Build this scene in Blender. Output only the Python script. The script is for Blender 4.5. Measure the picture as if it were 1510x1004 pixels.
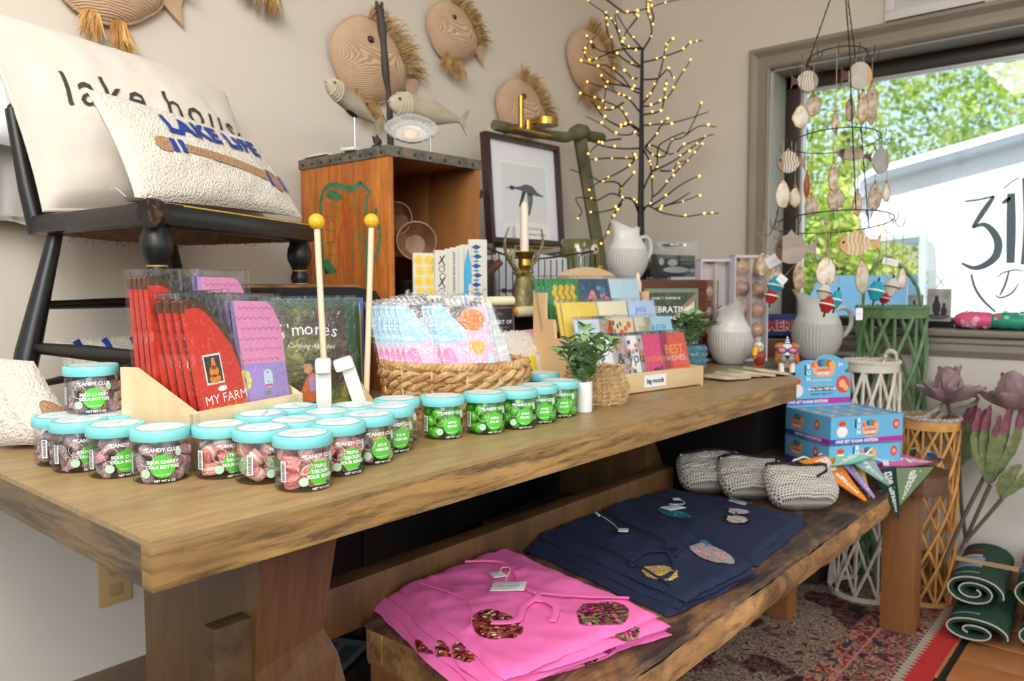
import bpy, bmesh, math, random
from math import sin, cos, pi, radians as rad, atan2, sqrt, hypot
from mathutils import Matrix, Vector, Euler, noise as mnoise
S = bpy.context.scene
COL = S.collection
for o in list(bpy.data.objects): bpy.data.objects.remove(o)

# ------------------------------------------------------------------ camera
CAMZ = 1.02
FPX = 1158.385
_yaw, _pit, _rol = rad(40.64867), rad(4.07007), rad(0.22738)
_F = Vector((cos(_yaw)*cos(_pit), sin(_yaw)*cos(_pit), -sin(_pit)))
_r0 = Vector((sin(_yaw), -cos(_yaw), 0)); _d0 = _F.cross(_r0)
_R = cos(_rol)*_r0 + sin(_rol)*_d0
_D = -sin(_rol)*_r0 + cos(_rol)*_d0
cam_data = bpy.data.cameras.new('camera'); cam = bpy.data.objects.new('camera', cam_data); COL.objects.link(cam)
cam_data.sensor_width = 36; cam_data.lens = 36*FPX/1510; cam_data.clip_start = .02; cam_data.clip_end = 200
cam_data.dof.use_dof = True; cam_data.dof.focus_distance = 1.2; cam_data.dof.aperture_fstop = 5.6
mw = Matrix.Identity(4)
for i in range(3):
    mw[i][0] = _R[i]; mw[i][1] = -_D[i]; mw[i][2] = -_F[i]
mw.translation = Vector((0, 0, CAMZ)); cam.matrix_world = mw
S.camera = cam

def at(ax, v, x, y):
    "world point where the sight line of photo point (x, y) meets the plane ax = v"
    d = _R*((x-755)/FPX) + _D*((y-502)/FPX) + _F
    i = 'xyz'.index(ax); k = (v-(0, 0, CAMZ)[i])/d[i]
    return Vector((0, 0, CAMZ)) + k*d

# ------------------------------------------------------------------ light
S.view_settings.view_transform = 'Standard'; S.view_settings.look = 'None'
S.view_settings.exposure = 0.0; S.view_settings.gamma = 1; S.view_settings.use_curve_mapping = False
W = bpy.data.worlds.new('world'); S.world = W; W.use_nodes = True
nt = W.node_tree; nt.nodes.clear()
sky = nt.nodes.new('ShaderNodeTexSky'); sky.sky_type = 'NISHITA'; sky.sun_elevation = rad(50); sky.sun_rotation = rad(200)
sky.sun_disc = False; sky.air_density = 1.2; sky.dust_density = 2.5
bg = nt.nodes.new('ShaderNodeBackground'); bg.inputs[1].default_value = 0.32
out = nt.nodes.new('ShaderNodeOutputWorld')
nt.links.new(sky.outputs[0], bg.inputs[0]); nt.links.new(bg.outputs[0], out.inputs[0])
def area(name, loc, target, size, power, color=(1, 1, 1), sy=None):
    l = bpy.data.lights.new(name, 'AREA'); l.energy = power; l.color = color; l.size = size
    if sy: l.shape = 'RECTANGLE'; l.size_y = sy
    o = bpy.data.objects.new(name, l); COL.objects.link(o); o.location = loc
    o.rotation_euler = (Vector(target)-Vector(loc)).to_track_quat('-Z', 'Y').to_euler(); return o
area('soft_light', (-0.35, 0.25, 2.35), (.85, 1.5, 1.0), .8, 27, (1, .97, .93))
area('rear_fill_light', (-1.0, -1.1, 2.3), (1.3, 1.2, .85), 1.3, 38, (1, .97, .94))  # fill lamp added behind the camera to brighten the scene
area('ceiling_fill_light', (1.2, -0.9, 2.66), (1.2, -0.5, 0), .9, 11, (1, .94, .86))  # unseen fill lamp added below the ceiling, no fixture modelled
area('ceiling_fill_light', (-0.5, 1.0, 2.66), (.3, 1.7, 1.2), .7, 15, (1, .95, .88))  # second added fill, aimed at the left wall
sun = bpy.data.lights.new('sun', 'SUN'); sun.energy = 7; sun.angle = rad(.6); sun.color = (1, .96, .88)
so = bpy.data.objects.new('sun', sun); COL.objects.link(so); so.rotation_euler = Vector((.55, -.35, -.9)).to_track_quat('-Z', 'Y').to_euler()

# ------------------------------------------------------------------ materials
MATS = {}
def lin(c):
    if isinstance(c, str):
        c = [int(c[i:i+2], 16)/255 for i in (0, 2, 4)]
    return tuple((v/12.92 if v <= .04045 else ((v+.055)/1.055)**2.4) for v in c[:3])
class NT:
    def __init__(s, name):
        s.m = bpy.data.materials.new(name); s.m.use_nodes = True; s.t = s.m.node_tree; s.t.nodes.clear()
        s.out = s.n('OutputMaterial')
    def n(s, k, **kw):
        x = s.t.nodes.new('ShaderNode'+k)
        for a, v in kw.items(): setattr(x, a, v)
        return x
    def l(s, a, b): s.t.links.new(a, b)
    def coords(s, scale=(1, 1, 1), kind='Object', rot=(0, 0, 0)):
        c = s.n('TexCoord'); m = s.n('Mapping'); s.l(c.outputs[kind], m.inputs[0])
        m.inputs['Scale'].default_value = scale; m.inputs['Rotation'].default_value = rot
        return m.outputs[0]
    def noise(s, vec, sc, det=4, rough=.55, dist=0):
        x = s.n('TexNoise'); s.l(vec, x.inputs['Vector']); x.inputs['Scale'].default_value = sc
        x.inputs['Detail'].default_value = det; x.inputs['Roughness'].default_value = rough; x.inputs['Distortion'].default_value = dist
        return x.outputs[0]
    def vor(s, vec, sc, feat='F1', out='Distance'):
        x = s.n('TexVoronoi', feature=feat); s.l(vec, x.inputs['Vector']); x.inputs['Scale'].default_value = sc
        return x.outputs[out]
    def wave(s, vec, sc, dist=2, ds=1, axis='X', prof='SIN', typ='BANDS'):
        x = s.n('TexWave', wave_type=typ, wave_profile=prof)
        if typ == 'BANDS': x.bands_direction = axis
        s.l(vec, x.inputs['Vector']); x.inputs['Scale'].default_value = sc
        x.inputs['Distortion'].default_value = dist; x.inputs['Detail'].default_value = 3; x.inputs['Detail Scale'].default_value = ds
        return x.outputs[1]
    def ramp(s, fac, stops, const=False):
        x = s.n('ValToRGB'); s.l(fac, x.inputs[0]); e = x.color_ramp.elements
        if const: x.color_ramp.interpolation = 'CONSTANT'
        while len(e) > 1: e.remove(e[-1])
        for i, (p, c) in enumerate(stops):
            q = e[0] if i == 0 else e.new(p)
            q.position = p; c = lin(c) if isinstance(c, (str, tuple)) and not isinstance(c, float) else (c,)*3
            q.color = (*c, 1)
        return x.outputs[0]
    def mix(s, fac, a, b, mode='MIX'):
        x = s.n('MixRGB', blend_type=mode)
        for i, v in ((0, fac), (1, a), (2, b)):
            if isinstance(v, (int, float)): x.inputs[i].default_value = v if i == 0 else (v, v, v, 1)
            elif isinstance(v, (str, tuple)): x.inputs[i].default_value = (*lin(v), 1)
            else: s.l(v, x.inputs[i])
        return x.outputs[0]
    def math(s, op, a, b=0):
        x = s.n('Math', operation=op)
        for i, v in ((0, a), (1, b)):
            if isinstance(v, (int, float)): x.inputs[i].default_value = v
            else: s.l(v, x.inputs[i])
        return x.outputs[0]
    def bsdf(s, col, rough=.6, metal=0, bump=None, bs=.3, bd=.002, **kw):
        p = s.n('BsdfPrincipled')
        for nm, v in [('Base Color', col), ('Roughness', rough), ('Metallic', metal)]+[(k.replace('_', ' '), v) for k, v in kw.items()]:
            if isinstance(v, (str, tuple)): p.inputs[nm].default_value = (*lin(v), 1)
            elif isinstance(v, (int, float)): p.inputs[nm].default_value = v
            else: s.l(v, p.inputs[nm])
        if bump is not None:
            b = s.n('Bump'); b.inputs['Strength'].default_value = bs; b.inputs['Distance'].default_value = bd
            s.l(bump, b.inputs['Height']); s.l(b.outputs[0], p.inputs['Normal'])
        s.l(p.outputs[0], s.out.inputs[0]); return s.m
def mat(col, rough=.6, metal=0, name=None, **kw):
    k = (str(col), rough, metal, str(kw))
    if k not in MATS: MATS[k] = NT(name or 'plain').bsdf(col if isinstance(col, (str, tuple)) else col, rough, metal, **kw)
    return MATS[k]
def speck(name, stops, sc=40, rough=.7, bs=.3, bd=.002, stretch=(1, 1, 1), det=5, bsc=None, **kw):
    if name in MATS: return MATS[name]
    t = NT(name); v = t.coords(stretch); n = t.noise(v, sc, det)
    b = n if bsc is None else t.noise(v, bsc, 3)
    MATS[name] = t.bsdf(t.ramp(n, stops), rough, 0, b, bs, bd, **kw); return MATS[name]
def thin_clear(name, tint=(1, 1, 1), gloss=.08, rough=.05, wr=0):
    "thin clear plastic or glass: lets light straight through, with a Fresnel sheen"
    if name in MATS: return MATS[name]
    t = NT(name); tr = t.n('BsdfTransparent'); tr.inputs[0].default_value = (*tint, 1)
    g = t.n('BsdfGlossy'); g.inputs['Roughness'].default_value = rough
    lw = t.n('LayerWeight'); lw.inputs[0].default_value = .25
    f = t.math('ADD', t.math('MULTIPLY', lw.outputs[0], .38), gloss)
    if wr:
        b = t.n('Bump'); b.inputs['Strength'].default_value = wr; b.inputs['Distance'].default_value = .01
        t.l(t.noise(t.coords(), 35, 2, .5, 1.5), b.inputs['Height']); t.l(b.outputs[0], g.inputs['Normal'])
    mx = t.n('MixShader'); t.l(f, mx.inputs[0]); t.l(tr.outputs[0], mx.inputs[1]); t.l(g.outputs[0], mx.inputs[2])
    t.l(mx.outputs[0], t.out.inputs[0]); MATS[name] = t.m; return t.m
def wood(name, dark, mid, light, axis='X', sc=6, rough=.5, streak=.5, bs=.25, wv=0, dk=None):
    if name in MATS: return MATS[name]
    t = NT(name); st = {'X': (.12, 1, 1), 'Y': (1, .12, 1), 'Z': (1, 1, .12)}[axis]
    v = t.coords(st)
    a = t.noise(v, sc, 4, .6, .6); b = t.noise(v, sc*14, 5, .65)
    c = t.ramp(a, [(.3, dark), (.5, mid), (.7, light)])
    g = t.ramp(b, [(.35, .0), (.62, 1.)])
    c2 = t.mix(streak, c, t.mix(g, dk or dark, c))
    if wv:
        w = t.wave(t.coords(), wv, 3.5, 1.2, {'X': 'Z', 'Y': 'Z', 'Z': 'X'}[axis])
        c2 = t.mix(.35, c2, t.mix(w, dark, light))
    MATS[name] = t.bsdf(c2, rough, 0, b, bs, .0012); return MATS[name]

# ------------------------------------------------------------------ mesh building
def T(x=0, y=0, z=0): return Matrix.Translation((x, y, z))
def RX(a): return Matrix.Rotation(rad(a), 4, 'X')
def RY(a): return Matrix.Rotation(rad(a), 4, 'Y')
def RZ(a): return Matrix.Rotation(rad(a), 4, 'Z')
def SC(x, y=None, z=None): return Matrix.Diagonal((x, x if y is None else y, x if z is None else z, 1))
class MB:
    def __init__(s, M=None): s.v = []; s.f = []; s.mi = []; s.k = 0; s.M = M or Matrix.Identity(4)
    def add(s, vs, fs, M=None):
        n = len(s.v); X = s.M @ M if M is not None else s.M
        s.v += [tuple(X @ Vector(p)) for p in vs]; s.f += [tuple(i+n for i in f) for f in fs]; s.mi += [s.k]*len(fs); return s
    def mat(s, k): s.k = k; return s
    def box(s, c, d, M=None, b=0):
        x, y, z = [q/2 for q in d]; cx, cy, cz = c
        if b <= 0:
            vs = [(cx+i*x, cy+j*y, cz+k*z) for i in (-1, 1) for j in (-1, 1) for k in (-1, 1)]
            return s.add(vs, [(0, 1, 3, 2), (4, 6, 7, 5), (0, 4, 5, 1), (2, 3, 7, 6), (0, 2, 6, 4), (1, 5, 7, 3)], M)
        bm = bmesh.new(); bmesh.ops.create_cube(bm, size=1)
        for v in bm.verts: v.co = Vector((cx+v.co.x*2*x, cy+v.co.y*2*y, cz+v.co.z*2*z))
        bmesh.ops.bevel(bm, geom=bm.edges[:], offset=min(b, x, y, z), segments=2, affect='EDGES', profile=.6)
        return s.bm(bm, M)
    def bm(s, bm, M=None):
        bm.verts.index_update()
        s.add([v.co[:] for v in bm.verts], [tuple(v.index for v in f.verts) for f in bm.faces], M); bm.free(); return s
    def tube(s, pts, r, n=8, cap=True, M=None, closed=False, flat=1):
        pts = [Vector(p) for p in pts]; N = len(pts)
        R = r if isinstance(r, (list, tuple)) else [r]*N
        vs = []; up = None
        for i in range(N):
            a = pts[(i-1) % N] if closed or i > 0 else pts[i]; b = pts[(i+1) % N] if closed or i < N-1 else pts[i]
            t = (b-a).normalized() if (b-a).length > 1e-9 else Vector((0, 0, 1))
            if up is None:
                up = Vector((0, 0, 1)) if abs(t.z) < .9 else Vector((1, 0, 0))
            x = (up - t*up.dot(t))
            x = x.normalized() if x.length > 1e-6 else t.orthogonal().normalized()
            up = x; y = t.cross(x)
            for k in range(n):
                q = 2*pi*k/n; vs.append(tuple(pts[i]+R[i]*(cos(q)*x*flat+sin(q)*y)))
        fs = []
        for i in range(N if closed else N-1):
            j = (i+1) % N
            for k in range(n): fs.append((i*n+k, i*n+(k+1) % n, j*n+(k+1) % n, j*n+k))
        if cap and not closed:
            fs.append(tuple(range(n))[::-1]); fs.append(tuple((N-1)*n+k for k in range(n)))
        return s.add(vs, fs, M)
    def lathe(s, prof, n=32, M=None, fn=None):
        "prof: list of (r, z); open ends at r=0 get closed"
        vs = []; fs = []; N = len(prof)
        for i, (r, z) in enumerate(prof):
            for k in range(n):
                a = 2*pi*k/n; p = (r*cos(a), r*sin(a), z); vs.append(fn(p, i, a) if fn else p)
        for i in range(N-1):
            for k in range(n): fs.append((i*n+k, i*n+(k+1) % n, (i+1)*n+(k+1) % n, (i+1)*n+k))
        fs.append(tuple(range(n))[::-1]); fs.append(tuple((N-1)*n+k for k in range(n)))
        return s.add(vs, fs, M)
    def prism(s, poly, t, M=None):
        "2D polygon in XY extruded along Z from 0 to t"
        n = len(poly); vs = [(x, y, 0) for x, y in poly]+[(x, y, t) for x, y in poly]
        fs = [tuple(range(n))[::-1], tuple(range(n, 2*n))]+[(i, (i+1) % n, n+(i+1) % n, n+i) for i in range(n)]
        return s.add(vs, fs, M)
    def sphere(s, c, r, nu=16, nv=10, M=None):
        if isinstance(r, (int, float)): r = (r, r, r)
        vs = [(c[0], c[1], c[2]-r[2])]; fs = []
        for j in range(1, nv):
            b = -pi/2+pi*j/nv
            for i in range(nu):
                a = 2*pi*i/nu; vs.append((c[0]+r[0]*cos(b)*cos(a), c[1]+r[1]*cos(b)*sin(a), c[2]+r[2]*sin(b)))
        vs.append((c[0], c[1], c[2]+r[2])); L = len(vs)-1
        for i in range(nu): fs.append((0, 1+(i+1) % nu, 1+i)); fs.append((L, L-nu+i, L-nu+(i+1) % nu))
        for j in range(nv-2):
            for i in range(nu): fs.append((1+j*nu+i, 1+j*nu+(i+1) % nu, 1+(j+1)*nu+(i+1) % nu, 1+(j+1)*nu+i))
        return s.add(vs, fs, M)
    def grid(s, fn, nu, nv, M=None, wrap=False):
        vs = [tuple(fn(i/nu, j/nv)) for j in range(nv+1) for i in range(nu if wrap else nu+1)]; w = nu if wrap else nu+1
        fs = [(j*w+i, j*w+(i+1) % w, (j+1)*w+(i+1) % w, (j+1)*w+i) for j in range(nv) for i in range(nu)]
        return s.add(vs, fs, M)
    def mapv(s, fn): s.v = [tuple(fn(Vector(p))) for p in s.v]; return s
    def mesh(s, name, mats, smooth=True, ang=40):
        me = bpy.data.meshes.new(name); me.from_pydata(s.v, [], s.f)
        if not isinstance(mats, (list, tuple)): mats = [mats]
        for m in mats: me.materials.append(m)
        if len(mats) > 1: me.polygons.foreach_set('material_index', s.mi)
        me.update()
        if smooth:
            me.polygons.foreach_set('use_smooth', [True]*len(me.polygons))
            try: me.set_sharp_from_angle(angle=rad(ang))
            except Exception: pass
        return me
    def build(s, name, mats, parent=None, smooth=True, ang=40, sub=0, fix=True, **tg):
        me = s.mesh(name, mats, smooth, ang)
        if fix:
            bm = bmesh.new(); bm.from_mesh(me); bmesh.ops.recalc_face_normals(bm, faces=bm.faces[:]); bm.to_mesh(me); bm.free()
        o = bpy.data.objects.new(name, me); COL.objects.link(o)
        if parent: o.parent = parent
        if sub:
            md = o.modifiers.new('sub', 'SUBSURF'); md.levels = md.render_levels = sub
        tag(o, **tg); return o
def tag(o, label=None, cat=None, group=None, kind=None):
    if label: o['label'] = label
    if cat: o['category'] = cat
    if group: o['group'] = group
    if kind: o['kind'] = kind
    return o
def root(name, loc, rz=0, label=None, cat=None, group=None, rot=None):
    o = bpy.data.objects.new(name, None); COL.objects.link(o); o.location = loc
    o.rotation_euler = rot if rot is not None else (0, 0, rad(rz)); o.empty_display_size = .02
    return tag(o, label, cat, group)
KIDS = {}
def kids(o): return [c for c in bpy.data.objects if c.parent == o]
def copy_tree(o, loc=None, rz=None, parent=None, label=None, ks=None):
    c = o.copy(); COL.objects.link(c)
    if parent: c.parent = parent
    if loc is not None: c.location = loc
    if rz is not None: c.rotation_euler = (0, 0, rad(rz))
    if label: c['label'] = label
    for ch in kids(o): copy_tree(ch, parent=c)
    return c
TXT = {}
def text_mesh(s, size=.01, off=0, shear=0, ex=0, space=1, align='CENTER', lsp=1):
    k = (s, round(size, 6), off, shear, ex, space, align, lsp)
    if k in TXT: return TXT[k]
    cu = bpy.data.curves.new('t', 'FONT'); cu.body = s; cu.size = size; cu.offset = off*size; cu.shear = shear; cu.extrude = ex
    cu.space_character = space; cu.align_x = align; cu.align_y = 'CENTER'; cu.resolution_u = 2; cu.space_line = lsp
    o = bpy.data.objects.new('t', cu); COL.objects.link(o)
    dg = bpy.context.evaluated_depsgraph_get(); me = bpy.data.meshes.new_from_object(o.evaluated_get(dg))
    bpy.data.objects.remove(o); v = [p.co[:] for p in me.vertices]; f = [tuple(p.vertices) for p in me.polygons]
    bpy.data.meshes.remove(me); TXT[k] = (v, f); return TXT[k]
def mtext(mb, s, M=None, **kw):
    v, f = text_mesh(s, **kw); mb.add(v, f, M); return mb
def disc(mb, x, y, r, z=0, n=24, M=None, ry=None, a0=0, a1=2*pi, ring=0):
    ry = ry or r
    if ring:
        vs = [(x+q*cos(2*pi*i/n), y+q*(ry/r)*sin(2*pi*i/n), z) for q in (r-ring, r) for i in range(n)]
        return mb.add(vs, [(i, (i+1) % n, n+(i+1) % n, n+i) for i in range(n)], M)
    return mb.add([(x+r*cos(a0+(a1-a0)*i/n), y+ry*sin(a0+(a1-a0)*i/n), z) for i in range(n)], [tuple(range(n))], M)
def poly(mb, pts, z=0, M=None): return mb.add([(x, y, z) for x, y in pts], [tuple(range(len(pts)))], M)
def rrect(w, h, r, n=4, cx=0, cy=0):
    out = []
    for qx, qy, a in ((1, 1, 0), (-1, 1, 90), (-1, -1, 180), (1, -1, 270)):
        for i in range(n+1):
            t = rad(a+90*i/n); out.append((cx+qx*(w/2-r)+r*cos(t), cy+qy*(h/2-r)+r*sin(t)))
    return out
def frame(o, xdir, ydir=None, up=(0, 0, 1)):
    "matrix with local X along xdir, local Y as near as possible to up, local Z outward"
    x = Vector(xdir).normalized(); u = Vector(up) if ydir is None else Vector(ydir)
    z = x.cross(u).normalized(); y = z.cross(x)
    m = Matrix.Identity(4)
    for i in range(3): m[i][0] = x[i]; m[i][1] = y[i]; m[i][2] = z[i]
    m.translation = Vector(o); return m
def lerp(a, b, t): return a+(b-a)*t
def fbm(x, y, z, o=3): return mnoise.fractal((x, y, z), 1, 2, o)
TT = .76      # table top height
BT = .43      # bench top height
YW = 1.90     # left wall
XW = 2.95     # window wall
# ================================================================== SETTING
t = NT('wall_paint'); v = t.coords()
WALL = t.bsdf(t.mix(.5, 'd3cabe', t.ramp(t.noise(v, 2, 2), [(.3, 'd0c7bb'), (.7, 'd5cdc2')])), .75, 0, t.noise(v, 160, 3), .08, .001)
TRIM = speck('trim_paint', [(.3, '857b6c'), (.7, '8d8374')], 6, .38, .05)
BBM = speck('baseboard_paint', [(.3, '6d5a49'), (.7, '77644f')], 8, .4, .05)
def struct(name, mb, m, parent=None, **k):
    o = mb.build(name, m, parent, **k)
    if not parent: o['kind'] = 'structure'
    return o
CEIL = 2.7
struct('wall_left', MB().box(((XW-2.5)/2+.1, YW+.05, CEIL/2), (XW+2.7, .1, CEIL)), WALL)
struct('ceiling', MB().box((.2, -.3, CEIL+.05), (XW+2.9, 4.6, .1)), mat('e6e2da', .8))
# window wall with an opening
WY0, WY1, WZ0, WZ1 = -.62, 1.235, .865, 1.83
mb = MB()
mb.box((XW+.11, (WY1+YW)/2, CEIL/2), (.22, YW-WY1, CEIL)); mb.box((XW+.11, (WY0-2.6)/2, CEIL/2), (.22, WY0+2.6, CEIL))
mb.box((XW+.11, (WY0+WY1)/2, WZ0/2), (.22, WY1-WY0, WZ0)); mb.box((XW+.11, (WY0+WY1)/2, (WZ1+CEIL)/2), (.22, WY1-WY0, CEIL-WZ1))
struct('wall_right', mb, WALL)
# casing: moulded picture frame around the opening
def casing_prof():   # (outward distance from opening edge, projection from wall)
    return [(0, .0), (0, .012), (.006, .016), (.012, .012), (.03, .014), (.045, .013), (.056, .02), (.064, .026), (.076, .026), (.080, .018), (.080, 0)]
win = root('window_1', (XW, (WY0+WY1)/2, (WZ0+WZ1)/2)); win['kind'] = 'structure'
def casing(name, corners, nrm_in, wide=1.0):
    # corners: inner rectangle corners in (y, z); mitred sweep
    mb = MB(); pr = casing_prof(); n = len(pr)
    cy, cz = 0, 0
    vs = []
    for (y, z, sy, sz) in corners:
        for d, p in pr: vs.append((-p, y+sy*d*wide, z+sz*d*wide))
    m = len(corners); fs = []
    for i in range(m-1):
        for k in range(n-1): fs.append((i*n+k, i*n+k+1, (i+1)*n+k+1, (i+1)*n+k))
    return mb.add(vs, fs)
hy, hz = (WY1-WY0)/2, (WZ1-WZ0)/2
casing('c', [(hy, -hz, 1, 0), (hy, hz, 1, 1), (-hy, hz, -1, 1), (-hy, -hz, -1, 0)], 0).build('window_casing', TRIM, win, ang=25)
mb = MB(); mb.box((-.012, 0, -hz-.011), (.05, 2*hy+.16, .022), b=.008)
pr = [(0, .012), (-.006, .012), (-.01, .018), (-.022, .02), (-.03, .014), (-.05, .017), (-.062, .012), (-.07, .009), (-.07, 0)]
mb.grid(lambda u, v: (-pr[round(v*8)][1], lerp(-hy-.08, hy+.08, u), -hz-.02+pr[round(v*8)][0]), 1, 8)
mb.build('window_apron', TRIM, win, ang=25)
t = NT('window_stone'); mb = MB(); mb.box((.105, 0, -hz-.004), (.19, 2*hy, .01)); mb.build('window_sill', t.bsdf('3a3a40', .12), win)
DK = mat('2c241d', .35, name='dark_sash'); ALU = mat('b9bcb8', .35, .6, name='alu')
mb = MB(); mb.box((.11, hy-.004, 0), (.2, .008, 2*hz)); mb.box((.11, -hy+.004, 0), (.2, .008, 2*hz)); mb.box((.11, 0, hz-.004), (.2, 2*hy, .008)); mb.build('window_jamb', mat('a8a89e', .45), win)
mb = MB()
for (y0, y1, z0, z1) in ((-hy, hy, hz-.06, hz-.008), (-hy, hy, -hz, -hz+.026), (hy-.065, hy-.008, -hz, hz), (-hy+.008, -hy+.065, -hz, hz)):
    mb.box((.165, (y0+y1)/2, (z0+z1)/2), (.07, y1-y0, z1-z0), b=.004)
mb.build('window_frame', DK, win)
mb = MB(); y0, y1, z0, z1 = -hy+.065, hy-.065, -hz+.026, hz-.06
for a, b, c, d in ((y0, y1, z1-.012, z1), (y0, y1, z0, z0+.008), (y1-.014, y1, z0, z1), (y0, y0+.014, z0, z1)):
    mb.box((.155, (a+b)/2, (c+d)/2), (.03, b-a, d-c), b=.002)
mb.build('window_bead', ALU, win)
mb = MB(); mb.box((.163, 0, (z0+z1)/2), (.006, y1-y0, z1-z0)); mb.build('window_pane', thin_clear('window_glass', (.97, .99, .98), .03, .01), win)
GX = XW+.159
# lettering on the glass (seen from inside)
def onglass(px, py): p = at('x', GX, px, py); return p
DEC = mat('5c7078', .5, name='decal')
def thick_line(mb, P, ws):
    "flat stroke in the YZ plane of the glass"
    n = len(P); vs = []
    for i in range(n):
        a = P[max(i-1, 0)]; b = P[min(i+1, n-1)]; t = (b-a).normalized(); q = Vector((0, -t.z, t.y))*ws[i]/2
        vs += [tuple(P[i]+q), tuple(P[i]-q)]
    mb.add([tuple(Vector(q)-win.location) for q in vs], [(2*i, 2*i+1, 2*i+3, 2*i+2) for i in range(n-1)])
def spl(pts, n=6):
    "Catmull-Rom through the points"
    P = [Vector(p) for p in pts]; o = []
    for i in range(len(P)-1):
        a = P[max(i-1, 0)]; b = P[i]; c = P[i+1]; d = P[min(i+2, len(P)-1)]
        for k in range(n):
            t = k/n; o.append(.5*((2*b)+(-a+c)*t+(2*a-5*b+4*c-d)*t*t+(-a+3*b-3*c+d)*t**3))
    o.append(P[-1]); return o
mb = MB(); PXM = 2.66/FPX
def stroke(pts, w0, w1=None, n=6):
    P = spl([onglass(*p) for p in pts], n); w1 = w0 if w1 is None else w1
    thick_line(mb, P, [PXM*(w0+(w1-w0)*sin(pi*i/(len(P)-1))) for i in range(len(P))])
stroke([(1423, 297), (1445, 294), (1466, 289)], 3); stroke([(1466, 289), (1450, 312), (1434, 336)], 4, 8)
stroke([(1434, 336), (1450, 331), (1463, 340), (1472, 358), (1468, 378), (1452, 391), (1435, 395), (1418, 388)], 3, 11)
stroke([(1478, 300), (1490, 291)], 3, 6); stroke([(1491, 285), (1491, 340), (1490, 388)], 10, 12)
stroke([(1480, 278), (1492, 268), (1503, 262)], 2); stroke([(1510, 262), (1512, 330), (1508, 390)], 5)
stroke([(1432, 404), (1438, 425), (1450, 443), (1468, 460)], 3, 4)
stroke([(1468, 435), (1476, 439), (1492, 432), (1502, 418)], 1.5, 3); stroke([(1470, 409), (1480, 402), (1496, 398), (1510, 400)], 1.5, 2.5)
stroke([(1488, 400), (1482, 420), (1474, 436)], 2, 3.5)
mb.build('window_lettering', DEC, win, smooth=False, fix=False)
# baseboards
mb = MB(); mb.box(((XW-2.4)/2, YW-.008, .06), (XW+2.4, .016, .12), b=.004); struct('baseboard_left', mb, BBM)
mb = MB(); mb.box((XW-.008, -.5, .05), (.016, 4.7, .1), b=.004); struct('baseboard_right', mb, speck('bb2', [(.3, '9a7a55'), (.7, 'a5845d')], 8, .5, .05))
# outlet on the left wall
p = at('y', YW, 168, 853)
o = root('wall_outlet', (p.x, YW, p.z), 0, 'small beige outlet plate on the wall below the table corner', 'outlet')
mb = MB(); mb.box((0, -.004, 0), (.075, .008, .12), b=.003); mb.build('cover_plate', mat('c9a878', .4), o)
mb = MB(); 
for dz in (-.025, .025): mb.box((0, -.009, dz), (.03, .004, .028), b=.002)
mb.build('socket', mat('b8925f', .4), o)
# floor: mortar bed plus single quarry tiles
t = NT('grout'); fl = struct('floor', MB().box((.6, -.35, -.012), (5.1, 4.5, .02)), t.bsdf('17130f', .85))
t = NT('quarry_tile'); v = t.coords((1, 1, 1)); oi = t.n('ObjectInfo')
TILE = t.bsdf(t.mix(t.math('MULTIPLY', oi.outputs['Random'], .55), t.ramp(t.noise(v, 9, 4), [(.3, 'a8653a'), (.55, 'b87645'), (.75, 'b98a5c')]), '9a6a44'), .42, 0, t.noise(v, 60, 4), .12, .001)
def tile_mesh(nm):
    mb = MB(); mb.box((0, 0, 0), (.1395, .283, .014), b=.003); return mb.mesh(nm, TILE)
tm = tile_mesh('tile')
nt_ = 0
for i in range(-2, 5):
    for j in range(-4, 2):
        x = 2.352+.146*(i+.5); y = .449-.02-.1415+.303*j+.142*0
        if x > XW-.01 or (x < 2.2): continue
        if y+.142 > .9 : continue
        q = bpy.data.objects.new('tile', tm); COL.objects.link(q); q.parent = fl; q.location = (x, y-0.0, -.0035+.0006*((i*7+j*3) % 3)); nt_ += 1
# outside: ground
struct('ground', MB().box((12, 0, -.32), (17.5, 30, .1)), speck('asphalt', [(.3, '8b8a86'), (.7, 'b5b3ad')], 12, .9))
# ================================================================== TABLE AND BENCH
t = NT('oak_top'); v = t.coords((.16, 1, 1))
a = t.noise(v, 7, 4, .6, .8); b = t.noise(v, 90, 5, .7)
c = t.ramp(a, [(.25, '8f7148'), (.5, 'a38456'), (.75, 'b39566')])
OAKT = t.bsdf(t.mix(.35, c, t.ramp(b, [(.35, '6f5534'), (.6, 'b69a6c')])), .42, 0, b, .12, .001)
t = NT('oak_edge'); v = t.coords((.10, .10, 1)); vv = t.coords((.35, .35, 1.4))
a = t.noise(vv, 9, 3, .5, 1.2); b = t.noise(v, 85, 6, .75, .3)
w = t.wave(vv, 9, 9, 1.4, 'Z')
c = t.ramp(a, [(.3, '7d5c33'), (.5, 'a9824c'), (.72, 'bf9659')])
c = t.mix(t.ramp(w, [(.05, .35), (.35, .0)]), c, '5a4026')
OAKE = t.bsdf(t.mix(t.ramp(b, [(.36, .75), (.52, .0)]), c, '40301f'), .5, 0, b, .5, .002)
t = NT('oak_end'); v = t.coords((.1, .10, 1)); b = t.noise(v, 75, 6, .75, .4); a = t.noise(t.coords((.4, .4, 1.5)), 8, 3)
OAKN = t.bsdf(t.mix(t.ramp(b, [(.38, .8), (.6, .0)]), t.ramp(a, [(.3, '6b5a44'), (.7, '8d7350')]), '3d342c'), .55, 0, b, .6, .002)
OAKL = wood('oak_leg', '4d3319', '684826', '7a562e', 'Z', 7, .5, .6)
TX0, TX1, TY0, TY1 = .354, 2.34, .79, 1.82
OUT = [(TX0, TY0), (2.10, TY0), (2.295, .885), (TX1, .915), (TX1, TY1), (TX0, TY1)]
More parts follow.
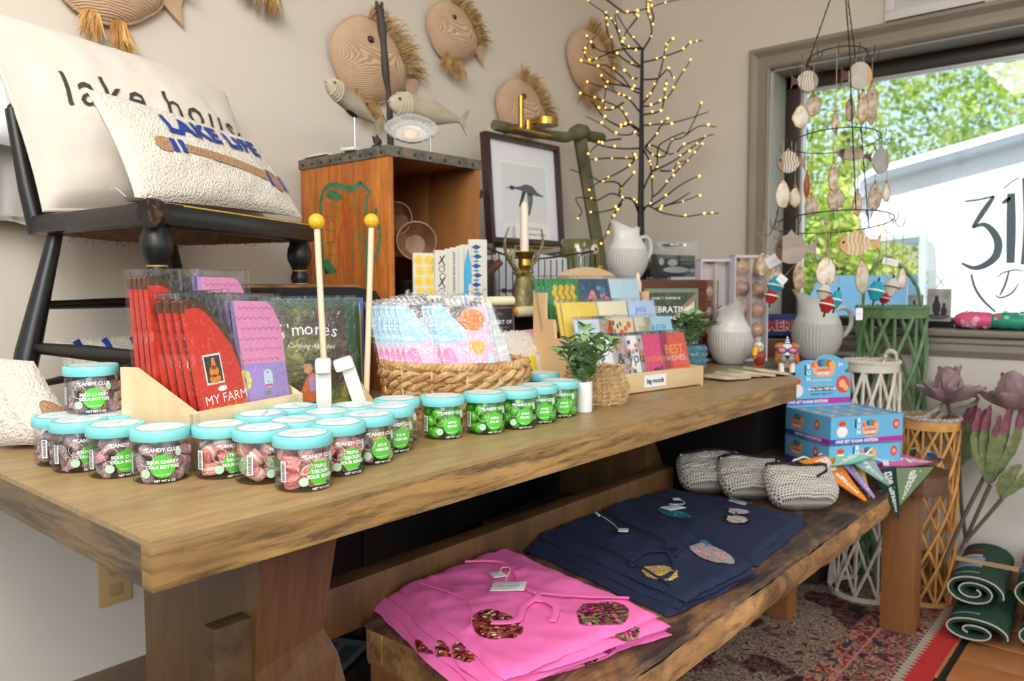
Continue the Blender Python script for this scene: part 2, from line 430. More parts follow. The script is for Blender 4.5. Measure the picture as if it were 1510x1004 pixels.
tb = root('display_table', ((TX0+TX1)/2, (TY0+TY1)/2, 0), 0, 'long brown oak trestle table with a thick top along the wall', 'table')
def loc(o, M=None): return T(*[-q for q in o.location])
MB(loc(tb)).prism(OUT, .0068, T(0, 0, TT-.0068)).build('tabletop', OAKT, tb, smooth=False)
MB(loc(tb)).box(((TX0+2.10)/2, TY0+.012, TT-.0305), (2.10-TX0, .024, .0475), b=.0015).build('front_edge', OAKE, tb)
for a_, b_ in ((OUT[1], OUT[2]), (OUT[2], OUT[3])): MB(loc(tb)).prism([a_, b_, (b_[0]-.01, b_[1]+.024), (a_[0]-.01, a_[1]+.024)], .047, T(0, 0, TT-.054)).build('corner_edge', OAKE, tb, smooth=False)
mb = MB(loc(tb)); mb.box((TX0+.012, (TY0+TY1)/2+.012, TT-.0305), (.024, TY1-TY0-.024, .0475), b=.0015); mb.build('end_edge', OAKN, tb)
mb = MB(loc(tb)); mb.box((TX1-.012, (.915+TY1)/2, TT-.0305), (.024, TY1-.915, .0475), b=.0015); mb.build('end_edge', OAKN, tb)
mb = MB(loc(tb)); mb.box(((TX0+TX1)/2, 1.37, TT-.032), (TX1-TX0-.06, .86, .044)); mb.build('under_panel', OAKL, tb)
for xc in (.56, 1.98):
    # panel leg, tapering downward, slightly turned faces
    mb = MB(loc(tb)); z1 = TT-.055
    def leg(z): k = 1-(z/z1); return k
    vs = []
    for z, hx, ya, yb in ((0.13, .14, .79, 1.17), (.50, .098, .85, 1.155), (.54, .080, .855, 1.155), (z1, .11, .835, 1.155)):
        if xc > 1: ya, yb = ya+.3, yb+.3
        vs += [(xc-.055, ya, z), (xc+hx, ya+.06*(z/z1), z), (xc+hx, yb, z), (xc-.055, yb, z)]
    fs = []
    for i in range(3):
        for k in range(4): fs.append((i*4+k, i*4+(k+1) % 4, (i+1)*4+(k+1) % 4, (i+1)*4+k))
    fs += [(3, 2, 1, 0), (12, 13, 14, 15)]; mb.add(vs, fs); mb.build('leg_panel', OAKL, tb, smooth=False)
    mb = MB(loc(tb)); mb.box((xc, .97 if xc < 1 else 1.3, .072), (.2, .46, .118), b=.01); mb.build('foot', OAKL, tb)
    mb = MB(loc(tb)); mb.box((xc, 1.3, .66), (.13, .8, .08), b=.01); 
mb = MB(loc(tb)); mb.box((1.28, 1.115, .455), (1.4, .045, .09), b=.004); mb.build('stretcher', OAKL, tb)
mb = MB(loc(tb)); mb.box((.482, .872, .555), (.055, .027, .115), b=.003); mb.build('tenon', wood('tenon_wood', '3a2614', '58401f', '6d4c28', 'Y', 20, .6, .7), tb)
# ---- bench
t = NT('reclaimed_edge'); v = t.coords((.25, 1, 1)); a = t.noise(t.coords((.5, 1, 1)), 7, 5, .65, 1); b = t.noise(v, 60, 6, .75)
BEN = t.bsdf(t.mix(t.ramp(b, [(.35, .6), (.5, .0)]), t.ramp(a, [(.3, '5a4128'), (.42, '92693f'), (.55, 'b98a55'), (.72, 'cf9f66')]), '3a281a'), .7, 0, b, .6, .003)
t = NT('reclaimed_top'); a = t.noise(t.coords((.4, 1, 1)), 9, 6, .7, 1); b = t.noise(t.coords((.2, 1, 1)), 50, 5, .7)
BENT = t.bsdf(t.mix(t.ramp(b, [(.35, .8), (.6, .0)]), t.ramp(a, [(.36, '3a2b22'), (.47, '5e4838'), (.56, '8a6444'), (.7, 'ab7c4e')]), '2a1f18'), .6, 0, b, .5, .003)
BLEG = wood('bench_leg_wood', '6e4424', '8e5b30', 'a06a3a', 'Z', 6, .55, .4)
be = root('wooden_bench', (1.6, .84, 0), 0, 'low rustic bench of reclaimed wood in front of the table', 'bench')
random.seed(3)
BX0, BX1, BY0, BY1 = .85, 2.345, .612, 1.075
def benchtop(fnz0, fnz1):
    mb = MB(loc(be)); n = 60
    def edge(u): x = lerp(BX0, BX1, u); return x, BY0+.006*fbm(x*7, 1, 0)+.004*fbm(x*30, 2, 0), BY1
    vs = []
    for i in range(n+1):
        x, a, b = edge(i/n)
        for y, z in ((a+.004, fnz0), (a, fnz0+.004), (a+.001, fnz1-.006), (a+.006, fnz1), (b-.004, fnz1), (b, fnz1-.004), (b, fnz0)): vs.append((x, y, z))
    m = 7; fs = [(i*m+k, i*m+(k+1) % m, (i+1)*m+(k+1) % m, (i+1)*m+k) for i in range(n) for k in range(m)]
    fs += [tuple(range(m))[::-1], tuple(n*m+k for k in range(m))]
    return mb.add(vs, fs)
mb = benchtop(BT-.012, BT); mb.build('bench_top', BENT, be, ang=30)
mb = MB(loc(be)); n = 70
def bf(u, v):
    x = lerp(BX0+.02, 2.34, u); z = lerp(BT-.066, BT-.012, v)
    return (x, BY0+.004-.006*sin(v*pi)+.007*fbm(x*5, z*14, 3)+.003*fbm(x*28, z*60, 0), z+.003*fbm(x*9, 0, v)*(1 if v in (0, 1) else 0))
mb.grid(bf, n, 6); mb.grid(lambda u, v: (lerp(BX0+.02, 2.34, u), lerp(BY0+.004, BY0+.05, v), BT-.066), 1, 1)
mb.build('apron_board', BEN, be, ang=50, fix=False)
mb = MB(loc(be)); mb.box(((BX0+2.34)/2, BY1-.025, BT-.04), (2.34-BX0, .04, .055)); mb.build('apron_board', BEN, be)
mb = MB(loc(be)); mb.box((BX0+.03, (BY0+BY1)/2, BT-.045), (.055, BY1-BY0, .066), b=.006); mb.build('end_board', BEN, be)
mb = MB(loc(be)); mb.box(((BX0+BX1)/2-.02, (BY0+BY1)/2, BT-.022), (BX1-BX0-.1, .37, .022)); mb.build('under_board', BEN, be)
mb = MB(loc(be)); mb.box((BX0+.05, BY0+.07, BT/2-.035), (.09, .09, BT-.07), b=.008); mb.build('leg', BLEG, be)
mb = MB(loc(be)); mb.box((BX0+.05, BY1-.05, BT/2-.035), (.09, .09, BT-.07), b=.008); mb.build('leg', BLEG, be)
mb = MB(loc(be)); mb.box((2.305, .90, BT/2-.03), (.07, .07, BT-.08), b=.004); mb.build('leg', BLEG, be)
# rug
t = NT('persian'); v = t.coords((1, 1, 1)); 
a = t.vor(v, 34, 'F1', 'Color'); sep = t.n('SeparateColor'); t.l(a, sep.inputs[0])
n1 = t.noise(v, 26, 3, .7, .6); n2 = t.noise(v, 5, 2, .5, .5); n3 = t.noise(v, 120, 4, .8)
field = t.ramp(n1, [(0, '2c0b0e'), (.44, '4c1216'), (.50, '161a2c'), (.53, '8a7460'), (.555, '6a1a1c'), (.63, '1c1e32'), (.70, 'a8957a')], True)
ivory = t.ramp(n1, [(0, '6a1c1c'), (.40, 'a8947a'), (.47, '20203a'), (.51, 'b7a386'), (.56, '6a1c1e'), (.61, 'b5a184'), (.68, '2c2a3c')], True)
body = t.mix(t.ramp(n2, [(.47, .0), (.5, 1.)]), field, ivory)
sx = t.n('SeparateXYZ'); t.l(t.coords((1, 1, 1)), sx.inputs[0]); Y = sx.outputs[1]; X = sx.outputs[0]
bord = t.ramp(n1, [(0, '20223c'), (.40, '8e2c28'), (.46, 'b5957a'), (.50, '7a2020'), (.55, '3a4648'), (.59, 'a8964e'), (.63, 'b0685a'), (.68, '2a2a44')], True)
saw = t.math('PINGPONG', X, .011)
yy = t.math('ADD', Y, t.math('MULTIPLY', saw, 1.6))
def band(lo): return t.math('LESS_THAN', Y, lo)
# y runs from -0.55 (front edge, local) inward
c = t.mix(band(-.275), body, t.ramp(n1, [(0, '33304e'), (.45, 'c28a6a'), (.52, '8a2b2b'), (.6, '2c2844')], True))
c = t.mix(band(-.335), c, 'c47a72'); c = t.mix(band(-.341), c, bord)
c = t.mix(band(-.445), c, '2d2b44'); c = t.mix(band(-.450), c, 'c4988c'); c = t.mix(band(-.456), c, 'b02a2a')
c = t.mix(t.math('LESS_THAN', yy, -.440), c, 'a9a08c'); c = t.mix(t.math('LESS_THAN', yy, -.462), c, 'b81f24')
c = t.mix(band(-.475), c, t.mix(t.ramp(n3, [(.4, .0), (.6, 1.)]), 'b51c20', 'c4302c'))
RUG = t.bsdf(c, .95, 0, n3, .9, .003)
rg = MB(); rg.grid(lambda u, v: ((u-.5)*2.1, lerp(-.525, 1.0, v), .010+.0015*fbm(u*20, v*14, 0)), 40, 40); rg.box((0, .238, .003), (2.1, 1.526, .008))
p1 = at('z', 0.01, 1409, 932); p2 = at('z', 0.01, 1371, 997); 
ro = rg.build('persian_rug', RUG, label='red Persian patterned rug lying under the bench', cat='rug'); ro.location = (1.75, .98, 0)
# ================================================================== FISH ON THE WALL
t = NT('wicker'); v = t.coords((1, 1, 1)); w1 = t.wave(v, 75, .5, 1, typ='RINGS', prof='SIN')
n_ = t.noise(v, 14, 3)
WICK = t.bsdf(t.mix(t.ramp(w1, [(.2, .6), (.5, .0)]), t.ramp(n_, [(.3, 'cba788'), (.7, 'dcc0a2')]), '94745a'), .75, 0, w1, .5, .003)
RAF = speck('raffia', [(.25, '8d6b3e'), (.5, 'b8935c'), (.75, 'd1af78')], 30, .7, .1)
RAF2 = speck('raffia_light', [(.25, 'a37a42'), (.5, 'd0a35e'), (.75, 'e5bf80')], 30, .7, .1)
def raffia(base_pts, dirs, n, L, w=.0022, seed=1, droop=.2, M=None, spread=.25):
    "strands fanning out of the polyline base_pts; dirs = direction at each base point"
    rnd = random.Random(seed); mb = MB(M); m = len(base_pts)-1
    for i in range(n):
        u = rnd.random()*m if m else 0; k = min(int(u), m-1) if m else 0; f = u-k
        b = Vector(base_pts[k]).lerp(Vector(base_pts[min(k+1, m)]), f); d = Vector(dirs[k]).lerp(Vector(dirs[min(k+1, m)]), f)
        d = (d+Vector((rnd.gauss(0, spread), rnd.gauss(-.05, .12), rnd.gauss(0, spread)))).normalized(); l = L*rnd.uniform(.65, 1.1)
        b = b+Vector((0, rnd.uniform(-.012, .004), 0))
        g = Vector((0, 0, -droop)); P = [b+d*l*s+g*l*s*s+Vector((rnd.gauss(0, .003), 0, rnd.gauss(0, .003)))*s for s in (0, .4, .75, 1)]
        ww = w*rnd.uniform(.6, 1.2); mb.tube(P, [ww*.7, ww, ww*.8, ww*.2], 3, cap=False)
    return mb
def wall_fish(c, L, rot, label, seed, H=.9, small=False, light=False):
    o = root('wicker_fish', c, 0, label, 'wall decor', 'wicker fish hung on the wall'); R0 = RY(-rot)
    # body outline in XZ, origin = mouth
    def rad_fn(a):   # a: angle, returns unit outline point
        x = cos(a); z = sin(a)
        px = .5+.5*x*(1-.06*(x > 0)); pz = .5*H*z*(1-.12*x) 
        if x < -.82: px -= .05*((-x-.82)/.18)**1.2
        if x > .8: px += .05*((x-.8)/.2)
        return px, pz
    mb = MB(R0); nu, nv = 56, 10
    def f(u, v):
        px, pz = rad_fn(2*pi*u); r = v; X = L*(.5+(px-.5)*r-.5); Z = L*pz*r
        th = atan2(Z, X+L*.5); dome = .16*L*(1-r**2.2)**.6 if r < 1 else 0
        return (X, -dome-.006-.0028*abs(sin(th*13))*(r < 1), Z)
    mb.grid(f, nu, nv, wrap=True)
    b = mb.build('wicker_body', WICK, o, ang=60); 
    mb = MB(R0); mb.tube([(L*(rad_fn(2*pi*i/48)[0]-.5), -.005, L*rad_fn(2*pi*i/48)[1]) for i in range(48)], .0045, 6, closed=True)
    mb.build('rim', WICK, o)
    mb = MB(R0); tx = L*.47
    mb.prism([(tx, 0), (tx+.03*L, .035*L), (tx+.24*L, .17*L), (tx+.21*L, 0), (tx+.25*L, -.18*L), (tx+.03*L, -.035*L)], .008, RX(90)@T(0, -.02*L, 0))
    mb.build('tail', WICK, o, ang=30)
    mb = MB(R0); mb.sphere((-.16*L, -.165*L, .15*L), .042*L, 14, 10); mb.build('eye', mat('3a2417', .3), o)
    rm = RAF2 if light else RAF
    pts = []; ds = []
    for k in range(9):
        a = rad(112-98*k/8); px, pz = rad_fn(a); pts.append((L*(px-.5), -.012, L*pz*.93)); ds.append((cos(a)*.75+.42, -.1, sin(a)*.95+.15))
    raffia(pts, ds, 150, .33*L, .0019, seed, .25, R0, .16).build('raffia_fin', rm, o, kind='stuff')
    pts = [(-.16*L, -.012, -.40*L*H), (-.06*L, -.012, -.46*L*H)]
    raffia(pts, [(-.2, -.2, -1), (.0, -.2, -1)], 60, .28*L, .0022, seed+1, .1, R0, .16).build('raffia_fin', rm, o, kind='stuff')
    pts = [(.06*L, -.012, -.46*L*H), (.16*L, -.012, -.43*L*H)]
    raffia(pts, [(.1, -.2, -1), (.3, -.2, -.9)], 60, .30*L, .0022, seed+2, .1, R0, .18).build('raffia_fin', rm, o, kind='stuff')
    return o
def wp(x, y, yy=YW-.012): return at('y', yy, x, y)
f1 = wall_fish(wp(545, 92), .27, -14, 'largest wicker fish on the wall, above the wooden crate', 11)
f2 = wall_fish(wp(667, 50), .215, -12, 'wicker fish at the top of the wall between the largest one and the duck picture', 21)
f3 = wall_fish(wp(768, 165), .25, -10, 'wicker fish peeking out above the framed duck picture', 31)
f4 = wall_fish(wp(868, 92), .27, -8, 'wicker fish on the wall behind the lit twig tree', 41)
f5 = wall_fish(wp(158, -38), .25, -8, 'wicker fish cut off at the top left above the chair', 51, light=True)
f6 = wall_fish(wp(385, -78), .25, -8, 'wicker fish of which only a tuft of raffia hangs into the photo', 61)

# ================================================================== CHAIR
t = NT('black_paint'); v = t.coords(); a = t.noise(v, 22, 6, .7, .4); b = t.noise(v, 90, 4, .7)
BLK = t.bsdf(t.mix(t.ramp(a, [(.68, .0), (.72, 1.)]), t.ramp(b, [(.3, '0f0e0d'), (.7, '1f1c19')]), 'a0622f'), .33, 0, b, .25, .001)
t = NT('worn_paint'); v = t.coords(); a = t.noise(v, 30, 6, .7, .4)
WORN = t.bsdf(t.ramp(a, [(.50, '16120f'), (.56, '5a3418'), (.62, 'a8683a'), (.75, 'c98850')]), .45, 0, a, .4, .001)
BLK2 = mat('141210', .42, name='black')
GOLD = mat('b89224', .45, name='gold_line'); YEL = mat('d9b62c', .5, name='yellow_line')
RUSH = speck('rush', [(.3, '3f2413'), (.55, '6b3f22'), (.75, 'a0703f')], 60, .85, .8, .004, (1, 1, .4))
FL = Vector((.588, 1.256)); FR = Vector((1.045, 1.488)); BL = Vector((.555, 1.66)); BR = Vector((.915, 1.835))
ch = root('black_chair', (.775, 1.56, TT), 0, 'black painted antique chair with worn edges and turned front legs, standing on the table', 'chair')
L0 = loc(ch)
def rail(a, b, z0, z1, w, name, m=BLK, M=None, r=.35):
    mb = MB(L0); d = Vector((b[0]-a[0], b[1]-a[1], 0)); l = d.length; ang = math.degrees(atan2(d.y, d.x))
    mb.box((l/2, 0, 0), (l, w, z1-z0), T(a[0], a[1], (z0+z1)/2)@RZ(ang), b=min(w, z1-z0)*r); return mb.build(name, m, ch)
ST = 1.155
rail(FL, FR, ST-.04, ST, .042, 'front_rail'); rail(FL, BL, ST-.038, ST-.001, .034, 'side_rail'); rail(FR, BR, ST-.038, ST-.001, .034, 'side_rail'); rail(BL, BR, ST-.036, ST-.002, .03, 'rear_rail')
mb = MB(L0); e = (FR-FL).normalized(); 
mb.tube([(*(FL+e*t_), ST-.019+.003*sin(t_*20)) for t_ in (-.012, 0, .008)], [.0235, .0245, .0225], 14); mb.build('worn_corner', WORN, ch)
mb = MB(L0)
for q, w_ in ((.0, .0), ):
    mb.tube([(*(FL+e*.05+Vector((.008, -.0165))), ST-.004), (*(FR-e*.03+Vector((.008, -.0165))), ST-.004)], .0012, 5)
mb.build('painted_line', YEL, ch)
mb = MB(L0)
def seatf(u, v):
    a = FL.lerp(FR, u); b = BL.lerp(BR, u); p = a.lerp(b, v); k = (1-(2*u-1)**4)*(1-(2*v-1)**4)
    return (p.x, p.y, ST-.014-.012*k+.0015*fbm(u*20, v*20, 0))
mb.grid(seatf, 14, 14); mb.grid(lambda u, v: (seatf(u, v)[0], seatf(u, v)[1], seatf(u, v)[2]-.02), 14, 14)
mb.build('rush_seat', RUSH, ch)
r_ = random.Random(4); mb = MB(L0)
for i in range(70):
    u, v = r_.random(), r_.choice([r_.uniform(.02, .1), r_.uniform(.85, .98), r_.random()]); p = Vector(seatf(u, v))-Vector((0, 0, .02))
    mb.tube([p, p+Vector((r_.uniform(-.01, .01), r_.uniform(-.01, .01), -r_.uniform(.002, .012)))], .0006, 3)
mb.build('loose_straw', RUSH, ch, kind='stuff')
prof = [(.020, 0), (.021, -.008), (.0245, -.016), (.0265, -.03), (.0255, -.040), (.019, -.056), (.0145, -.064), (.0155, -.068), (.019, -.076), (.0195, -.084), (.016, -.092), (.0165, -.095), (.017, -.105), (.023, -.118), (.0245, -.122), (.0245, -.126), (.0225, -.128), (.0225, -.136), (.0245, -.139), (.0245, -.144), (.0225, -.146), (.0225, -.152), (.0235, -.155), (.0235, -.165), (.021, -.168), (.021, -.26), (.018, -.30), (.021, -.33), (.016, -.352), (.014, -.355)]
for (x, y) in ((FL.x+.012, FL.y+.022), (FR.x-.022, FR.y+.012)):
    lg = MB(L0@T(x, y, ST-.038)).lathe([(r, z) for r, z in prof], 20).build('leg', BLK2, ch, ang=50)
    mb = MB(L0@T(x, y, ST-.038))
    for z in (-.0645, -.093, -.1225, -.1405, -.1535, -.166):
        rr = max([r for r, zz in prof if abs(zz-z) < .004] or [.02])
        mb.lathe([(rr-.001, z-.001), (rr+.0006, z-.001), (rr+.0006, z+.001), (rr-.001, z+.001)], 20)
    mb.build('gold_ring', GOLD, lg, kind='stuff')
mb = MB(L0); mb.tube([(.572, 1.62, ST-.03), (.545, 1.62, 1.02), (.512, 1.612, .9), (.478, 1.604, TT)], [.0125, .0165, .0215, .019], 14); mb.build('leg', BLK, ch)
mb = MB(L0); mb.tube([(.865, 1.775, ST-.03), (.90, 1.80, 1.0), (.93, 1.82, TT)], [.0125, .018, .019], 12); mb.build('leg', BLK2, ch)
for a, b, r in (((.548, 1.62, .985), (.885, 1.79, .985), .010), ((.52, 1.612, .907), (.60, 1.276, .90), .0125), ((.612, 1.285, 1.0), (1.02, 1.498, 1.0), .012), ((.92, 1.80, .90), (1.02, 1.498, .90), .011), ((.60, 1.285, .90), (.54, 1.615, .84), .008)):
    A, B = Vector(a), Vector(b); mb = MB(L0); mb.tube([A.lerp(B, s) for s in (0, .15, .5, .85, 1)], [r*.8, r*.9, r*1.1, r*.9, r*.8], 12); mb.build('stretcher', BLK2, ch)
for p, s in ((BL, -1), (BR, 1)):
    mb = MB(L0); mb.tube([(p.x, p.y-.0, ST-.034), (p.x-.012*(s < 0), p.y+.012, ST+.05), (p.x-.02*(s < 0), min(p.y+.05, 1.875), ST+.2)], [.018, .016, .012], 10); mb.build('back_post', BLK2, ch)
mb = MB(L0); mb.tube([(BL.x-.02, BL.y+.05, ST+.2), ((BL.x+BR.x)/2, 1.80, ST+.2), (BR.x, 1.875, ST+.2)], .013, 8); mb.build('crest_rail', BLK2, ch)

# ================================================================== PILLOWS
def pillow(name, C, th, m, seed=0, label=None, cat='pillow', nu=36, nv=30, back=None, pw=.42, pinch=.06, wr=.004, piping=None, parts=None):
    """C = four corners (bottom-left, bottom-right, top-right, top-left) of the front-facing outline"""
    C = [Vector(c) for c in C]; cen = sum(C, Vector())/4; o = root(name, cen, 0, label, cat)
    N = (C[1]-C[0]).cross(C[3]-C[0]).normalized()
    if N.y > 0 and abs(N.y) > .1: N = -N
    def base(u, v):
        # pull the sides in between the corners
        uu = u+(.5-u)*pinch*max(0, sin(pi*v))**.7; vv = v+(.5-v)*pinch*max(0, sin(pi*u))**.7
        return C[0].lerp(C[1], uu).lerp(C[3].lerp(C[2], uu), vv)-cen
    def hgt(u, v):
        a = max(0, 1-(2*u-1)**2)*max(0, 1-(2*v-1)**2)
        return th*a**pw+wr*fbm(u*4+seed, v*4, seed)*min(1, a*3)+wr*.5*fbm(u*13+seed, v*9, seed)*min(1, a*3)
    def front(u, v, off=0): return base(u, v)+N*(hgt(u, v)+off)
    mb = MB(); mb.grid(lambda u, v: front(u, v), nu, nv); mb.build('cover_front', m, o, ang=180, fix=False)
    mb = MB(); mb.grid(lambda u, v: base(1-u, v)-N*hgt(1-u, v)*.75, nu, nv); mb.build('cover_back', back or m, o, ang=180, fix=False)
    if piping:
        mb = MB(); E = [base(i/20, 0) for i in range(20)]+[base(1, i/20) for i in range(20)]+[base(1-i/20, 1) for i in range(20)]+[base(0, 1-i/20) for i in range(20)]
        mb.tube(E, piping, 6, closed=True); mb.build('piping', back or m, o)
    o['_'] = 0; del o['_']
    return o, front
def fine_text(s, **kw):
    "text outline cut into small triangles so that it can follow a curved surface"
    v, f = text_mesh(s, size=1, **kw); bm = bmesh.new(); vs = [bm.verts.new(p) for p in v]
    for q in f:
        try: bm.faces.new([vs[i] for i in q])
        except ValueError: pass
    bmesh.ops.triangulate(bm, faces=bm.faces[:])
    for _ in range(4):
        e = [e for e in bm.edges if e.calc_length() > .16]
        if not e: break
        bmesh.ops.subdivide_edges(bm, edges=e, cuts=1); bmesh.ops.triangulate(bm, faces=bm.faces[:])
    bm.verts.index_update(); r = ([p.co[:] for p in bm.verts], [tuple(p.index for p in q.verts) for q in bm.faces]); bm.free(); return r
def on_pillow(front, s, u0, v0, du, dv, size=1, off=.002, **kw):
    "text in (u, v) space: unit text height maps to du, dv"
    v, f = fine_text(s, **kw); mb = MB(); mb.add([tuple(front(u0+p[0]*du, v0+p[1]*dv, off)) for p in v], f); return mb
def shape_pillow(mb, front, pts, off=.002, sub=4):
    "filled outline laid on the pillow: fan of quads from the centre line"
    n = len(pts); cx = sum(p[0] for p in pts)/n; cy = sum(p[1] for p in pts)/n; vs = [tuple(front(cx, cy, off))]; fs = []
    for k in range(1, sub+1):
        for x, y in pts: vs.append(tuple(front(cx+(x-cx)*k/sub, cy+(y-cy)*k/sub, off)))
    for i in range(n): fs.append((0, 1+i, 1+(i+1) % n))
    for k in range(sub-1):
        for i in range(n): fs.append((1+k*n+i, 1+(k+1)*n+i, 1+(k+1)*n+(i+1) % n, 1+k*n+(i+1) % n))
    return mb.add(vs, fs)
t = NT('cotton_canvas'); v = t.coords(); a = t.noise(v, 240, 3, .6)
CANV = t.bsdf(t.mix(t.ramp(t.noise(v, 18, 4), [(.3, .0), (.75, .5)]), 'd4ccc0', 'c9c0b2'), .85, 0, a, .25, .001, Sheen_Weight=.2)
t = NT('hooked_wool'); v = t.coords(); a = t.vor(v, 230); 
HOOK = t.bsdf(t.mix(t.ramp(a, [(.3, .0), (.9, .7)]), 'e0d9cc', 'bfb6a5'), .95, 0, a, .8, .0028)
def hookc(c, name): 
    if name in MATS: return MATS[name]
    t = NT(name); a = t.vor(t.coords(), 260); MATS[name] = t.bsdf(t.mix(t.ramp(a, [(.2, .0), (.9, .6)]), c, '14142a' if name == 'hook_blue' else '7a6048'), .95, 0, a, .8, .0025); return MATS[name]
HB = hookc('2646a8', 'hook_blue'); HT = hookc('b98e6d', 'hook_tan')
INK = mat('3a3632', .8, name='dark_print')
C1 = [(.545, 1.60, 1.158), (1.02, 1.62, 1.160), (1.03, 1.80, 1.49), (.50, 1.80, 1.56)]
po, pf = pillow('canvas_pillow', C1, .095, CANV, 3, 'large cream canvas pillow with dark lettering leaning on the chair back', piping=.0035, wr=.008)
mb = on_pillow(pf, 'lake house', .13, .525, .175, .26, off=.0035, space=1.15, align='LEFT'); mb.build('printed_lettering', INK, po, smooth=False, fix=False)
C2 = [(.605, 1.36, 1.165), (1.035, 1.50, 1.170), (1.01, 1.64, 1.345), (.585, 1.50, 1.372)]
lo, lf = pillow('hooked_pillow', C2, .040, HOOK, 8, 'hooked wool lumbar pillow with blue lettering and a tan oar on the black chair', back=CANV, nu=70, nv=40)
v_, f_ = fine_text('LAKE LIFE', off=.045, space=1.08); mb = MB(); mb.add([tuple(lf(.55+q[0]*.132, .70+q[1]*.27, .0035)) for q in v_], f_); mb.build('blue_lettering', HB, lo, smooth=False, fix=False)
mb = MB(); shape_pillow(mb, lf, rr_ := [(.19+.05*cos(2*pi*i/16), .47+.08*sin(2*pi*i/16)) for i in range(16)])
shape_pillow(mb, lf, [(.29, .50), (.45, .475), (.6, .45), (.80, .40), (.80, .29), (.6, .345), (.45, .38), (.29, .41)])
shape_pillow(mb, lf, [(.87+.055*cos(2*pi*i/16), .33+.13*sin(2*pi*i/16)) for i in range(16)]); mb.build('oar_motif', HT, lo, fix=False)
mb = MB(); 
for u in (.235, .28): shape_pillow(mb, lf, [(u-.014, .54), (u+.014, .53), (u+.014, .39), (u-.014, .40)], .0035)
for u in (.81, .925, .955): shape_pillow(mb, lf, [(u-.010, .42), (u+.010, .42), (u+.010, .23), (u-.010, .23)], .0035)
mb.build('blue_band', HB, lo, fix=False)
# white cushion and hanging garment behind
wo, wf_ = pillow('white_pillow', [(.44, 1.76, 1.30), (.66, 1.80, 1.28), (.67, 1.86, 1.50), (.44, 1.84, 1.57)], .03, mat('eef0f4', .7, name='white_cotton'), 5, 'plain white pillow at the far left behind the canvas pillow')
t = NT('white_linen'); a = t.noise(t.coords(), 200, 3); LIN = t.bsdf('b5b1ad', .9, 0, a, .2, .001)
g = root('white_garment', (.52, 1.84, 1.15), 0, 'pale grey cotton garment hanging behind the chair at the left edge', 'garment')
mb = MB(); mb.grid(lambda u, v: (lerp(-.14, .10, u), -.012*sin(u*9)+.012*fbm(u*5, v*3, 1), lerp(-.005, .30, v)-.01*sin(u*7)*(v < .1)), 30, 20)
mb.grid(lambda u, v: (lerp(-.14, .10, u), .012-.012*sin(u*9)+.012*fbm(u*5, v*3, 1), lerp(-.005, .30, v)-.01*sin(u*7)*(v < .1)), 30, 20); mb.build('cloth', LIN, g)
mb = MB()
for x in (.006, .014): mb.box((x, -.024, .10), (.003, .003, .16))
mb.box((0, -.018, .015), (.2, .003, .004)); mb.build('seam', mat('b5b1ad', .9), g)
# printed card sheets with black corner behind pillow
cs = root('printed_box', (.84, 1.86, 1.35), 0, 'pale printed box with faint line drawings and a black end behind the canvas pillow', 'box')
mb = MB(RY(9)); mb.box((-.04, 0, 0), (.30, .03, .20), b=.004); mb.build('carton', mat('ddd9d0', .7), cs)
mb = MB(RY(9)); mb.box((.125, 0, .0), (.055, .032, .202), b=.004); mb.build('dark_end', mat('2a2723', .6), cs)
mb = MB(RY(9)@T(0, -.0165, 0)@RX(90))
for x in (-.12, -.05, .03):
    for q in range(2): mb.tube([(x+(.018-.006*q)*a, .075+(.014-.005*q)*b, 0) for a, b in ((-1, -1), (1, -1), (.8, 1), (-.9, 1))], .0004, 3, closed=True)
mb.build('line_drawing', mat('8b8680', .8), cs, kind='stuff')
# tag lying on chair seat
def paper_tag(name, c, rz, w, h, label, tilt=(0, 0), string=None, m=None, cat='tag', ex=.0008, curl=0):
    o = root(name, c, 0, label, cat, rot=(rad(tilt[0]), rad(tilt[1]), rad(rz))); mb = MB()
    mb.grid(lambda u, v: ((u-.5)*w, (v-.5)*h, curl*(2*u-1)**2+.0008), 8, 2); mb.grid(lambda u, v: ((u-.5)*w, (v-.5)*h, curl*(2*u-1)**2), 8, 2)
    mb.build('card', m or mat('f1efec', .6, name='tag_white'), o)
    if string:
        mb = MB(); mb.tube(spl(string, 5), .0005, 4); mb.build('string', mat('e8e4da', .7), o)
    return o
p = Vector((.585, 1.305, ST+.0015)); paper_tag('paper_tag', p, 55, .085, .03, 'white paper tag on a string between the two pillows on the chair', (4, 0), [(-.02, .01, .002), (-.01, .03, .018), (.01, .035, .02), (.03, .05, .02)], curl=.003)
p = at('z', TT+.002, 55, 650); paper_tag('paper_tag', p, 25, .07, .03, 'white paper tag on the table under the pillow left of the jars', (0, 0), curl=.003)
# crate --------------------------------------------------------------
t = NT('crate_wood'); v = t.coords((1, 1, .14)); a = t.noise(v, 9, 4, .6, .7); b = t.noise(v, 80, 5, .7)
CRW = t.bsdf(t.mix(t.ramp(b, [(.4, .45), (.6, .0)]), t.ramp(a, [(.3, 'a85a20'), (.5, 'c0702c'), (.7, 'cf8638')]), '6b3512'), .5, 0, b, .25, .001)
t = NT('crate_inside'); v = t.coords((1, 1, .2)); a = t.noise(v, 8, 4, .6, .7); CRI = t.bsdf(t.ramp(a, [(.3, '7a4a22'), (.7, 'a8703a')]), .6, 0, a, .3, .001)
RUST = speck('rusty_band', [(.35, '4c4841'), (.55, '6e6a60'), (.75, '8a5a3a')], 40, .5, .3)
cx0, cx1, cy0, cy1, cz = 1.247, 1.566, 1.457, 1.815, 1.35
cr = root('wooden_crate', ((cx0+cx1)/2, (cy0+cy1)/2, TT), 0, 'old orange-brown wooden drinks crate standing on end with a green shield print', 'crate'); L0 = loc(cr)
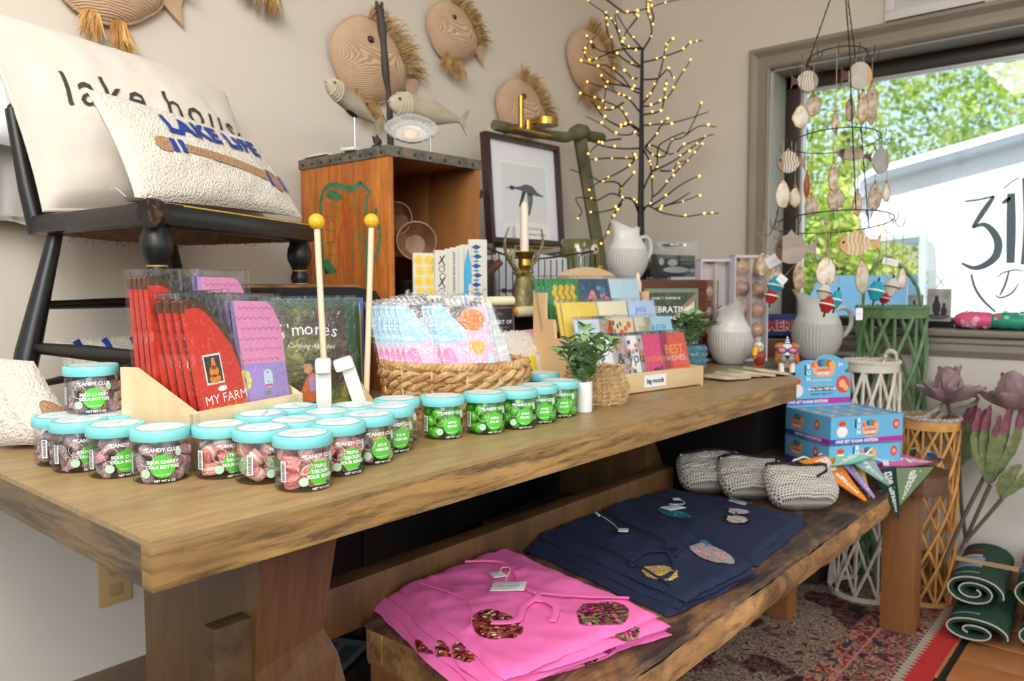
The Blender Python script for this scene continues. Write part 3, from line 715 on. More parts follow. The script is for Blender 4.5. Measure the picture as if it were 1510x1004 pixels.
for y0, y1 in ((cy0, 1.64), (1.642, cy1)): MB(L0).box((cx0+.008, (y0+y1)/2, (TT+cz)/2), (.016, y1-y0, cz-TT-.001), b=.0015).build('plank', CRW, cr)
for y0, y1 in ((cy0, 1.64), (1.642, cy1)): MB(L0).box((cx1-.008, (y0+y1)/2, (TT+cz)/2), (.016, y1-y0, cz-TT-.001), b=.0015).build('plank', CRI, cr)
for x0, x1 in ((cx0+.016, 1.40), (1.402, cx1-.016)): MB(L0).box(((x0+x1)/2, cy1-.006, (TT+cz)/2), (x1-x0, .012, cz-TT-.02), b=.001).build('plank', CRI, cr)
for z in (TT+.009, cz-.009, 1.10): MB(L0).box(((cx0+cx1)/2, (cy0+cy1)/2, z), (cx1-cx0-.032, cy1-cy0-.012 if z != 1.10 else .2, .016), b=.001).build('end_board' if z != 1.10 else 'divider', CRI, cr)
mb = MB(L0)
mb.box(((cx0+cx1)/2, (cy0+cy1)/2, cz+.001), (cx1-cx0+.006, cy1-cy0+.006, .004), b=.001)
mb.box((cx0-.002, (cy0+cy1)/2, cz-.011), (.003, cy1-cy0+.006, .024), b=.001); mb.box(((cx0+cx1)/2, cy0-.002, cz-.011), (cx1-cx0+.006, .003, .024), b=.001); mb.build('metal_band', RUST, cr)
mb = MB(L0)
for i in range(9): mb.sphere((cx0-.004, lerp(cy0+.02, cy1-.02, i/8), cz-.012), .004, 8, 6)
for i in range(6): mb.sphere((lerp(cx0+.03, cx1-.03, i/5), cy0-.004, cz-.012), .004, 8, 6)
mb.build('nail_head', mat('4a3a2c', .5, .5), cr, kind='stuff')
GRN = speck('green_stencil', [(.3, '2f6b4a'), (.7, '4c8460')], 60, .6, .05); REDS = speck('red_stencil', [(.3, 'b8431d'), (.7, 'c25a26')], 60, .6, .05)
def oncr(px, py): p = at('x', cx0-.0006, px, py); return p
def strokes(mb, lst, M=None, w=.003, fn=oncr, X='x'):
    for pts in lst:
        ww = w
        if isinstance(pts[0], (int, float)): ww = pts[0]; pts = pts[1]
        P = [fn(*p) for p in pts]; n = len(P); vs = []
        for i in range(n):
            a = P[max(i-1, 0)]; b = P[min(i+1, n-1)]; t = (b-a).normalized(); q = Vector((0, -t.z, t.y))*ww/2 if X == 'x' else Vector((-t.z, 0, t.x))*ww/2
            vs += [tuple(P[i]+q), tuple(P[i]-q)]
        mb.add(vs, [(2*i, 2*i+1, 2*i+3, 2*i+2) for i in range(n-1)])
mb = MB(L0)
strokes(mb, [(.013, [(473, 325), (472, 300), (476, 283), (484, 274), (494, 272), (508, 276), (520, 277), (527, 274), (531, 268)]), (.010, [(531, 268), (538, 276), (546, 283), (541, 292), (539, 304), (541, 318), (544, 326)]),
   (.009, [(473, 325), (474, 360), (477, 395), (482, 404)]), (.008, [(544, 326), (541, 360), (540, 400), (541, 425)]), (.002, [(480, 290), (484, 282), (494, 279), (508, 282), (522, 283), (531, 280), (537, 286)]),
   (.002, [(478, 300), (484, 302), (500, 307)]), (.002, [(480, 318), (490, 320), (500, 322)]), (.002, [(480, 338), (495, 341)]), (.002, [(480, 358), (495, 356)]), (.002, [(482, 378), (494, 374)]),
   (.002, [(518, 296), (528, 308), (536, 318)]), (.002, [(524, 288), (534, 304)]), (.002, [(516, 306), (528, 318)]), (.0035, [(520, 348), (521, 400)]), (.004, [(536, 330), (533, 352), (536, 372), (532, 392)]), (.006, [(530, 340), (528, 356)])])
for (x, y) in ((554, 311), (557, 323), (559, 335), (560, 347), (559, 358), (557, 369), (554, 379), (549, 318)):
    p = oncr(x, y); mb.add([(p.x, p.y+.0065*cos(k*pi/5), p.z+.009*sin(k*pi/5)) for k in range(10)], [tuple(range(10))])
for (pts) in ([(480, 288), (488, 280), (500, 284), (506, 292), (498, 296), (486, 293)], [(477, 385), (484, 381), (498, 402), (480, 404)]):
    mb.add([tuple(oncr(*q)) for q in pts], [tuple(range(len(pts)))])
mtext(mb, 'BOTTLING WORKS', T(cx0-.0006, 1.79, 1.10)@RY(-90)@RX(0)@RZ(0)@Matrix(((1, 0, 0, 0), (0, -1, 0, 0), (0, 0, -1, 0), (0, 0, 0, 1))) , size=.016, space=1.2)
mb.build('green_shield_print', GRN, cr, smooth=False, fix=False)
mb = MB(L0)
strokes(mb, [(.006, [(509, 294), (504, 298), (503, 307), (507, 315), (514, 315), (516, 308), (513, 300), (509, 294)]), (.007, [(508, 316), (503, 335), (498, 350), (500, 380)]), (.012, [(512, 320), (513, 350), (511, 378), (514, 402)]), (.004, [(488, 324), (496, 330), (493, 352), (490, 362)])])
mb.build('red_figure_print', REDS, cr, smooth=False, fix=False)
# ---- things on the crate
CT = cz+.0032
DW = speck('bleached_wood', [(.25, '8f8473'), (.5, 'b5a993'), (.75, 'cdc3b0')], 30, .8, .5, .002, (.15, 1, 1), 5)
def stand_fish(name, p, L, tilt, yaw, rodh, label, flat=.5, base=True):
    o = root(name, p, yaw, label, 'sculpture'); M = T(0, 0, rodh)@RY(tilt)
    prof = [(-.5, .012), (-.49, .03), (-.46, .062), (-.40, .095), (-.30, .118), (-.27, .120), (-.265, .116), (-.1, .122), (.05, .11), (.18, .08), (.30, .045), (.37, .030), (.385, .028)]
    mb = MB(M); n = 20; vs = []
    for x, r in prof:
        for k in range(n):
            a = 2*pi*k/n; vs.append((x*L, r*L*.62*cos(a), r*L*sin(a)+.008*L*(1-abs(x)*2)))
    m = len(prof); fs = [(i*n+k, i*n+(k+1) % n, (i+1)*n+(k+1) % n, (i+1)*n+k) for i in range(m-1) for k in range(n)]+[tuple(range(n))[::-1], tuple((m-1)*n+k for k in range(n))]
    mb.add(vs, fs); mb.build('body', DW, o, ang=50)
    mb = MB(M); mb.prism([(.36*L, .02*L), (.42*L, .03*L), (.50*L, .12*L), (.525*L, .10*L), (.48*L, .0), (.52*L, -.115*L), (.50*L, -.13*L), (.42*L, -.035*L), (.36*L, -.02*L)], .014*L, RX(90)@T(0, 0, -.007*L)); mb.build('tail_fin', DW, o)
    mb = MB(M)
    for k in range(4): 
        x = (-.41+.035*k)*L; r = (.094+.008*k)*L; mb.tube([(x+.02*L*sin(pi*i/12)*.8, -r*.62*sin(pi*i/12)*1.02, r*cos(pi*i/12)*1.01) for i in range(13)], .0022, 5)
    mb.build('gill_line', DW, o)
    mb = MB(M); mb.sphere((-.42*L, -.052*L, .035*L), .014*L, 10, 8); mb.build('eye', mat('4b4238', .4), o)
    mb = MB(M); mb.sphere((-.495*L, 0, .0), (.02*L, .02*L, .012*L), 8, 6); mb.build('mouth', mat('8d8a90', .4), o)
    mb = MB(M); mb.sphere((-.02*L, 0, -.11*L), (.10*L, .035*L, .022*L), 14, 8); mb.build('saddle', BLK2, o)
    mb = MB(); mb.tube([(0, 0, 0.002), (0, 0, rodh-.10*L)], .0026, 10); mb.build('rod', mat('c8c6c2', .25, .9), o)
    if base: mb = MB(); mb.box((0, 0, .004), (.06, .045, .008), b=.002); mb.build('base', mat('d8d5cf', .6), o)
    return o
p = at('z', CT, 508, 219); stand_fish('carved_fish', (1.262, 1.60, CT), .225, 17, 14, .115, 'smaller whitewashed carved fish on a rod at the left of the crate top')
stand_fish('carved_fish', (1.455, 1.53, CT), .29, 1, 2, .118, 'longer whitewashed carved fish on a rod at the right of the crate top')
BARK = speck('dark_bark', [(.3, '2c2521'), (.7, '4a403a')], 30, .7, .5, .002, (1, 1, .2))
a_ = at('y', 1.63, 558, 12); 
o = root('dark_branch', (1.40, 1.63, CT), 0, 'tall dark bare branch standing upright on the crate', 'branch')
mb = MB(); P = [at('y', 1.63, *q)-Vector((1.40, 1.63, CT)) for q in ((576, 195), (574, 150), (569, 110), (566, 70), (563, 40), (560, 14))]; P[0].z = .0
mb.tube(spl(P, 4), [.0075+.0015*sin(i*.9)+.0002*i for i in range(21)], 10); q = P[-1]
for d in ((-.012, 0, .018), (.008, 0, .02), (.012, 0, .004), (-.014, 0, .002)): mb.tube([q-Vector((0, 0, .012)), q+Vector(d)], [.008, .004], 7)
mb.build('stem', BARK, o)
# crystal heart dish
CRY = thin_clear('cut_crystal', (.93, .93, .95), .22, .03)
GLS = NT('crystal_glass').bsdf('ffffff', .04, 0, None, Transmission_Weight=.75, IOR=1.5)
o = root('crystal_dish', (1.36, 1.50, CT), 0, 'cut crystal shell dish standing on the crate corner', 'dish')
mb = MB(T(0, 0, .042)@RZ(-40)@RX(62)); n = 40
def hf(p, i, a):
    r = hypot(p[0], p[1]); k = 1+.35*cos(a)**2*(.8)+.0
    s = 1+.05*abs(sin(a*10))*(r > .02); return (p[0]*k*s, p[1]*.85*s, p[2])
mb.lathe([(0, 0), (.02, .0), (.036, .006), (.046, .018), (.050, .030), (.046, .029), (.040, .018), (.03, .009), (.012, .005), (0, .005)], n, fn=hf)
mb.build('dish', GLS, o, ang=15)
mb = MB(T(0, 0, .042)@RZ(-40)@RX(62)); mb.sphere((0, 0, .006), (.022, .018, .008), 12, 8); mb.build('shell_insert', mat('d8c3ab', .5), o)
o = root('dark_star', (1.268, 1.52, CT), 20, 'small dark wooden faceted star ornament on the crate', 'ornament')
mb = MB(T(0, 0, .017)@RX(70))
st = [((.023 if i % 2 == 0 else .011)*cos(i*pi/5), (.023 if i % 2 == 0 else .011)*sin(i*pi/5), 0) for i in range(10)]
mb.add(st+[(0, 0, .012), (0, 0, -.012)], [(i, (i+1) % 10, 10) for i in range(10)]+[((i+1) % 10, i, 11) for i in range(10)]); mb.build('star', mat('3a302b', .5), o, smooth=False)
mb = MB(); mb.box((0, 0, .0035), (.028, .018, .007), b=.002); mb.build('foot', mat('3a302b', .5), o)
o = root('coral_piece', (1.268, 1.745, CT), 0, 'flat pale coral piece lying at the left end of the crate top', 'coral')
mb = MB(); mb.grid(lambda u, v: ((v-.5)*.05, (u-.5)*.10, .003+.011*(max(0, (1-(2*u-1)**2)*(1-(2*v-1)**2)))**.5+.002*fbm(u*12, v*9, 3)), 20, 12); mb.grid(lambda u, v: ((v-.5)*.05, (u-.5)*.10, .0005), 4, 4); mb.build('coral', mat('cfc9bf', .9), o)
# bowls + vase in the crate
BOWL = wood('bowl_wood', '5a3b25', '8a6444', 'a98058', 'Z', 14, .5, .5)
def bowl(c, rot, r, label):
    o = root('wooden_bowl', c, 0, label, 'bowl', rot=[rad(q) for q in rot]); mb = MB()
    mb.lathe([(0, 0), (.35*r, 0), (.55*r, .12*r), (.85*r, .55*r), (r, 1.1*r), (.94*r, 1.1*r), (.80*r, .58*r), (.5*r, .2*r), (0, .12*r)], 28); mb.build('bowl', BOWL, o); return o
bowl(at('y', 1.50, 612, 362), (80, 0, -38), .050, 'small turned wooden bowl tipped on its side above the black vase')
bowl(at('y', 1.54, 592, 330), (80, 0, -60), .045, 'wooden bowl on its side deeper inside the crate')
GLZ = NT('black_glaze').bsdf('0f1412', .12, 0, None)
o = root('black_vase', (1.345, 1.500, TT), 0, 'black ribbed glazed vase in front of the crate opening', 'vase')
k = .275
pr = [(0, 0), (.05, 0), (.058, .01)]+[(.066+.0016*(i % 2)-.010*(i/26)**2, .02+i*.0085) for i in range(26)]+[(.044, .245), (.047, .256), (.052, .262), (.052, .270), (.046, .272), (.040, .262), (.038, .2), (0, .19)]
mb = MB(); mb.lathe([(r*.82, z*1.0) for r, z in pr], 32); mb.build('body', GLZ, o, ang=60)
# rush topped stool in front of the crate
so_ = root('black_stool', (1.06, 1.585, TT), 0, 'low black painted stool with a rush seat edge behind the chair leg', 'stool'); L0 = loc(so_)
SZ = 1.022
mb = MB(L0); mb.prism([(.86, SZ-.06), (.86, SZ-.006), (1.13, SZ-.006), (1.19, SZ-.016), (1.225, SZ-.06)], .035, T(0, 1.475, 0)@RX(90)); mb.build('apron', BLK, so_)
mb = MB(L0); mb.box((1.03, 1.55, SZ-.012), (.30, .14, .026), b=.008); mb.build('rush_seat', speck('rush_light', [(.3, '5d3a20'), (.5, '8a5d36'), (.75, 'b98e62')], 50, .85, 1, .006, (.3, 1, 1)), so_)
for x in (.89, 1.18):
    for y in (1.475, 1.62): MB(L0).tube([(x, y, SZ-.03), (x, y, TT)], .013, 10).build('leg', BLK2, so_)
# ================================================================== CANDY JARS
LIDM = speck('aqua_lid', [(.3, '7fd3d6'), (.7, '86dadb')], 5, .32, .02)
CLR = thin_clear('jar_plastic', (.97, .98, .98), .05, .04)
LGRN = mat('55c13a', .5, name='label_green'); MINT = mat('b4dfb8', .5, name='mint_dot'); WHT = mat('f4f4f2', .5, name='white_print'); 
JR, JH, LH = .0365, .057, .0135
def wrapcyl(mb, r, ang0=0):
    # x -> around the cylinder starting from the -Y direction, y -> up, z -> outward
    mb.v = [((r+z)*sin(x/r), -(r+z)*cos(x/r), y) for x, y, z in mb.v]; return mb
def fine_disc(mb, x, y, r, z=0, n=24, rings=4):
    vs = [(x, y, z)]+[(x+r*k/rings*cos(2*pi*i/n), y+r*k/rings*sin(2*pi*i/n), z) for k in range(1, rings+1) for i in range(n)]
    fs = [(0, 1+i, 1+(i+1) % n) for i in range(n)]+[(1+(k-1)*n+i, 1+k*n+i, 1+k*n+(i+1) % n, 1+(k-1)*n+(i+1) % n) for k in range(1, rings) for i in range(n)]
    return mb.add(vs, fs)
JAR = {}
def make_jar(kind, words):
    o = root('candy_jar', (0, 0, 0)); 
    mb = MB(); r = JR
    mb.lathe([(0, 0), (r-.004, 0), (r-.001, .002), (r, .005), (r, JH-.006), (r-.002, JH-.002), (r-.002, JH)], 36)
    mb.v = mb.v; b = mb.build('jar_body', CLR, o, ang=50)
    mb = MB(); mb.lathe([(0, JH-.001), (r+.0012, JH-.001), (r+.0018, JH), (r+.0018, JH+LH-.002), (r+.0006, JH+LH), (r-.004, JH+LH+.0002), (r-.0045, JH+LH-.0006), (0, JH+LH-.0006)], 40)
    lid = mb.build('lid', LIDM, o, ang=35)
    mb = MB(); fine_disc(mb, 0, 0, r-.0065, JH+LH+.0001, 30, 1); mb.build('lid_label', mat('e9f4f4', .25, name='lid_label'), lid, smooth=False)
    mb = MB(); mtext(mb, 'CANDY CLUB', T(0, .006, JH+LH+.0006), size=.008); mb.build('lid_lettering', mat('9fbcc0', .4), lid, smooth=False, fix=False)
    mb = MB(); fine_disc(mb, 0, .024, .0155, .0006); wrapcyl(mb, r); mb.build('label_disc', LGRN, o, fix=False)
    mb = MB(); y = .031
    for i, wd in enumerate(words): mtext(mb, wd, T(0, .024+.0034*(len(words)-1)-.0066*i+.002, .0012), size=.0058 if len(words) < 3 else .0062, off=.035)
    mtext(mb, 'Twisted + Sour', T(0, .024-.0066*len(words)/2-.0045, .0012), size=.003)
    mtext(mb, 'CANDY CLUB', T(.001, .0455, .0008), size=.0068, off=.03)
    mtext(mb, 'NET WT 6 OZ', T(.002, .0045, .0008), size=.0042, off=.02)
    for a, b_ in ((-.0205, .0475), (-.0222, .0462), (-.0190, .0462)): fine_disc(mb, a, b_, .0012, .0008, 10, 1)
    disc(mb, -.020, .0335, .0095, .0008, 28, ring=.0004); disc(mb, .022, .028, .0085, .0008, 28, ring=.0004)
    wrapcyl(mb, r); mb.build('white_lettering', WHT, o, smooth=False, fix=False)
    mb = MB(); fine_disc(mb, -.0215, .0145, .0058, .0007); fine_disc(mb, .0205, .0405, .0045, .0007); wrapcyl(mb, r); mb.build('mint_dot', MINT, o, fix=False, kind='stuff')
    mb = MB(); 
    for dx in (-.046, .046):
        pass
    mb.add([(-.052, .014, .0006), (-.044, .014, .0006), (-.044, .040, .0006), (-.052, .040, .0006)], [(0, 1, 2, 3)]); wrapcyl(mb, r); bl = mb.build('barcode_label', WHT, o, fix=False)
    mb = MB(); yb = .0155
    while yb < .0385:
        h = .0004+.0007*random.random(); mb.add([(-.0505, yb, .001), (-.0455, yb, .001), (-.0455, yb+h, .001), (-.0505, yb+h, .001)], [(0, 1, 2, 3)]); yb += h+.0007
    wrapcyl(mb, r); mb.build('barcode', mat('222222', .6), bl, fix=False, kind='stuff')
    JAR[kind] = [o, False]; return o
random.seed(7)
make_jar('cherry', ['SOUR CHERRY', 'COLA BOTTLES']); make_jar('decker', ['TRIPLE', 'DECKER', 'SOUR BEARS']); make_jar('mix', ['SOUR', 'HEROES']); make_jar('apple', ['APPLE', 'SOURS'])
# candies
def pack(r, R, H, n, seed, squash=1):
    rnd = random.Random(seed); out = []
    for _ in range(n):
        best = None
        for _ in range(90):
            q = rnd.random()**.4*(R-r); a = rnd.random()*2*pi; x, y = q*cos(a), q*sin(a); z = r
            for (a_, b_, c_) in out:
                d2 = (x-a_)**2+(y-b_)**2
                if d2 < 4*r*r: z = max(z, c_+sqrt(4*r*r-d2))
            if best is None or z < best[2]: best = (x, y, z)
        if best[2]+r > H: break
        out.append(best)
    return out
SUG = lambda nm, a, b: speck(nm, [(.35, a), (.5, b), (.62, 'f2dfe0')], 900, .8, .5, .001, det=2)
CHM = [SUG('sugar_cherry', '8d4a5a', 'b98a96'), SUG('sugar_cola', '4a3634', '8d7b78'), SUG('sugar_pink', 'b25a72', 'd9a0ac')]
GB = NT('green_candy').bsdf('62c433', .18, 0, None, Subsurface_Weight=.0, Coat_Weight=.5)
def bottle_mesh(m, s):
    mb = MB(RY(90)); r = .0078
    mb.lathe([(0, -.0125), (.0055, -.0125), (.0078, -.010), (.0082, -.004), (.007, .001), (.0048, .005), (.0045, .009), (.0052, .0105), (.0035, .0125), (0, .0125)], 10, fn=lambda p, i, a: (p[0], p[1]*.75, p[2])); return mb.mesh('cola_bottle_candy', m)
def decker_mesh(ms, s):
    mb = MB(); rnd = random.Random(s)
    for k, (z0, z1, m_) in enumerate(((-.0085, -.003, 0), (-.003, .003, 1), (.003, .0085, 2))):
        mb.k = m_; mb.lathe([(0, z0), (.0078, z0), (.0092, z0+.0012), (.0092, z1-.0004), (.0086, z1), (0, z1)], 12, fn=lambda p, i, a: (p[0]*1.35, p[1]*.9, p[2]))
    return mb.mesh('gummy_bear_candy', ms)
RDS = SUG('sugar_red', 'd8443f', 'ef7f76'); WHS = SUG('sugar_white', 'efd8b8', 'f6e7cf'); GNS = SUG('sugar_green', '4f8f55', '86b47c'); PKS = SUG('sugar_coral', 'e8605a', 'f59488')
PUS = SUG('sugar_purple', '6c3552', 'a5708a'); YLS = SUG('sugar_yellow', 'd9a516', 'eec84e'); LMS = SUG('sugar_lime', '8fae2c', 'bccf60')
mbg = MB(); mbg.sphere((0, 0, 0), .0098, 16, 10)
CM = {'apple': [mbg.mesh('candy_ball', GB)], 'cherry': [bottle_mesh(m, 1) for m in CHM]+[bottle_mesh(CHM[0], 1)],
      'decker': [decker_mesh([RDS, WHS, PKS], 1), decker_mesh([GNS, WHS, RDS], 2), decker_mesh([PKS, WHS, PKS], 3), decker_mesh([PKS, RDS, PKS], 4)],
      'mix': [decker_mesh([m, m, m], 5) for m in (PUS, YLS, LMS, PUS)]}
CN = {'apple': ('candy_ball', 'glossy green candy ball', .0098, 30), 'cherry': ('cola_bottle_candy', 'sugared cola bottle candy', .0096, 32), 'decker': ('gummy_candy', 'sugared striped gummy candy', .0112, 24), 'mix': ('gummy_candy', 'sugared fruit gummy candy', .0112, 24)}
PK = {k: [pack(v[2], JR-.001, JH+.004, v[3], s) for s in (1, 2)] for k, v in CN.items()}
def place_jar(kind, px, py, rz, label, where, zb=TT, fill=True, ang=None):
    c = at('z', zb, px, py); o0, used = JAR[kind]
    face = math.degrees(atan2(-c.y, -c.x))+90+rz     # label towards the camera at rz = 0
    if not used: o = o0; o.location = c; o.rotation_euler = (0, 0, rad(face)); JAR[kind][1] = True; o['label'] = label; o['category'] = 'jar'
    else: o = copy_tree(o0, c, face, label=label)
    o['group'] = {'cherry': 'jars of cola bottle candy', 'decker': 'jars of striped gummy candy', 'mix': 'jars of mixed gummy candy', 'apple': 'jars of green candy balls'}[kind]
    if fill:
        nm, lb, r, n = CN[kind]; rnd = random.Random(int(px*7+py)); P = PK[kind][int(px) % 2]
        for (x, y, z) in P:
            q = bpy.data.objects.new(nm, rnd.choice(CM[kind])); COL.objects.link(q); a = rad(face)
            q.location = (c.x+x*cos(a)-y*sin(a), c.y+x*sin(a)+y*cos(a), zb+.0008+z)
            q.rotation_euler = (rnd.gauss(0, .7), rnd.gauss(0, .7), rnd.random()*6.28)
            q['label'] = lb+' inside '+where; q['category'] = 'candy'; q['group'] = 'candies inside '+where
    return o
ZL = TT+JH+LH
cj = 'cola bottle candy jar'
jars = [
 ('cherry', 93, 681, 38, 'candy jar at the left end of the front row of cola bottle jars', 'the leftmost cola bottle jar', TT),
 ('cherry', 119, 690, 24, 'second cola bottle candy jar from the left in the front row', 'the second cola bottle jar from the left', TT),
 ('cherry', 173, 698, 20, 'third cola bottle candy jar from the left, beside the one nearest the camera', 'the third cola bottle jar from the left', TT),
 ('cherry', 239, 705, 2, 'cola bottle candy jar in front of the wooden bin corner', 'the cola bottle jar at the bin corner', TT),
 ('decker', 328, 699, 28, 'striped gummy jar at the left, against the wooden bin', 'the striped gummy jar by the bin', TT),
 ('decker', 388, 706, 50, 'striped gummy jar with its barcode facing out, second in the front row', 'the striped gummy jar with the barcode out', TT),
 ('decker', 448, 717, 34, 'striped gummy jar nearest the table edge, with one green gummy on top', 'the striped gummy jar nearest the table edge', TT),
 ('decker', 500, 695, 30, 'striped gummy jar right of the one nearest the table edge', 'the rightmost striped gummy jar', TT),
 ('mix', 545, 679, 30, 'jar of yellow and purple gummies at the front', 'the front mixed gummy jar', TT),
 ('mix', 576, 663, 26, 'jar of mixed gummies half hidden behind the front one', 'the middle mixed gummy jar', TT),
 ('mix', 586, 648, 20, 'jar of mixed gummies at the back beside the seagrass basket', 'the back mixed gummy jar', TT),
 ('apple', 653, 643, 26, 'jar of green candy balls at the left end of its row', 'the leftmost green jar', TT),
 ('apple', 715, 636, 28, 'second jar of green candy balls from the left', 'the second green jar from the left', TT),
 ('apple', 762, 629, 24, 'third jar of green candy balls from the left', 'the third green jar from the left', TT),
 ('apple', 793, 621, 20, 'fourth jar of green candy balls from the left, in the middle of the right cluster', 'the fourth green jar from the left', TT),
 ('apple', 825, 612, 14, 'jar of green candy balls at the right end beside the white plant pot', 'the rightmost green jar', TT)]
for k, x, y, rz, lb, wh, zb in jars: place_jar(k, x, y, rz, lb, wh, zb)
place_jar('apple', 800, 597, 20, 'jar of green candy balls mostly hidden behind the right cluster', 'the hidden green jar', fill=False)
def lidjar(kind, x, y, rz, lb):
    p = at('z', ZL, x, y); q = Vector((p.x, p.y, TT)); # via its lid centre
    o0, used = JAR[kind]; o = copy_tree(o0, q, rz-130, label=lb); o['group'] = {'cherry': 'jars of cola bottle candy', 'decker': 'jars of striped gummy candy', 'mix': 'jars of mixed gummy candy'}[kind]; return q
lidjar('decker', 385, 609, 0, 'closed candy jar behind the striped gummy jars, its lid touching the bin front')
lidjar('decker', 432, 598, 20, 'closed candy jar farthest back, below the two painted story books')
lidjar('decker', 434, 618, 60, 'closed candy jar in the middle of the cluster behind the nearest lid')
lidjar('mix', 481, 606, 80, 'closed candy jar behind the rightmost striped gummy jar')
lidjar('mix', 524, 596, 40, 'closed candy jar at the foot of the slanted white bracket')
q = lidjar('cherry', 163, 609, 40, 'cola bottle candy jar behind the front row, under the stacked one')
q2 = at('z', ZL, 93, 612)
# stacked jar rests on the jars behind
p = at('z', ZL+.0005, 137, 607)
place_jar('cherry', 137, 606, 4, 'cola bottle candy jar stacked on top of the others', 'the stacked cola bottle jar', ZL+.0006)
# ================================================================== WOODEN BIN WITH BOOKLETS
PINE = wood('pine', 'd8b98a', 'e3c79c', 'ecd6b0', 'Z', 8, .5, .25, .1)
PINE_H = wood('pine_h', 'd8b98a', 'e3c79c', 'ecd6b0', 'X', 8, .5, .25, .1)
bn = root('wooden_bin', (.540, 1.052, TT), 15, 'light pine bin with sloping sides holding red and lilac booklets', 'bin')
BW, BD, BF, BB = .226, .150, .080, .140
mb = MB(); mb.box((BW/2, .006, BF/2+.001), (BW, .010, BF), b=.001); mb.build('front_panel', PINE_H, bn)
for x in (0, BW-.008):
    mb = MB(); mb.prism([(0, .001), (BD, .001), (BD, BB), (BD-.03, BB), (0, BF)], .008, T(x, 0, 0)@RZ(0)@RY(90)@RZ(90)); mb.build('side_panel', PINE, bn, smooth=False)
mb = MB(); mb.box((BW/2, BD-.005, BB/2), (BW-.016, .009, BB-.004)); mb.build('back_panel', PINE_H, bn)
mb = MB(); mb.box((BW/2, BD/2, .006), (BW-.016, BD-.02, .008)); mb.build('bottom_panel', PINE_H, bn)
mb = MB(); mb.box((BW/2, .085, .035), (BW-.018, .06, .05)); mb.build('step', PINE_H, bn)
SLV = thin_clear('plastic_sleeve', (.985, .985, .985), .05, .10, .8)
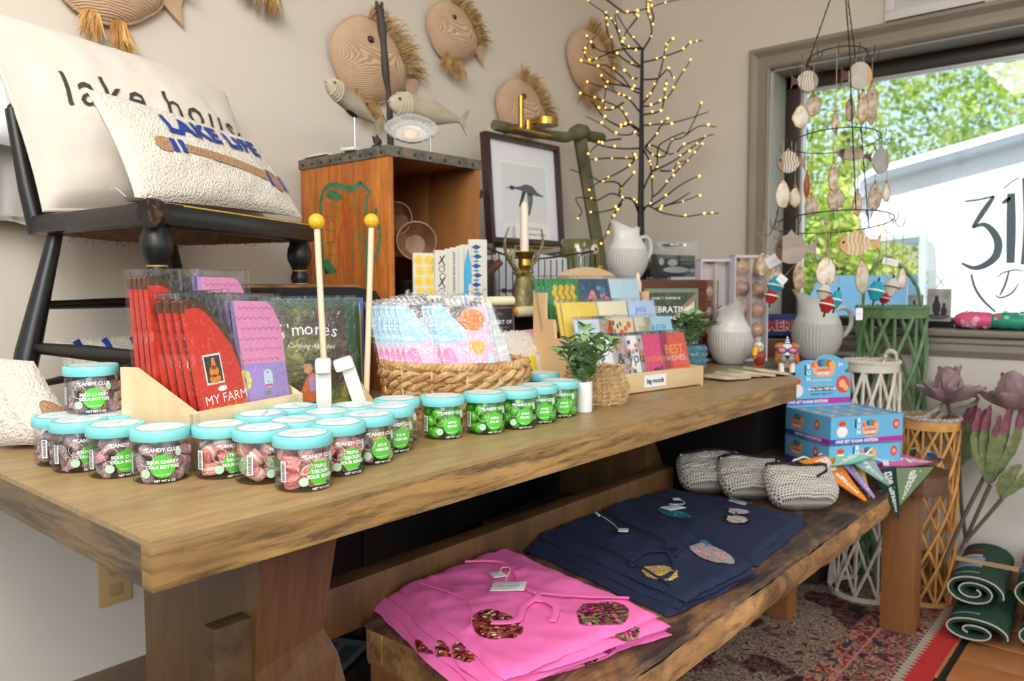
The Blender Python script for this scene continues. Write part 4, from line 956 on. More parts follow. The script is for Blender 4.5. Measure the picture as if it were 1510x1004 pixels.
def booklet(name, kind, h=.205, w=.098, t=.0085):
    o = root(name, (0, 0, 0)); F = RX(90)
    if kind in ('farm', 'home'):
        k = h/.205; out = [(0, 0), (w, 0), (w, .105*k), (w*.93, .130*k), (w*.72, .162*k), (w*.45, .190*k), (w*.3, .2*k), (0, .2*k)]
        if kind == 'home': out = [(0, 0), (w, 0), (w, .15*k), (w*.97, .165*k), (w*.85, .19*k), (w*.72, .2*k), (0, .2*k)]
    else: out = [(0, 0), (w, 0), (w, .205), (w*.75, .205), (w*.72, .165), (w*.55, .165), (w*.20, .205+.02), (0, .225)]
    base = {'farm': 'dd3a25', 'home': 'b39adb', 'castle': 'e3b4cc'}[kind]
    mb = MB(F); mb.prism(out, t); mb.build('pages', mat(base, .45, name=kind+'_cover'), o, smooth=False)
    Fr = F@T(0, 0, t+.0003)
    if kind == 'farm':
        mb = MB(Fr); k = h/.205; poly(mb, [(0, .2*k), (0, .188*k), (w*.3, .188*k), (w*.43, .18*k), (w*.68, .153*k), (w*.88, .125*k), (w, .09*k), (w, .105*k), (w*.93, .130*k), (w*.72, .162*k), (w*.45, .190*k), (w*.3, .2*k)]); 
        mb.M = F; mb.box((-.0002, .1985*k-.008, t/2), (.0006, .016, t+.0004)); mb.box((w*.15, .2*k, t/2), (w*.3, .0006, t)); mb.build('roof_strip', mat('5d3d22', .5), o, smooth=False)
        mb = MB(Fr); poly(mb, [(w*.18, .118), (w*.58, .118), (w*.58, .073), (w*.18, .073)]); mb.build('picture', mat('f0ece2', .5), o, smooth=False, fix=False)
        mb = MB(Fr@T(0, 0, .0003)); poly(mb, [(w*.21, .115), (w*.55, .115), (w*.55, .076), (w*.21, .076)]); mb.build('picture_ground', mat('3d3a3c', .5), o, smooth=False, fix=False)
        mb = MB(Fr@T(0, 0, .0006)); disc(mb, w*.38, .092, .009); poly(mb, [(w*.32, .095), (w*.36, .112), (w*.42, .112), (w*.45, .095)]); disc(mb, w*.38, .081, .011, ry=.006); mb.build('hen', mat('f08a24', .5), o, smooth=False, fix=False)
        mb = MB(Fr@T(0, 0, .0003)); mtext(mb, 'MY FARM', T(w*.56, .050), size=.020, off=.0); disc(mb, w*.5, .065, .009, ry=.004); mtext(mb, 'AN INTERACTIVE BOOK', T(w*.55, .028), size=.005); poly(mb, [(w*.78, .008), (w*.97, .014), (w*.97, .004), (w*.78, .0)]); mb.build('white_lettering', WHT, o, smooth=False, fix=False)
        mb = MB(Fr@T(0, 0, .0004)); mtext(mb, 'Stickivity Book', T(w*.55, .037), size=.0125, shear=.3); poly(mb, [(w*.1, .0), (w*.1, .02), (w*.3, .022), (w*.35, .0)]); mb.build('yellow_lettering', mat('f4b52c', .5), o, smooth=False, fix=False)
    elif kind == 'home':
        mb = MB(Fr); k = h/.205; poly(mb, [(0, .2*k), (0, .10*k), (w, .10*k), (w, .15*k), (w*.97, .165*k), (w*.85, .19*k), (w*.72, .2*k)]); mb.build('roof', mat('ec9cc6', .45), o, smooth=False)
        mb = MB(Fr@T(0, 0, .0004))
        for r_i in range(6):
            y = .104*k+r_i*.0165*k; x = -.006*(r_i % 2)
            while x < w-.012:
                if x > -.001 and (y < .16*k or x < w*.75): mb.tube([(x+.012*s/6, y+.004*abs(cos(pi*s/6))**1.0, 0) for s in range(7)], .0005, 3, cap=False)
                x += .0125
        mb.build('scallop_line', mat('d35f9c', .5), o, kind='stuff')
        mb = MB(Fr@T(0, 0, .0004)); poly(mb, rrect(.020, .030, .009, 5, w*.55, .075)); mb.build('house_window', mat('cfe3f2', .4), o, smooth=False, fix=False)
        mb = MB(Fr@T(0, 0, .0007)); 
        for q in range(7): disc(mb, w*.04+.008*cos(q*.9), .075+.011*sin(q*.9), .006, 0, 12)
        mb.build('yellow_flower', mat('f2e48a', .5), o, smooth=False, fix=False)
        mb = MB(Fr@T(0, 0, .0005)); mtext(mb, 'MY HOME', T(w*.5, .036), size=.019); poly(mb, [(w*.47, .066), (w*.63, .066), (w*.63, .062), (w*.47, .062)]); mb.build('pink_lettering', mat('ea5fa5', .5), o, smooth=False, fix=False)
        mb = MB(Fr@T(0, 0, .0006)); mtext(mb, 'Stickivity Book', T(w*.55, .020), size=.011, shear=.3); disc(mb, w*.5, .052, .007, ry=.003)
        for q in range(14): disc(mb, w*(.72+.2*sin(q*2.1)), .03+.005*q, .0017, 0, 6)
        mb.build('small_print', mat('7fa860', .5), o, smooth=False, fix=False)
    else:
        mb = MB(Fr); poly(mb, [(0, .145), (w*.55, .145), (w*.55, .165), (w*.20, .225), (0, .225)]); mb.M = F; mb.box((-.0003, .185, t/2), (.0006, .08, t)); mb.build('blue_roof', mat('9fcbe0', .45), o, smooth=False, fix=False)
        mb = MB(Fr@T(0, 0, .0003)); disc(mb, w*.75, .18, .022); mb.build('orange_balloon', mat('f0803c', .5), o, smooth=False, fix=False)
        mb = MB(Fr@T(0, 0, .0003)); poly(mb, [(w*.03, .105), (w*.03, .13), (w*.12, .138), (w*.24, .130), (w*.28, .105)]); poly(mb, [(w*.3, .075), (w*.45, .075), (w*.45, .085), (w*.3, .085)]); poly(mb, [(w*.3, .058), (w*.5, .058), (w*.5, .07), (w*.3, .07)]); mb.build('pink_window', mat('ef7fb6', .5), o, smooth=False, fix=False)
        mb = MB(Fr@T(0, 0, .0004)); disc(mb, w*.72, .125, .014); disc(mb, w*.62, .13, .009); mb.build('yellow_balloon', mat('f2b04e', .5), o, smooth=False, fix=False)
        mb = MB(Fr@T(0, 0, .0004)); poly(mb, [(w*.55, 0), (w*.6, .04), (w*.68, .055), (w*.74, .068), (w*.8, .055), (w*.92, .04), (w*.95, 0)]); mb.build('unicorn', WHT, o, smooth=False, fix=False)
        mb = MB(Fr@T(0, 0, .0006)); poly(mb, [(w*.54, .075), (w*.62, .045), (w*.66, .055)]); mb.build('unicorn_horn', mat('f6c12f', .5), o, smooth=False, fix=False)
        mb = MB(Fr@T(0, 0, .0006)); poly(mb, [(w*.74, .068), (w*.8, .055), (w*.92, .04), (w*.96, .0), (w, 0), (w, .05), (w*.9, .068)]); mb.build('unicorn_mane', mat('ea4f9c', .5), o, smooth=False, fix=False)
        mb = MB(Fr@T(0, 0, .0007)); poly(mb, [(w*.66, .055), (w*.7, .06), (w*.66, .03), (w*.62, .045)]); mb.build('unicorn_hair', mat('4f9fd8', .5), o, smooth=False, fix=False)
        mb = MB(Fr@T(0, 0, .0005)); poly(mb, [(w*.78, .075), (w*.98, .075), (w*.92, .115)]); mb.build('tower_roof', mat('a9d8ee', .5), o, smooth=False, fix=False)
    H = h+.012 if kind != 'castle' else .24
    mb = MB(F); mb.box((w/2, H/2-.004, t/2), (w+.012, H, t+.0024), b=.001); mb.build('clear_sleeve', SLV, o, ang=30)
    return o
def inbin(o0, first, u, v, z, tilt, lb, g, roll=0):
    M = T(.540, 1.052, TT)@RZ(15)@T(u, v, z)@RX(-tilt)@RY(roll)
    o = o0 if first else copy_tree(o0); o.matrix_world = M; o['label'] = lb; o['category'] = 'booklet'; o['group'] = g; return o
bf_ = booklet('farm_booklet', 'farm', w=.086); bh = booklet('home_booklet', 'home', w=.098)
R5 = ['front', 'second', 'third', 'fourth', 'fifth', 'sixth']
for i in range(5): inbin(bf_, i == 0, .030-.003*i, .016+.0135*i, .040, 9+.5*i, 'red barn-shaped booklet, %s in the front stack of the pine bin' % R5[i], 'red barn booklets', -3+i*.8)
for i in range(4): inbin(bf_, False, .014, .092+.0125*i, .073, 5, 'red barn-shaped booklet, %s in the rear stack of the pine bin' % R5[i], 'red barn booklets', -1+i*.5)
for i in range(4): inbin(bh, i == 0, .112-.002*i, .018+.0125*i, .038, 9, 'lilac booklet with scalloped pink roof, %s in the front stack' % R5[i], 'lilac house booklets', 2)
for i in range(3): inbin(bh, False, .104, .092+.0125*i, .074, 4, 'lilac booklet with scalloped pink roof, %s in the rear stack' % R5[i], 'lilac house booklets', 1)
# ================================================================== STORY BOOKS
def book(name, c, rz, w, h, t, col, label, tilt=0, page='ece6d8', parts=None, cat='book', spine=None):
    o = root(name, c, rz, label, cat); 
    o.rotation_euler = (T(0, 0, 0)@RZ(rz)@RX(-tilt)).to_euler()
    m = col if not isinstance(col, (str, tuple)) else mat(col, .35, name='book_cover')
    mb = MB(); mb.box((w/2, .001, h/2), (w, .002, h), b=.0005); mb.box((w/2, t-.001, h/2), (w, .002, h), b=.0005); mb.box((.0012, t/2, h/2), (.0024, t, h), b=.0005); mb.build('cover', m, o)
    mb = MB(); mb.box((w/2-.001, t/2, h/2), (w-.006, t-.005, h-.006)); mb.build('page_block', mat(page, .8), o); return o
bx = book('story_book', (.838, 1.345, TT+.001), -16, .185, .232, .010, '3f5c40', 'dark green story book in clear wrap with white curved title lettering', 4)
t = NT('painted_forest'); v = t.coords(); a = t.noise(v, 22, 6, .75, 1.5); b = t.noise(v, 9, 2)
PF = t.bsdf(t.mix(t.ramp(b, [(.42, .0), (.6, 1.)]), t.ramp(a, [(.3, '241e1c'), (.5, '4a3a33'), (.65, '5d4a40')]), t.ramp(a, [(.35, '2f3a1c'), (.5, '6c7a33'), (.65, 'b2a64c')])), .3)
F = RX(90)
mb = MB(F@T(0, 0, .0006)); poly(mb, [(.004, .004), (.168, .004), (.168, .215), (.004, .215)]); mb.build('cover_painting', PF, bx, smooth=False, fix=False)
mb = MB(F@T(0, 0, .0012)); s_ = "S'mores"; xs = [.030, .048, .066, .088, .107, .124, .142]
for i, c_ in enumerate(s_): mtext(mb, c_, T(xs[i], .172-.9*(xs[i]-.085)**2*2.2, 0)@RZ(-(xs[i]-.085)*230), size=.046 if i == 0 else .036, off=.0)
mtext(mb, 'Camping Alphabet', T(.092, .138, 0)@RZ(-4), size=.013, shear=.35); mb.build('title_lettering', WHT, bx, smooth=False, fix=False)
mb = MB(F@T(0, 0, .0012)); poly(mb, [(.060, .01), (.062, .04), (.075, .065), (.085, .082), (.098, .085), (.11, .06), (.112, .02), (.09, .008)]); mb.build('painted_jacket', mat('e8772c', .4), bx, smooth=False, fix=False)
mb = MB(F@T(0, 0, .0016)); disc(mb, .083, .094, .009, ry=.011); mb.build('painted_face', mat('d89a6a', .4), bx, smooth=False, fix=False)
mb = MB(F@T(0, 0, .0018)); disc(mb, .085, .102, .011, ry=.008, a0=0, a1=pi); mb.build('painted_hair', mat('1c1412', .4), bx, smooth=False, fix=False)
mb = MB(F@T(0, 0, .0018)); poly(mb, [(.084, .076), (.094, .08), (.098, .05), (.086, .045)]); mb.build('painted_scarf', mat('b79bd6', .4), bx, smooth=False, fix=False)
mb = MB(F@T(0, 0, .0017)); poly(mb, [(.07, .004), (.075, .022), (.1, .028), (.125, .004)]); mb.build('painted_trousers', mat('4b2a78', .4), bx, smooth=False, fix=False)
mb = MB(F); mb.box((.0925, .116, -.004), (.2, .246, .016), b=.002); mb.build('clear_wrap', SLV, bx)
for i in range(3):
    book('story_book', (.846+.0115*(i+1), 1.348+.0115*(i+1), TT+.001), -16, .185, .230, .0095, ('486b4b', '55795a', '486b4b')[i], '%s green story book directly behind the one with the curved title' % ('first', 'second', 'third')[i], 3, '8fa890')
o = book('story_book', (.905, 1.395, TT+.001), -16, .168, .207, .0095, '1f7fae', 'blue story book edge standing behind the green ones', 2, '2f86b2')
o = book('story_book', (.925, 1.405, TT+.001), -16, .165, .206, .0095, 'd8be2a', 'yellow story book edge standing behind the blue one', 2, 'e0c73a')
o = book('story_book', (.905, 1.425, TT+.001), -16, .20, .232, .0095, '5d63ab', 'tall periwinkle blue story book at the back of the row', 1)
mb = MB(RX(90)@T(0, 0, .001)); poly(mb, [(.165, .195), (.192, .195), (.192, .22), (.165, .22)]); mb.build('cover_patch', mat('8fc0e8', .4), o, smooth=False, fix=False)
# mallets and brackets
MW = wood('mallet_wood', 'dfc4a0', 'ead4b4', 'f2e2c8', 'Z', 20, .5, .2, .1)
for (a, b_, yy, lb) in (((467, 327), (479, 560), 1.20, 'wooden mallet with a yellow ball head, the left one in front of the story book'), ((548, 326), (541, 560), 1.22, 'wooden mallet with a yellow ball head, the right one beside the seagrass basket')):
    A, B = at('y', yy, *a), at('y', yy-.01, *b_); d = (A-B).normalized(); B = B-d*((B.z-TT)/d.z); o = root('wooden_mallet', B, 0, lb, 'mallet')
    mb = MB(); mb.tube([Vector((0, 0, 0))+d*.002, A-B], .0058, 12); mb.build('stick', MW, o); mb = MB(); mb.sphere(A-B, .0148, 20, 14); mb.build('ball_head', mat('eab425', .3), o)
WP = mat('e9ece2', .4, name='white_wood')
p = at('y', 1.13, 478, 598); o = root('white_bracket', (p.x, p.y, TT), -38, 'white wooden bracket standing upright under the left mallet', 'stand')
mb = MB(); mb.box((0, 0, .064), (.026, .014, .128), b=.002); mb.box((0, -.007, .122), (.027, .03, .026), b=.006); mb.build('bracket', WP, o)
p = at('y', 1.10, 535, 598); o = root('white_bracket', (p.x+.008, p.y-.008, TT), -38, 'slanted white wooden bracket with bare wood edges beside the basket', 'stand')
mb = MB(RY(-17)); mb.box((0, 0, .066), (.024, .016, .132), b=.002); mb.build('bracket', WP, o)
mb = MB(RY(-17)); mb.box((-.005, -.006, .130), (.034, .030, .022), b=.006); mb.build('hook_end', WP, o)
mb = MB(RY(-17)); mb.prism([(.012, 0), (.040, .0), (.0125, .09)], .014, RX(90)@T(0, 0, -.007)); mb.build('wood_wedge', wood('ply', 'b98f5e', 'd8b98a', 'e6cfa6', 'Z', 60, .6, .5), o)
# ================================================================== SEAGRASS BASKET WITH CASTLE BOOKLETS
t = NT('seagrass'); v = t.coords(); a = t.noise(v, 60, 5, .7); b = t.noise(v, 14, 2)
SEA = t.bsdf(t.mix(t.ramp(a, [(.35, .5), (.6, .0)]), t.ramp(b, [(.3, 'b07f4a'), (.5, 'cfa36b'), (.75, 'e2c08c')]), '7a5129'), .6, 0, a, .4, .001)
SEA2 = speck('sea_cord', [(.3, 'a98556'), (.55, 'c9a878'), (.8, 'dcc095')], 70, .75, .4)
def rope_ring(mb, path, r, twists, strands=2, sr=.6, n=6):
    N = len(path)
    for s in range(strands):
        pts = []
        for i in range(N):
            a = path[i-1]; b = path[(i+1) % N]; t_ = (b-a).normalized(); x = Vector((0, 0, 1)); y = t_.cross(x).normalized(); th = 2*pi*(twists*i/N+s/strands)
            pts.append(path[i]+(x*sin(th)*1.0+y*cos(th)*.8)*r*(1-sr*.45))
        mb.tube(pts, r*sr, n, closed=True)
    return mb
bc = Vector((1.138, 1.131, TT)); bk = root('seagrass_basket', bc, -50, 'oval twisted seagrass basket holding the wrapped castle booklets', 'basket')
def oval(a, b, z, n=110): return [Vector((a*cos(2*pi*i/n), b*sin(2*pi*i/n), z)) for i in range(n)]
for k in range(5):
    z = .011+.0185*k; s = 1+.012*k+.02*sin(k*2); mb = rope_ring(MB(), oval(.137*s, .115*s, z), .0105, 13+k % 2, 2, .66, 7); mb.build('rope_row', SEA, bk)
mb = rope_ring(MB(), oval(.146, .124, .103, 200), .0075, 46, 2, .75, 6); mb.build('rim', SEA, bk)
mb = MB()
for i in range(14):
    a = 2*pi*i/14; mb.tube([(.148*cos(a)*k1, .126*sin(a)*k1, z) for z, k1 in ((.005, .96), (.05, 1.0), (.098, 1.02))], .002, 5)
mb.build('tie', speck('tie', [(.3, 'd9c39c'), (.7, 'e8d8b8')], 60), bk)
mb = MB(); fine_disc(mb, 0, 0, 1, 0, 40, 3); mb.mapv(lambda p: Vector((p.x*.14, p.y*.115, .006))); mb.build('base', SEA, bk)
cb = booklet('castle_booklet', 'castle', w=.105, t=.006)
def incb(first, u, v, lean, roll, lb, z=.000): 
    o = cb if first else copy_tree(cb); o.matrix_world = T(*bc)@RZ(-38)@T(u, v, z)@RY(-roll)@RX(-lean); o['label'] = lb; o['category'] = 'booklet'; o['group'] = 'castle booklets in the seagrass basket'
for i in range(6): incb(i == 0, -.078-.0105*i, -.045+.0085*i, 13, 11, 'pink castle booklet in a clear sleeve, %s in the left pack of the basket' % R5[i])
for i in range(3): incb(False, -.008-.009*i, -.060+.009*i, 13, 11, 'pink castle booklet in a clear sleeve, %s in the middle pack of the basket' % R5[i])
# sticker sheets, right pack
def sheets(i):
    o = root('sticker_sheet', (0, 0, 0)); w, h = .10, .205; F = RX(90); mb = MB(F); mb.prism([(0, 0), (w, 0), (w, h), (0, h)], .0015); mb.build('sheet', mat('d4d8d8', .5), o, smooth=False)
    rnd = random.Random(i); 
    for nm, c_ in (('green_sticker', '6f9a5a'), ('brown_sticker', '8a6a55'), ('purple_sticker', '6f5a9a'), ('pink_sticker', 'e58fb0')):
        mb = MB(F@T(0, 0, .0018))
        for q in range(7): x, y = rnd.uniform(.012, w-.012), rnd.uniform(.012, h-.012); disc(mb, x, y, rnd.uniform(.004, .008), 0, 9, ry=rnd.uniform(.004, .011))
        mb.build(nm, mat(c_, .5), o, smooth=False, fix=False, kind='stuff')
    mb = MB(F); mb.box((w/2, h/2, .001), (w+.01, h+.02, .004), b=.001); mb.build('clear_sleeve', SLV, o); return o
sh = sheets(1)
for i in range(3):
    o = sh if i == 0 else copy_tree(sh); o.matrix_world = T(*bc)@RZ(-38)@T(.026+.010*i, -.03+.018*i, .004)@RY(-17)@RX(-13); o['label'] = 'clear sleeve of small stickers, %s at the right side of the seagrass basket' % R5[i]; o['category'] = 'sticker sheet'; o['group'] = 'sticker sheets in the seagrass basket'
# ================================================================== BACK OF THE TABLE
def atd(x, y, d):
    return Vector((0, 0, CAMZ))+(_R*((x-755)/FPX)+_D*((y-502)/FPX)+_F)*d
def thingmesh(name, mb_, m, c, label, cat, rz=0, part='body', **k):
    o = root(name, c, rz, label, cat); mb_.build(part, m, o, **k); return o
# tea towels in front of the crate
TW = mat('d3cec2', .85, name='towel_cotton')
lot = [(608, 372, 'lemon'), (640, 368, 'scissors'), (655, 366, None), (663, 364, 'grey'), (672, 362, None), (678, 360, 'blue'), (690, 352, 'fish')]
D0 = 1.93
for i, (x, y, k) in enumerate(lot):
    d = D0+.012*i; w = (34, 21, 13, 13, 12, 18, 30)[i]*1.95/FPX; p = atd(x, y, d); h = p.z-TT-.002
    lb = {'lemon': 'folded white tea towel printed with yellow lemon slices', 'scissors': 'folded tea towel with black garden tool print', 'grey': 'folded tea towel with a grey speckled stripe', 'blue': 'folded tea towel with bright blue leaf print', 'fish': 'tall tea towel with blue and teal fish print at the back of the row'}.get(k, 'plain cream folded tea towel standing %s the grey striped one' % ('left of' if i == 2 else 'right of'))
    o = root('tea_towel', (p.x, p.y, TT+.001), -28, lb, 'towel', 'folded tea towels'); F = RX(90)
    mb = MB(); mb.box((w/2, 0, h/2), (w, .009, h), b=.003); mb.build('folded_cloth', TW, o)
    F = RX(90)@T(0, 0, .005)
    if k == 'lemon':
        mb = MB(F)
        for r_ in range(8):
            for c_ in range(2): disc(mb, .014+.026*c_+.004*(r_ % 2), h-.018-.026*r_, .0115, 0, 14)
        mb.build('lemon_print', mat('ecc92c', .8), o, smooth=False, fix=False)
        mb = MB(F@T(0, 0, .0004))
        for r_ in range(8):
            for c_ in range(2):
                X, Y = .014+.026*c_+.004*(r_ % 2), h-.018-.026*r_
                for q in range(3): a = q*pi/3; mb.tube([(X-.009*cos(a), Y-.009*sin(a), 0), (X+.009*cos(a), Y+.009*sin(a), 0)], .0005, 3)
        mb.build('lemon_lines', TW, o, kind='stuff')
        mb = MB(F@T(0, 0, .0006)); mtext(mb, 'fresh fruit', T(.049, h-.03, 0)@RZ(90), size=.008); mb.build('green_lettering', mat('8db23a', .8), o, smooth=False, fix=False)
    if k == 'scissors':
        mb = MB(F)
        for q, Y in enumerate((h-.035, h-.09, h-.145)):
            disc(mb, .018, Y-.012, .008, 0, 16, ring=.0016); disc(mb, .020, Y-.030, .008, 0, 16, ring=.0016); mb.tube([(.01, Y, 0), (.026, Y+.022, 0)], .0016, 4); mb.tube([(.026, Y-.004, 0), (.014, Y+.02, 0)], .0014, 4)
        mb.build('tool_print', mat('2c2a28', .8), o, kind='stuff')
    if k == 'grey':
        mb = MB(F); poly(mb, [(.004, .01), (.013, .01), (.013, h-.012), (.004, h-.012)]); mb.build('stripe_print', speck('grey_floral', [(.4, 'c8ccce'), (.55, '6f8390'), (.7, 'e2e2de')], 150, .8, .05), o, smooth=False, fix=False)
    if k == 'blue':
        mb = MB(F)
        for X, Y, s in ((.014, h-.08, 1), (.020, h-.05, 1.2), (.010, h-.12, .9)): poly(mb, [(X-.007*s, Y-.05), (X-.008*s, Y), (X, Y+.035*s), (X+.007*s, Y), (X+.007*s, Y-.05)], .0001*Y*10)
        mb.build('leaf_print', mat('4aa6d8', .8), o, smooth=False, fix=False)
    if k == 'fish':
        mb = MB(F)
        for q in range(7):
            Y = h-.02-.024*q; X = .020+.003*(q % 2); poly(mb, [(X-.012, Y), (X, Y+.007), (X+.014, Y), (X, Y-.007)]); poly(mb, [(X-.012, Y), (X-.019, Y+.005), (X-.019, Y-.005)])
        mb.build('fish_print', mat('2c4f9c', .8), o, smooth=False, fix=False)
        mb = MB(F@T(0, 0, .0003))
        for q in range(7): Y = h-.032-.024*q; disc(mb, .020, Y, .008, 0, 8, ry=.003)
        mtext(mb, 'M', T(.042, h-.13, 0), size=.012); mb.build('teal_print', mat('3c9a98', .8), o, smooth=False, fix=False)
# framed duck on an easel
DWN = wood('dark_frame', '2a1a15', '3e2820', '4a3229', 'Z', 12, .4, .4)
A, B, C_ = at('y', 1.70, 720, 192), at('y', 1.70, 829, 206), at('y', 1.70, 722, 356)
fw, fh = B.x-A.x, A.z-C_.z+.005
fo = root('framed_picture', (A.x, 1.70, C_.z-.004), 0, 'dark-framed picture of a flying duck standing on the old wooden easel', 'picture'); fo.rotation_euler = (rad(-4), 0, 0)
F = RX(90)
for (a, b, c, d) in ((0, .020, 0, fh), (fw-.020, fw, 0, fh), (.020, fw-.020, 0, .018), (.020, fw-.020, fh-.018, fh)):
    mb = MB(); mb.box(((a+b)/2, 0, (c+d)/2), (b-a, .028, d-c), b=.002); mb.build('frame_rail', DWN, fo)
mb = MB(); mb.box((fw/2, .004, fh/2), (fw-.036, .006, fh-.032)); mb.build('mat_board', mat('e3e4ea', .7), fo)
mb = MB(F@T(0, 0, .0006)); poly(mb, [(.075, .075), (fw-.075, .075), (fw-.075, fh-.085), (.075, fh-.085)]); mb.build('print_paper', mat('d9dadb', .7), fo, smooth=False, fix=False)
mb = MB(F@T(0, 0, .0007)); 
for (a, b, c, d) in ((.072, fw-.072, .072, .075), (.072, fw-.072, fh-.085, fh-.082), (.072, .075, .072, fh-.082), (fw-.075, fw-.072, .072, fh-.082)): poly(mb, [(a, c), (b, c), (b, d), (a, d)])
mb.build('mat_bevel', mat('f6f6f6', .6), fo, smooth=False, fix=False)
def duck(parent, M, s, zoff=0):
    mb = MB(M); poly(mb, [(-.5*s, .02*s), (-.2*s, .06*s), (0, .12*s), (.2*s, .10*s), (.36*s, -.02*s), (.58*s, -.09*s), (.36*s, -.09*s), (.1*s, -.07*s), (-.15*s, -.02*s), (-.3*s, -.005*s)]); mb.build('duck_body', mat('5b6168', .7), parent, smooth=False, fix=False)
    mb = MB(M@T(0, 0, .0003)); poly(mb, [(-.12*s, -.02*s), (-.02*s, -.05*s), (-.18*s, -.32*s), (-.26*s, -.34*s)]); poly(mb, [(.02*s, -.05*s), (.2*s, -.06*s), (.17*s, -.25*s), (.06*s, -.5*s), (.0, -.48*s), (.03*s, -.25*s)]); mb.build('duck_wing', mat('35383d', .7), parent, smooth=False, fix=False)
    mb = MB(M@T(0, 0, .0004)); poly(mb, [(.05*s, -.10*s), (.08*s, -.10*s), (.05*s, -.42*s), (.03*s, -.42*s)]); poly(mb, [(.11*s, -.10*s), (.14*s, -.10*s), (.10*s, -.36*s), (.08*s, -.36*s)]); mb.build('duck_feather', mat('9aa0a6', .7), parent, smooth=False, fix=False)
    mb = MB(M@T(0, 0, .0005)); disc(mb, -.44*s, .015*s, .075*s, 0, 14, ry=.045*s); mb.build('duck_head', mat('5a2a24', .7), parent, smooth=False, fix=False)
    mb = MB(M@T(0, 0, .0005)); poly(mb, [(-.5*s, .03*s), (-.66*s, -.005*s), (-.5*s, -.005*s)]); mb.build('duck_bill', mat('6e7f8c', .7), parent, smooth=False, fix=False)
duck(fo, F@T(fw*.52, fh*.52, .0012), .17)
mb = MB(F@T(0, 0, .016)); poly(mb, [(.115, .018), (.305, .018), (.305, .065), (.115, .065)]); cd = mb.build('name_card', mat('ecebe6', .6), fo, smooth=False, fix=False)
mb = MB(F@T(0, 0, .0165)); mtext(mb, 'FRAMED PRINTS BE', T(.21, .052), size=.012); mtext(mb, 'BY COURTNEY KENNEY', T(.21, .032), size=.012); mb.build('card_lettering', mat('55524e', .6), cd, smooth=False, fix=False)
EAS = speck('green_wood', [(.3, '46482f'), (.5, '666449'), (.7, '7b6f52')], 20, .8, .5, .003, (1, 1, .25))
BRS = mat('b08a3c', .3, .9, name='brass')
eo = root('wooden_easel', (2.36, 1.76, 0), 0, 'weathered green wooden easel with a gnarled top bar holding the duck picture', 'easel'); L0 = loc(eo)
q = [at('y', 1.745, *p) for p in ((729, 184), (745, 188), (780, 194), (815, 200), (838, 202), (855, 194), (868, 200), (888, 203))]
mb = MB(L0); P = spl(q, 4); mb.tube(P, [.017+.006*exp_ for exp_ in [abs(sin(i*.55))*.5+(1.6 if 17 < i < 23 else 0) for i in range(len(P))]], 10); mb.build('top_bar', EAS, eo)
a, b = at('y', 1.75, 855, 205), at('y', 1.75, 888, 400); d = (b-a)/(a.z-b.z); b2 = a+d*(a.z-.0)
mb = MB(L0); b2 = a+d*(a.z-TT-.004); mb.tube([a, b2], .030, 4); 
mb.build('leg', EAS, eo, smooth=False)
mb = MB(L0); a = at('y', 1.75, 748, 200); mb.tube([a, Vector((a.x-.09, 1.76, TT+.003))], .022, 4); mb.build('leg', EAS, eo, smooth=False)
mb = MB(L0); a, b = at('y', 1.745, 700, 378), at('y', 1.745, 872, 385); mb.box(((a.x+b.x)/2, 1.745, a.z), (b.x-a.x, .035, .03), b=.008); mb.build('crossbar', EAS, eo)
mb = MB(L0); a, b = at('y', 1.70, 748, 359), at('y', 1.70, 806, 366); mb.box(((a.x+b.x)/2, 1.70, C_.z-.012), (b.x-a.x, .06, .008), b=.002); mb.build('brass_ledge', BRS, eo)
lo_ = root('picture_light', (at('y', 1.68, 784, 195)), 0, 'brass picture light with a round lamp head clipped over the duck frame', 'lamp')
mb = MB(); mb.box((0, .0, 0), (.19, .035, .007), b=.002); mb.build('clip_bar', BRS, lo_)
mb = MB(); mb.tube([(-.055, 0, 0), (-.055, 0, .108)], .0095, 14); mb.build('post', BRS, lo_)
mb = MB(); mb.tube([(-.02, 0, 0), (-.02, 0, .035)], .011, 12); mb.tube([(-.02, 0, .03), (.035, -.01, .04)], .009, 10); mb.build('bracket', BRS, lo_)
mb = MB(T(.055, -.015, .028)); mb.lathe([(0, .026), (.038, .026), (.043, .022), (.043, 0), (.038, 0), (.037, .005), (0, .005)], 30); lh = mb.build('lamp_head', BRS, lo_)
mb = MB(T(.055, -.015, .028)); mb.lathe([(0, .004), (.036, .004), (.036, .001), (0, .001)], 24); mb.build('diffuser', mat('dfe3e6', .5), lh)
# prints in a wire basket
wb = root('wire_basket', (1.86, 1.55, TT), 0, 'black wire basket holding large prints behind the deer candlestick', 'basket'); WIRE = mat('17130f', .45, name='black_wire')
zt = 1.115; x0, x1 = 1.62, 2.16
mb = MB()
for y in (0, .13):
    mb.tube(spl([(x0-1.86, y-.06, zt-TT+.01), (-.05, y-.06, zt-TT-.02), (x1-1.86, y-.06, zt-TT+.015)], 8), .003, 6)
    mb.tube([(x0-1.86, y-.06, .004), (x1-1.86, y-.06, .004)], .003, 6)
for x in (x0-1.86, x1-1.86): mb.tube([(x, -.06, zt-TT+.01), (x, .07, zt-TT+.01)], .003, 6)
mb.build('rim_wire', WIRE, wb)
for i in range(19):
    x = lerp(x0, x1, i/18)-1.86
    for y in (-.06, .07):
        mb = MB(); mb.tube([(x, y, .004), (x, y, zt-TT+.01-.03*(1-(2*i/18-1)**2)*1.0)], .0018, 5); mb.build('wire', WIRE, wb)
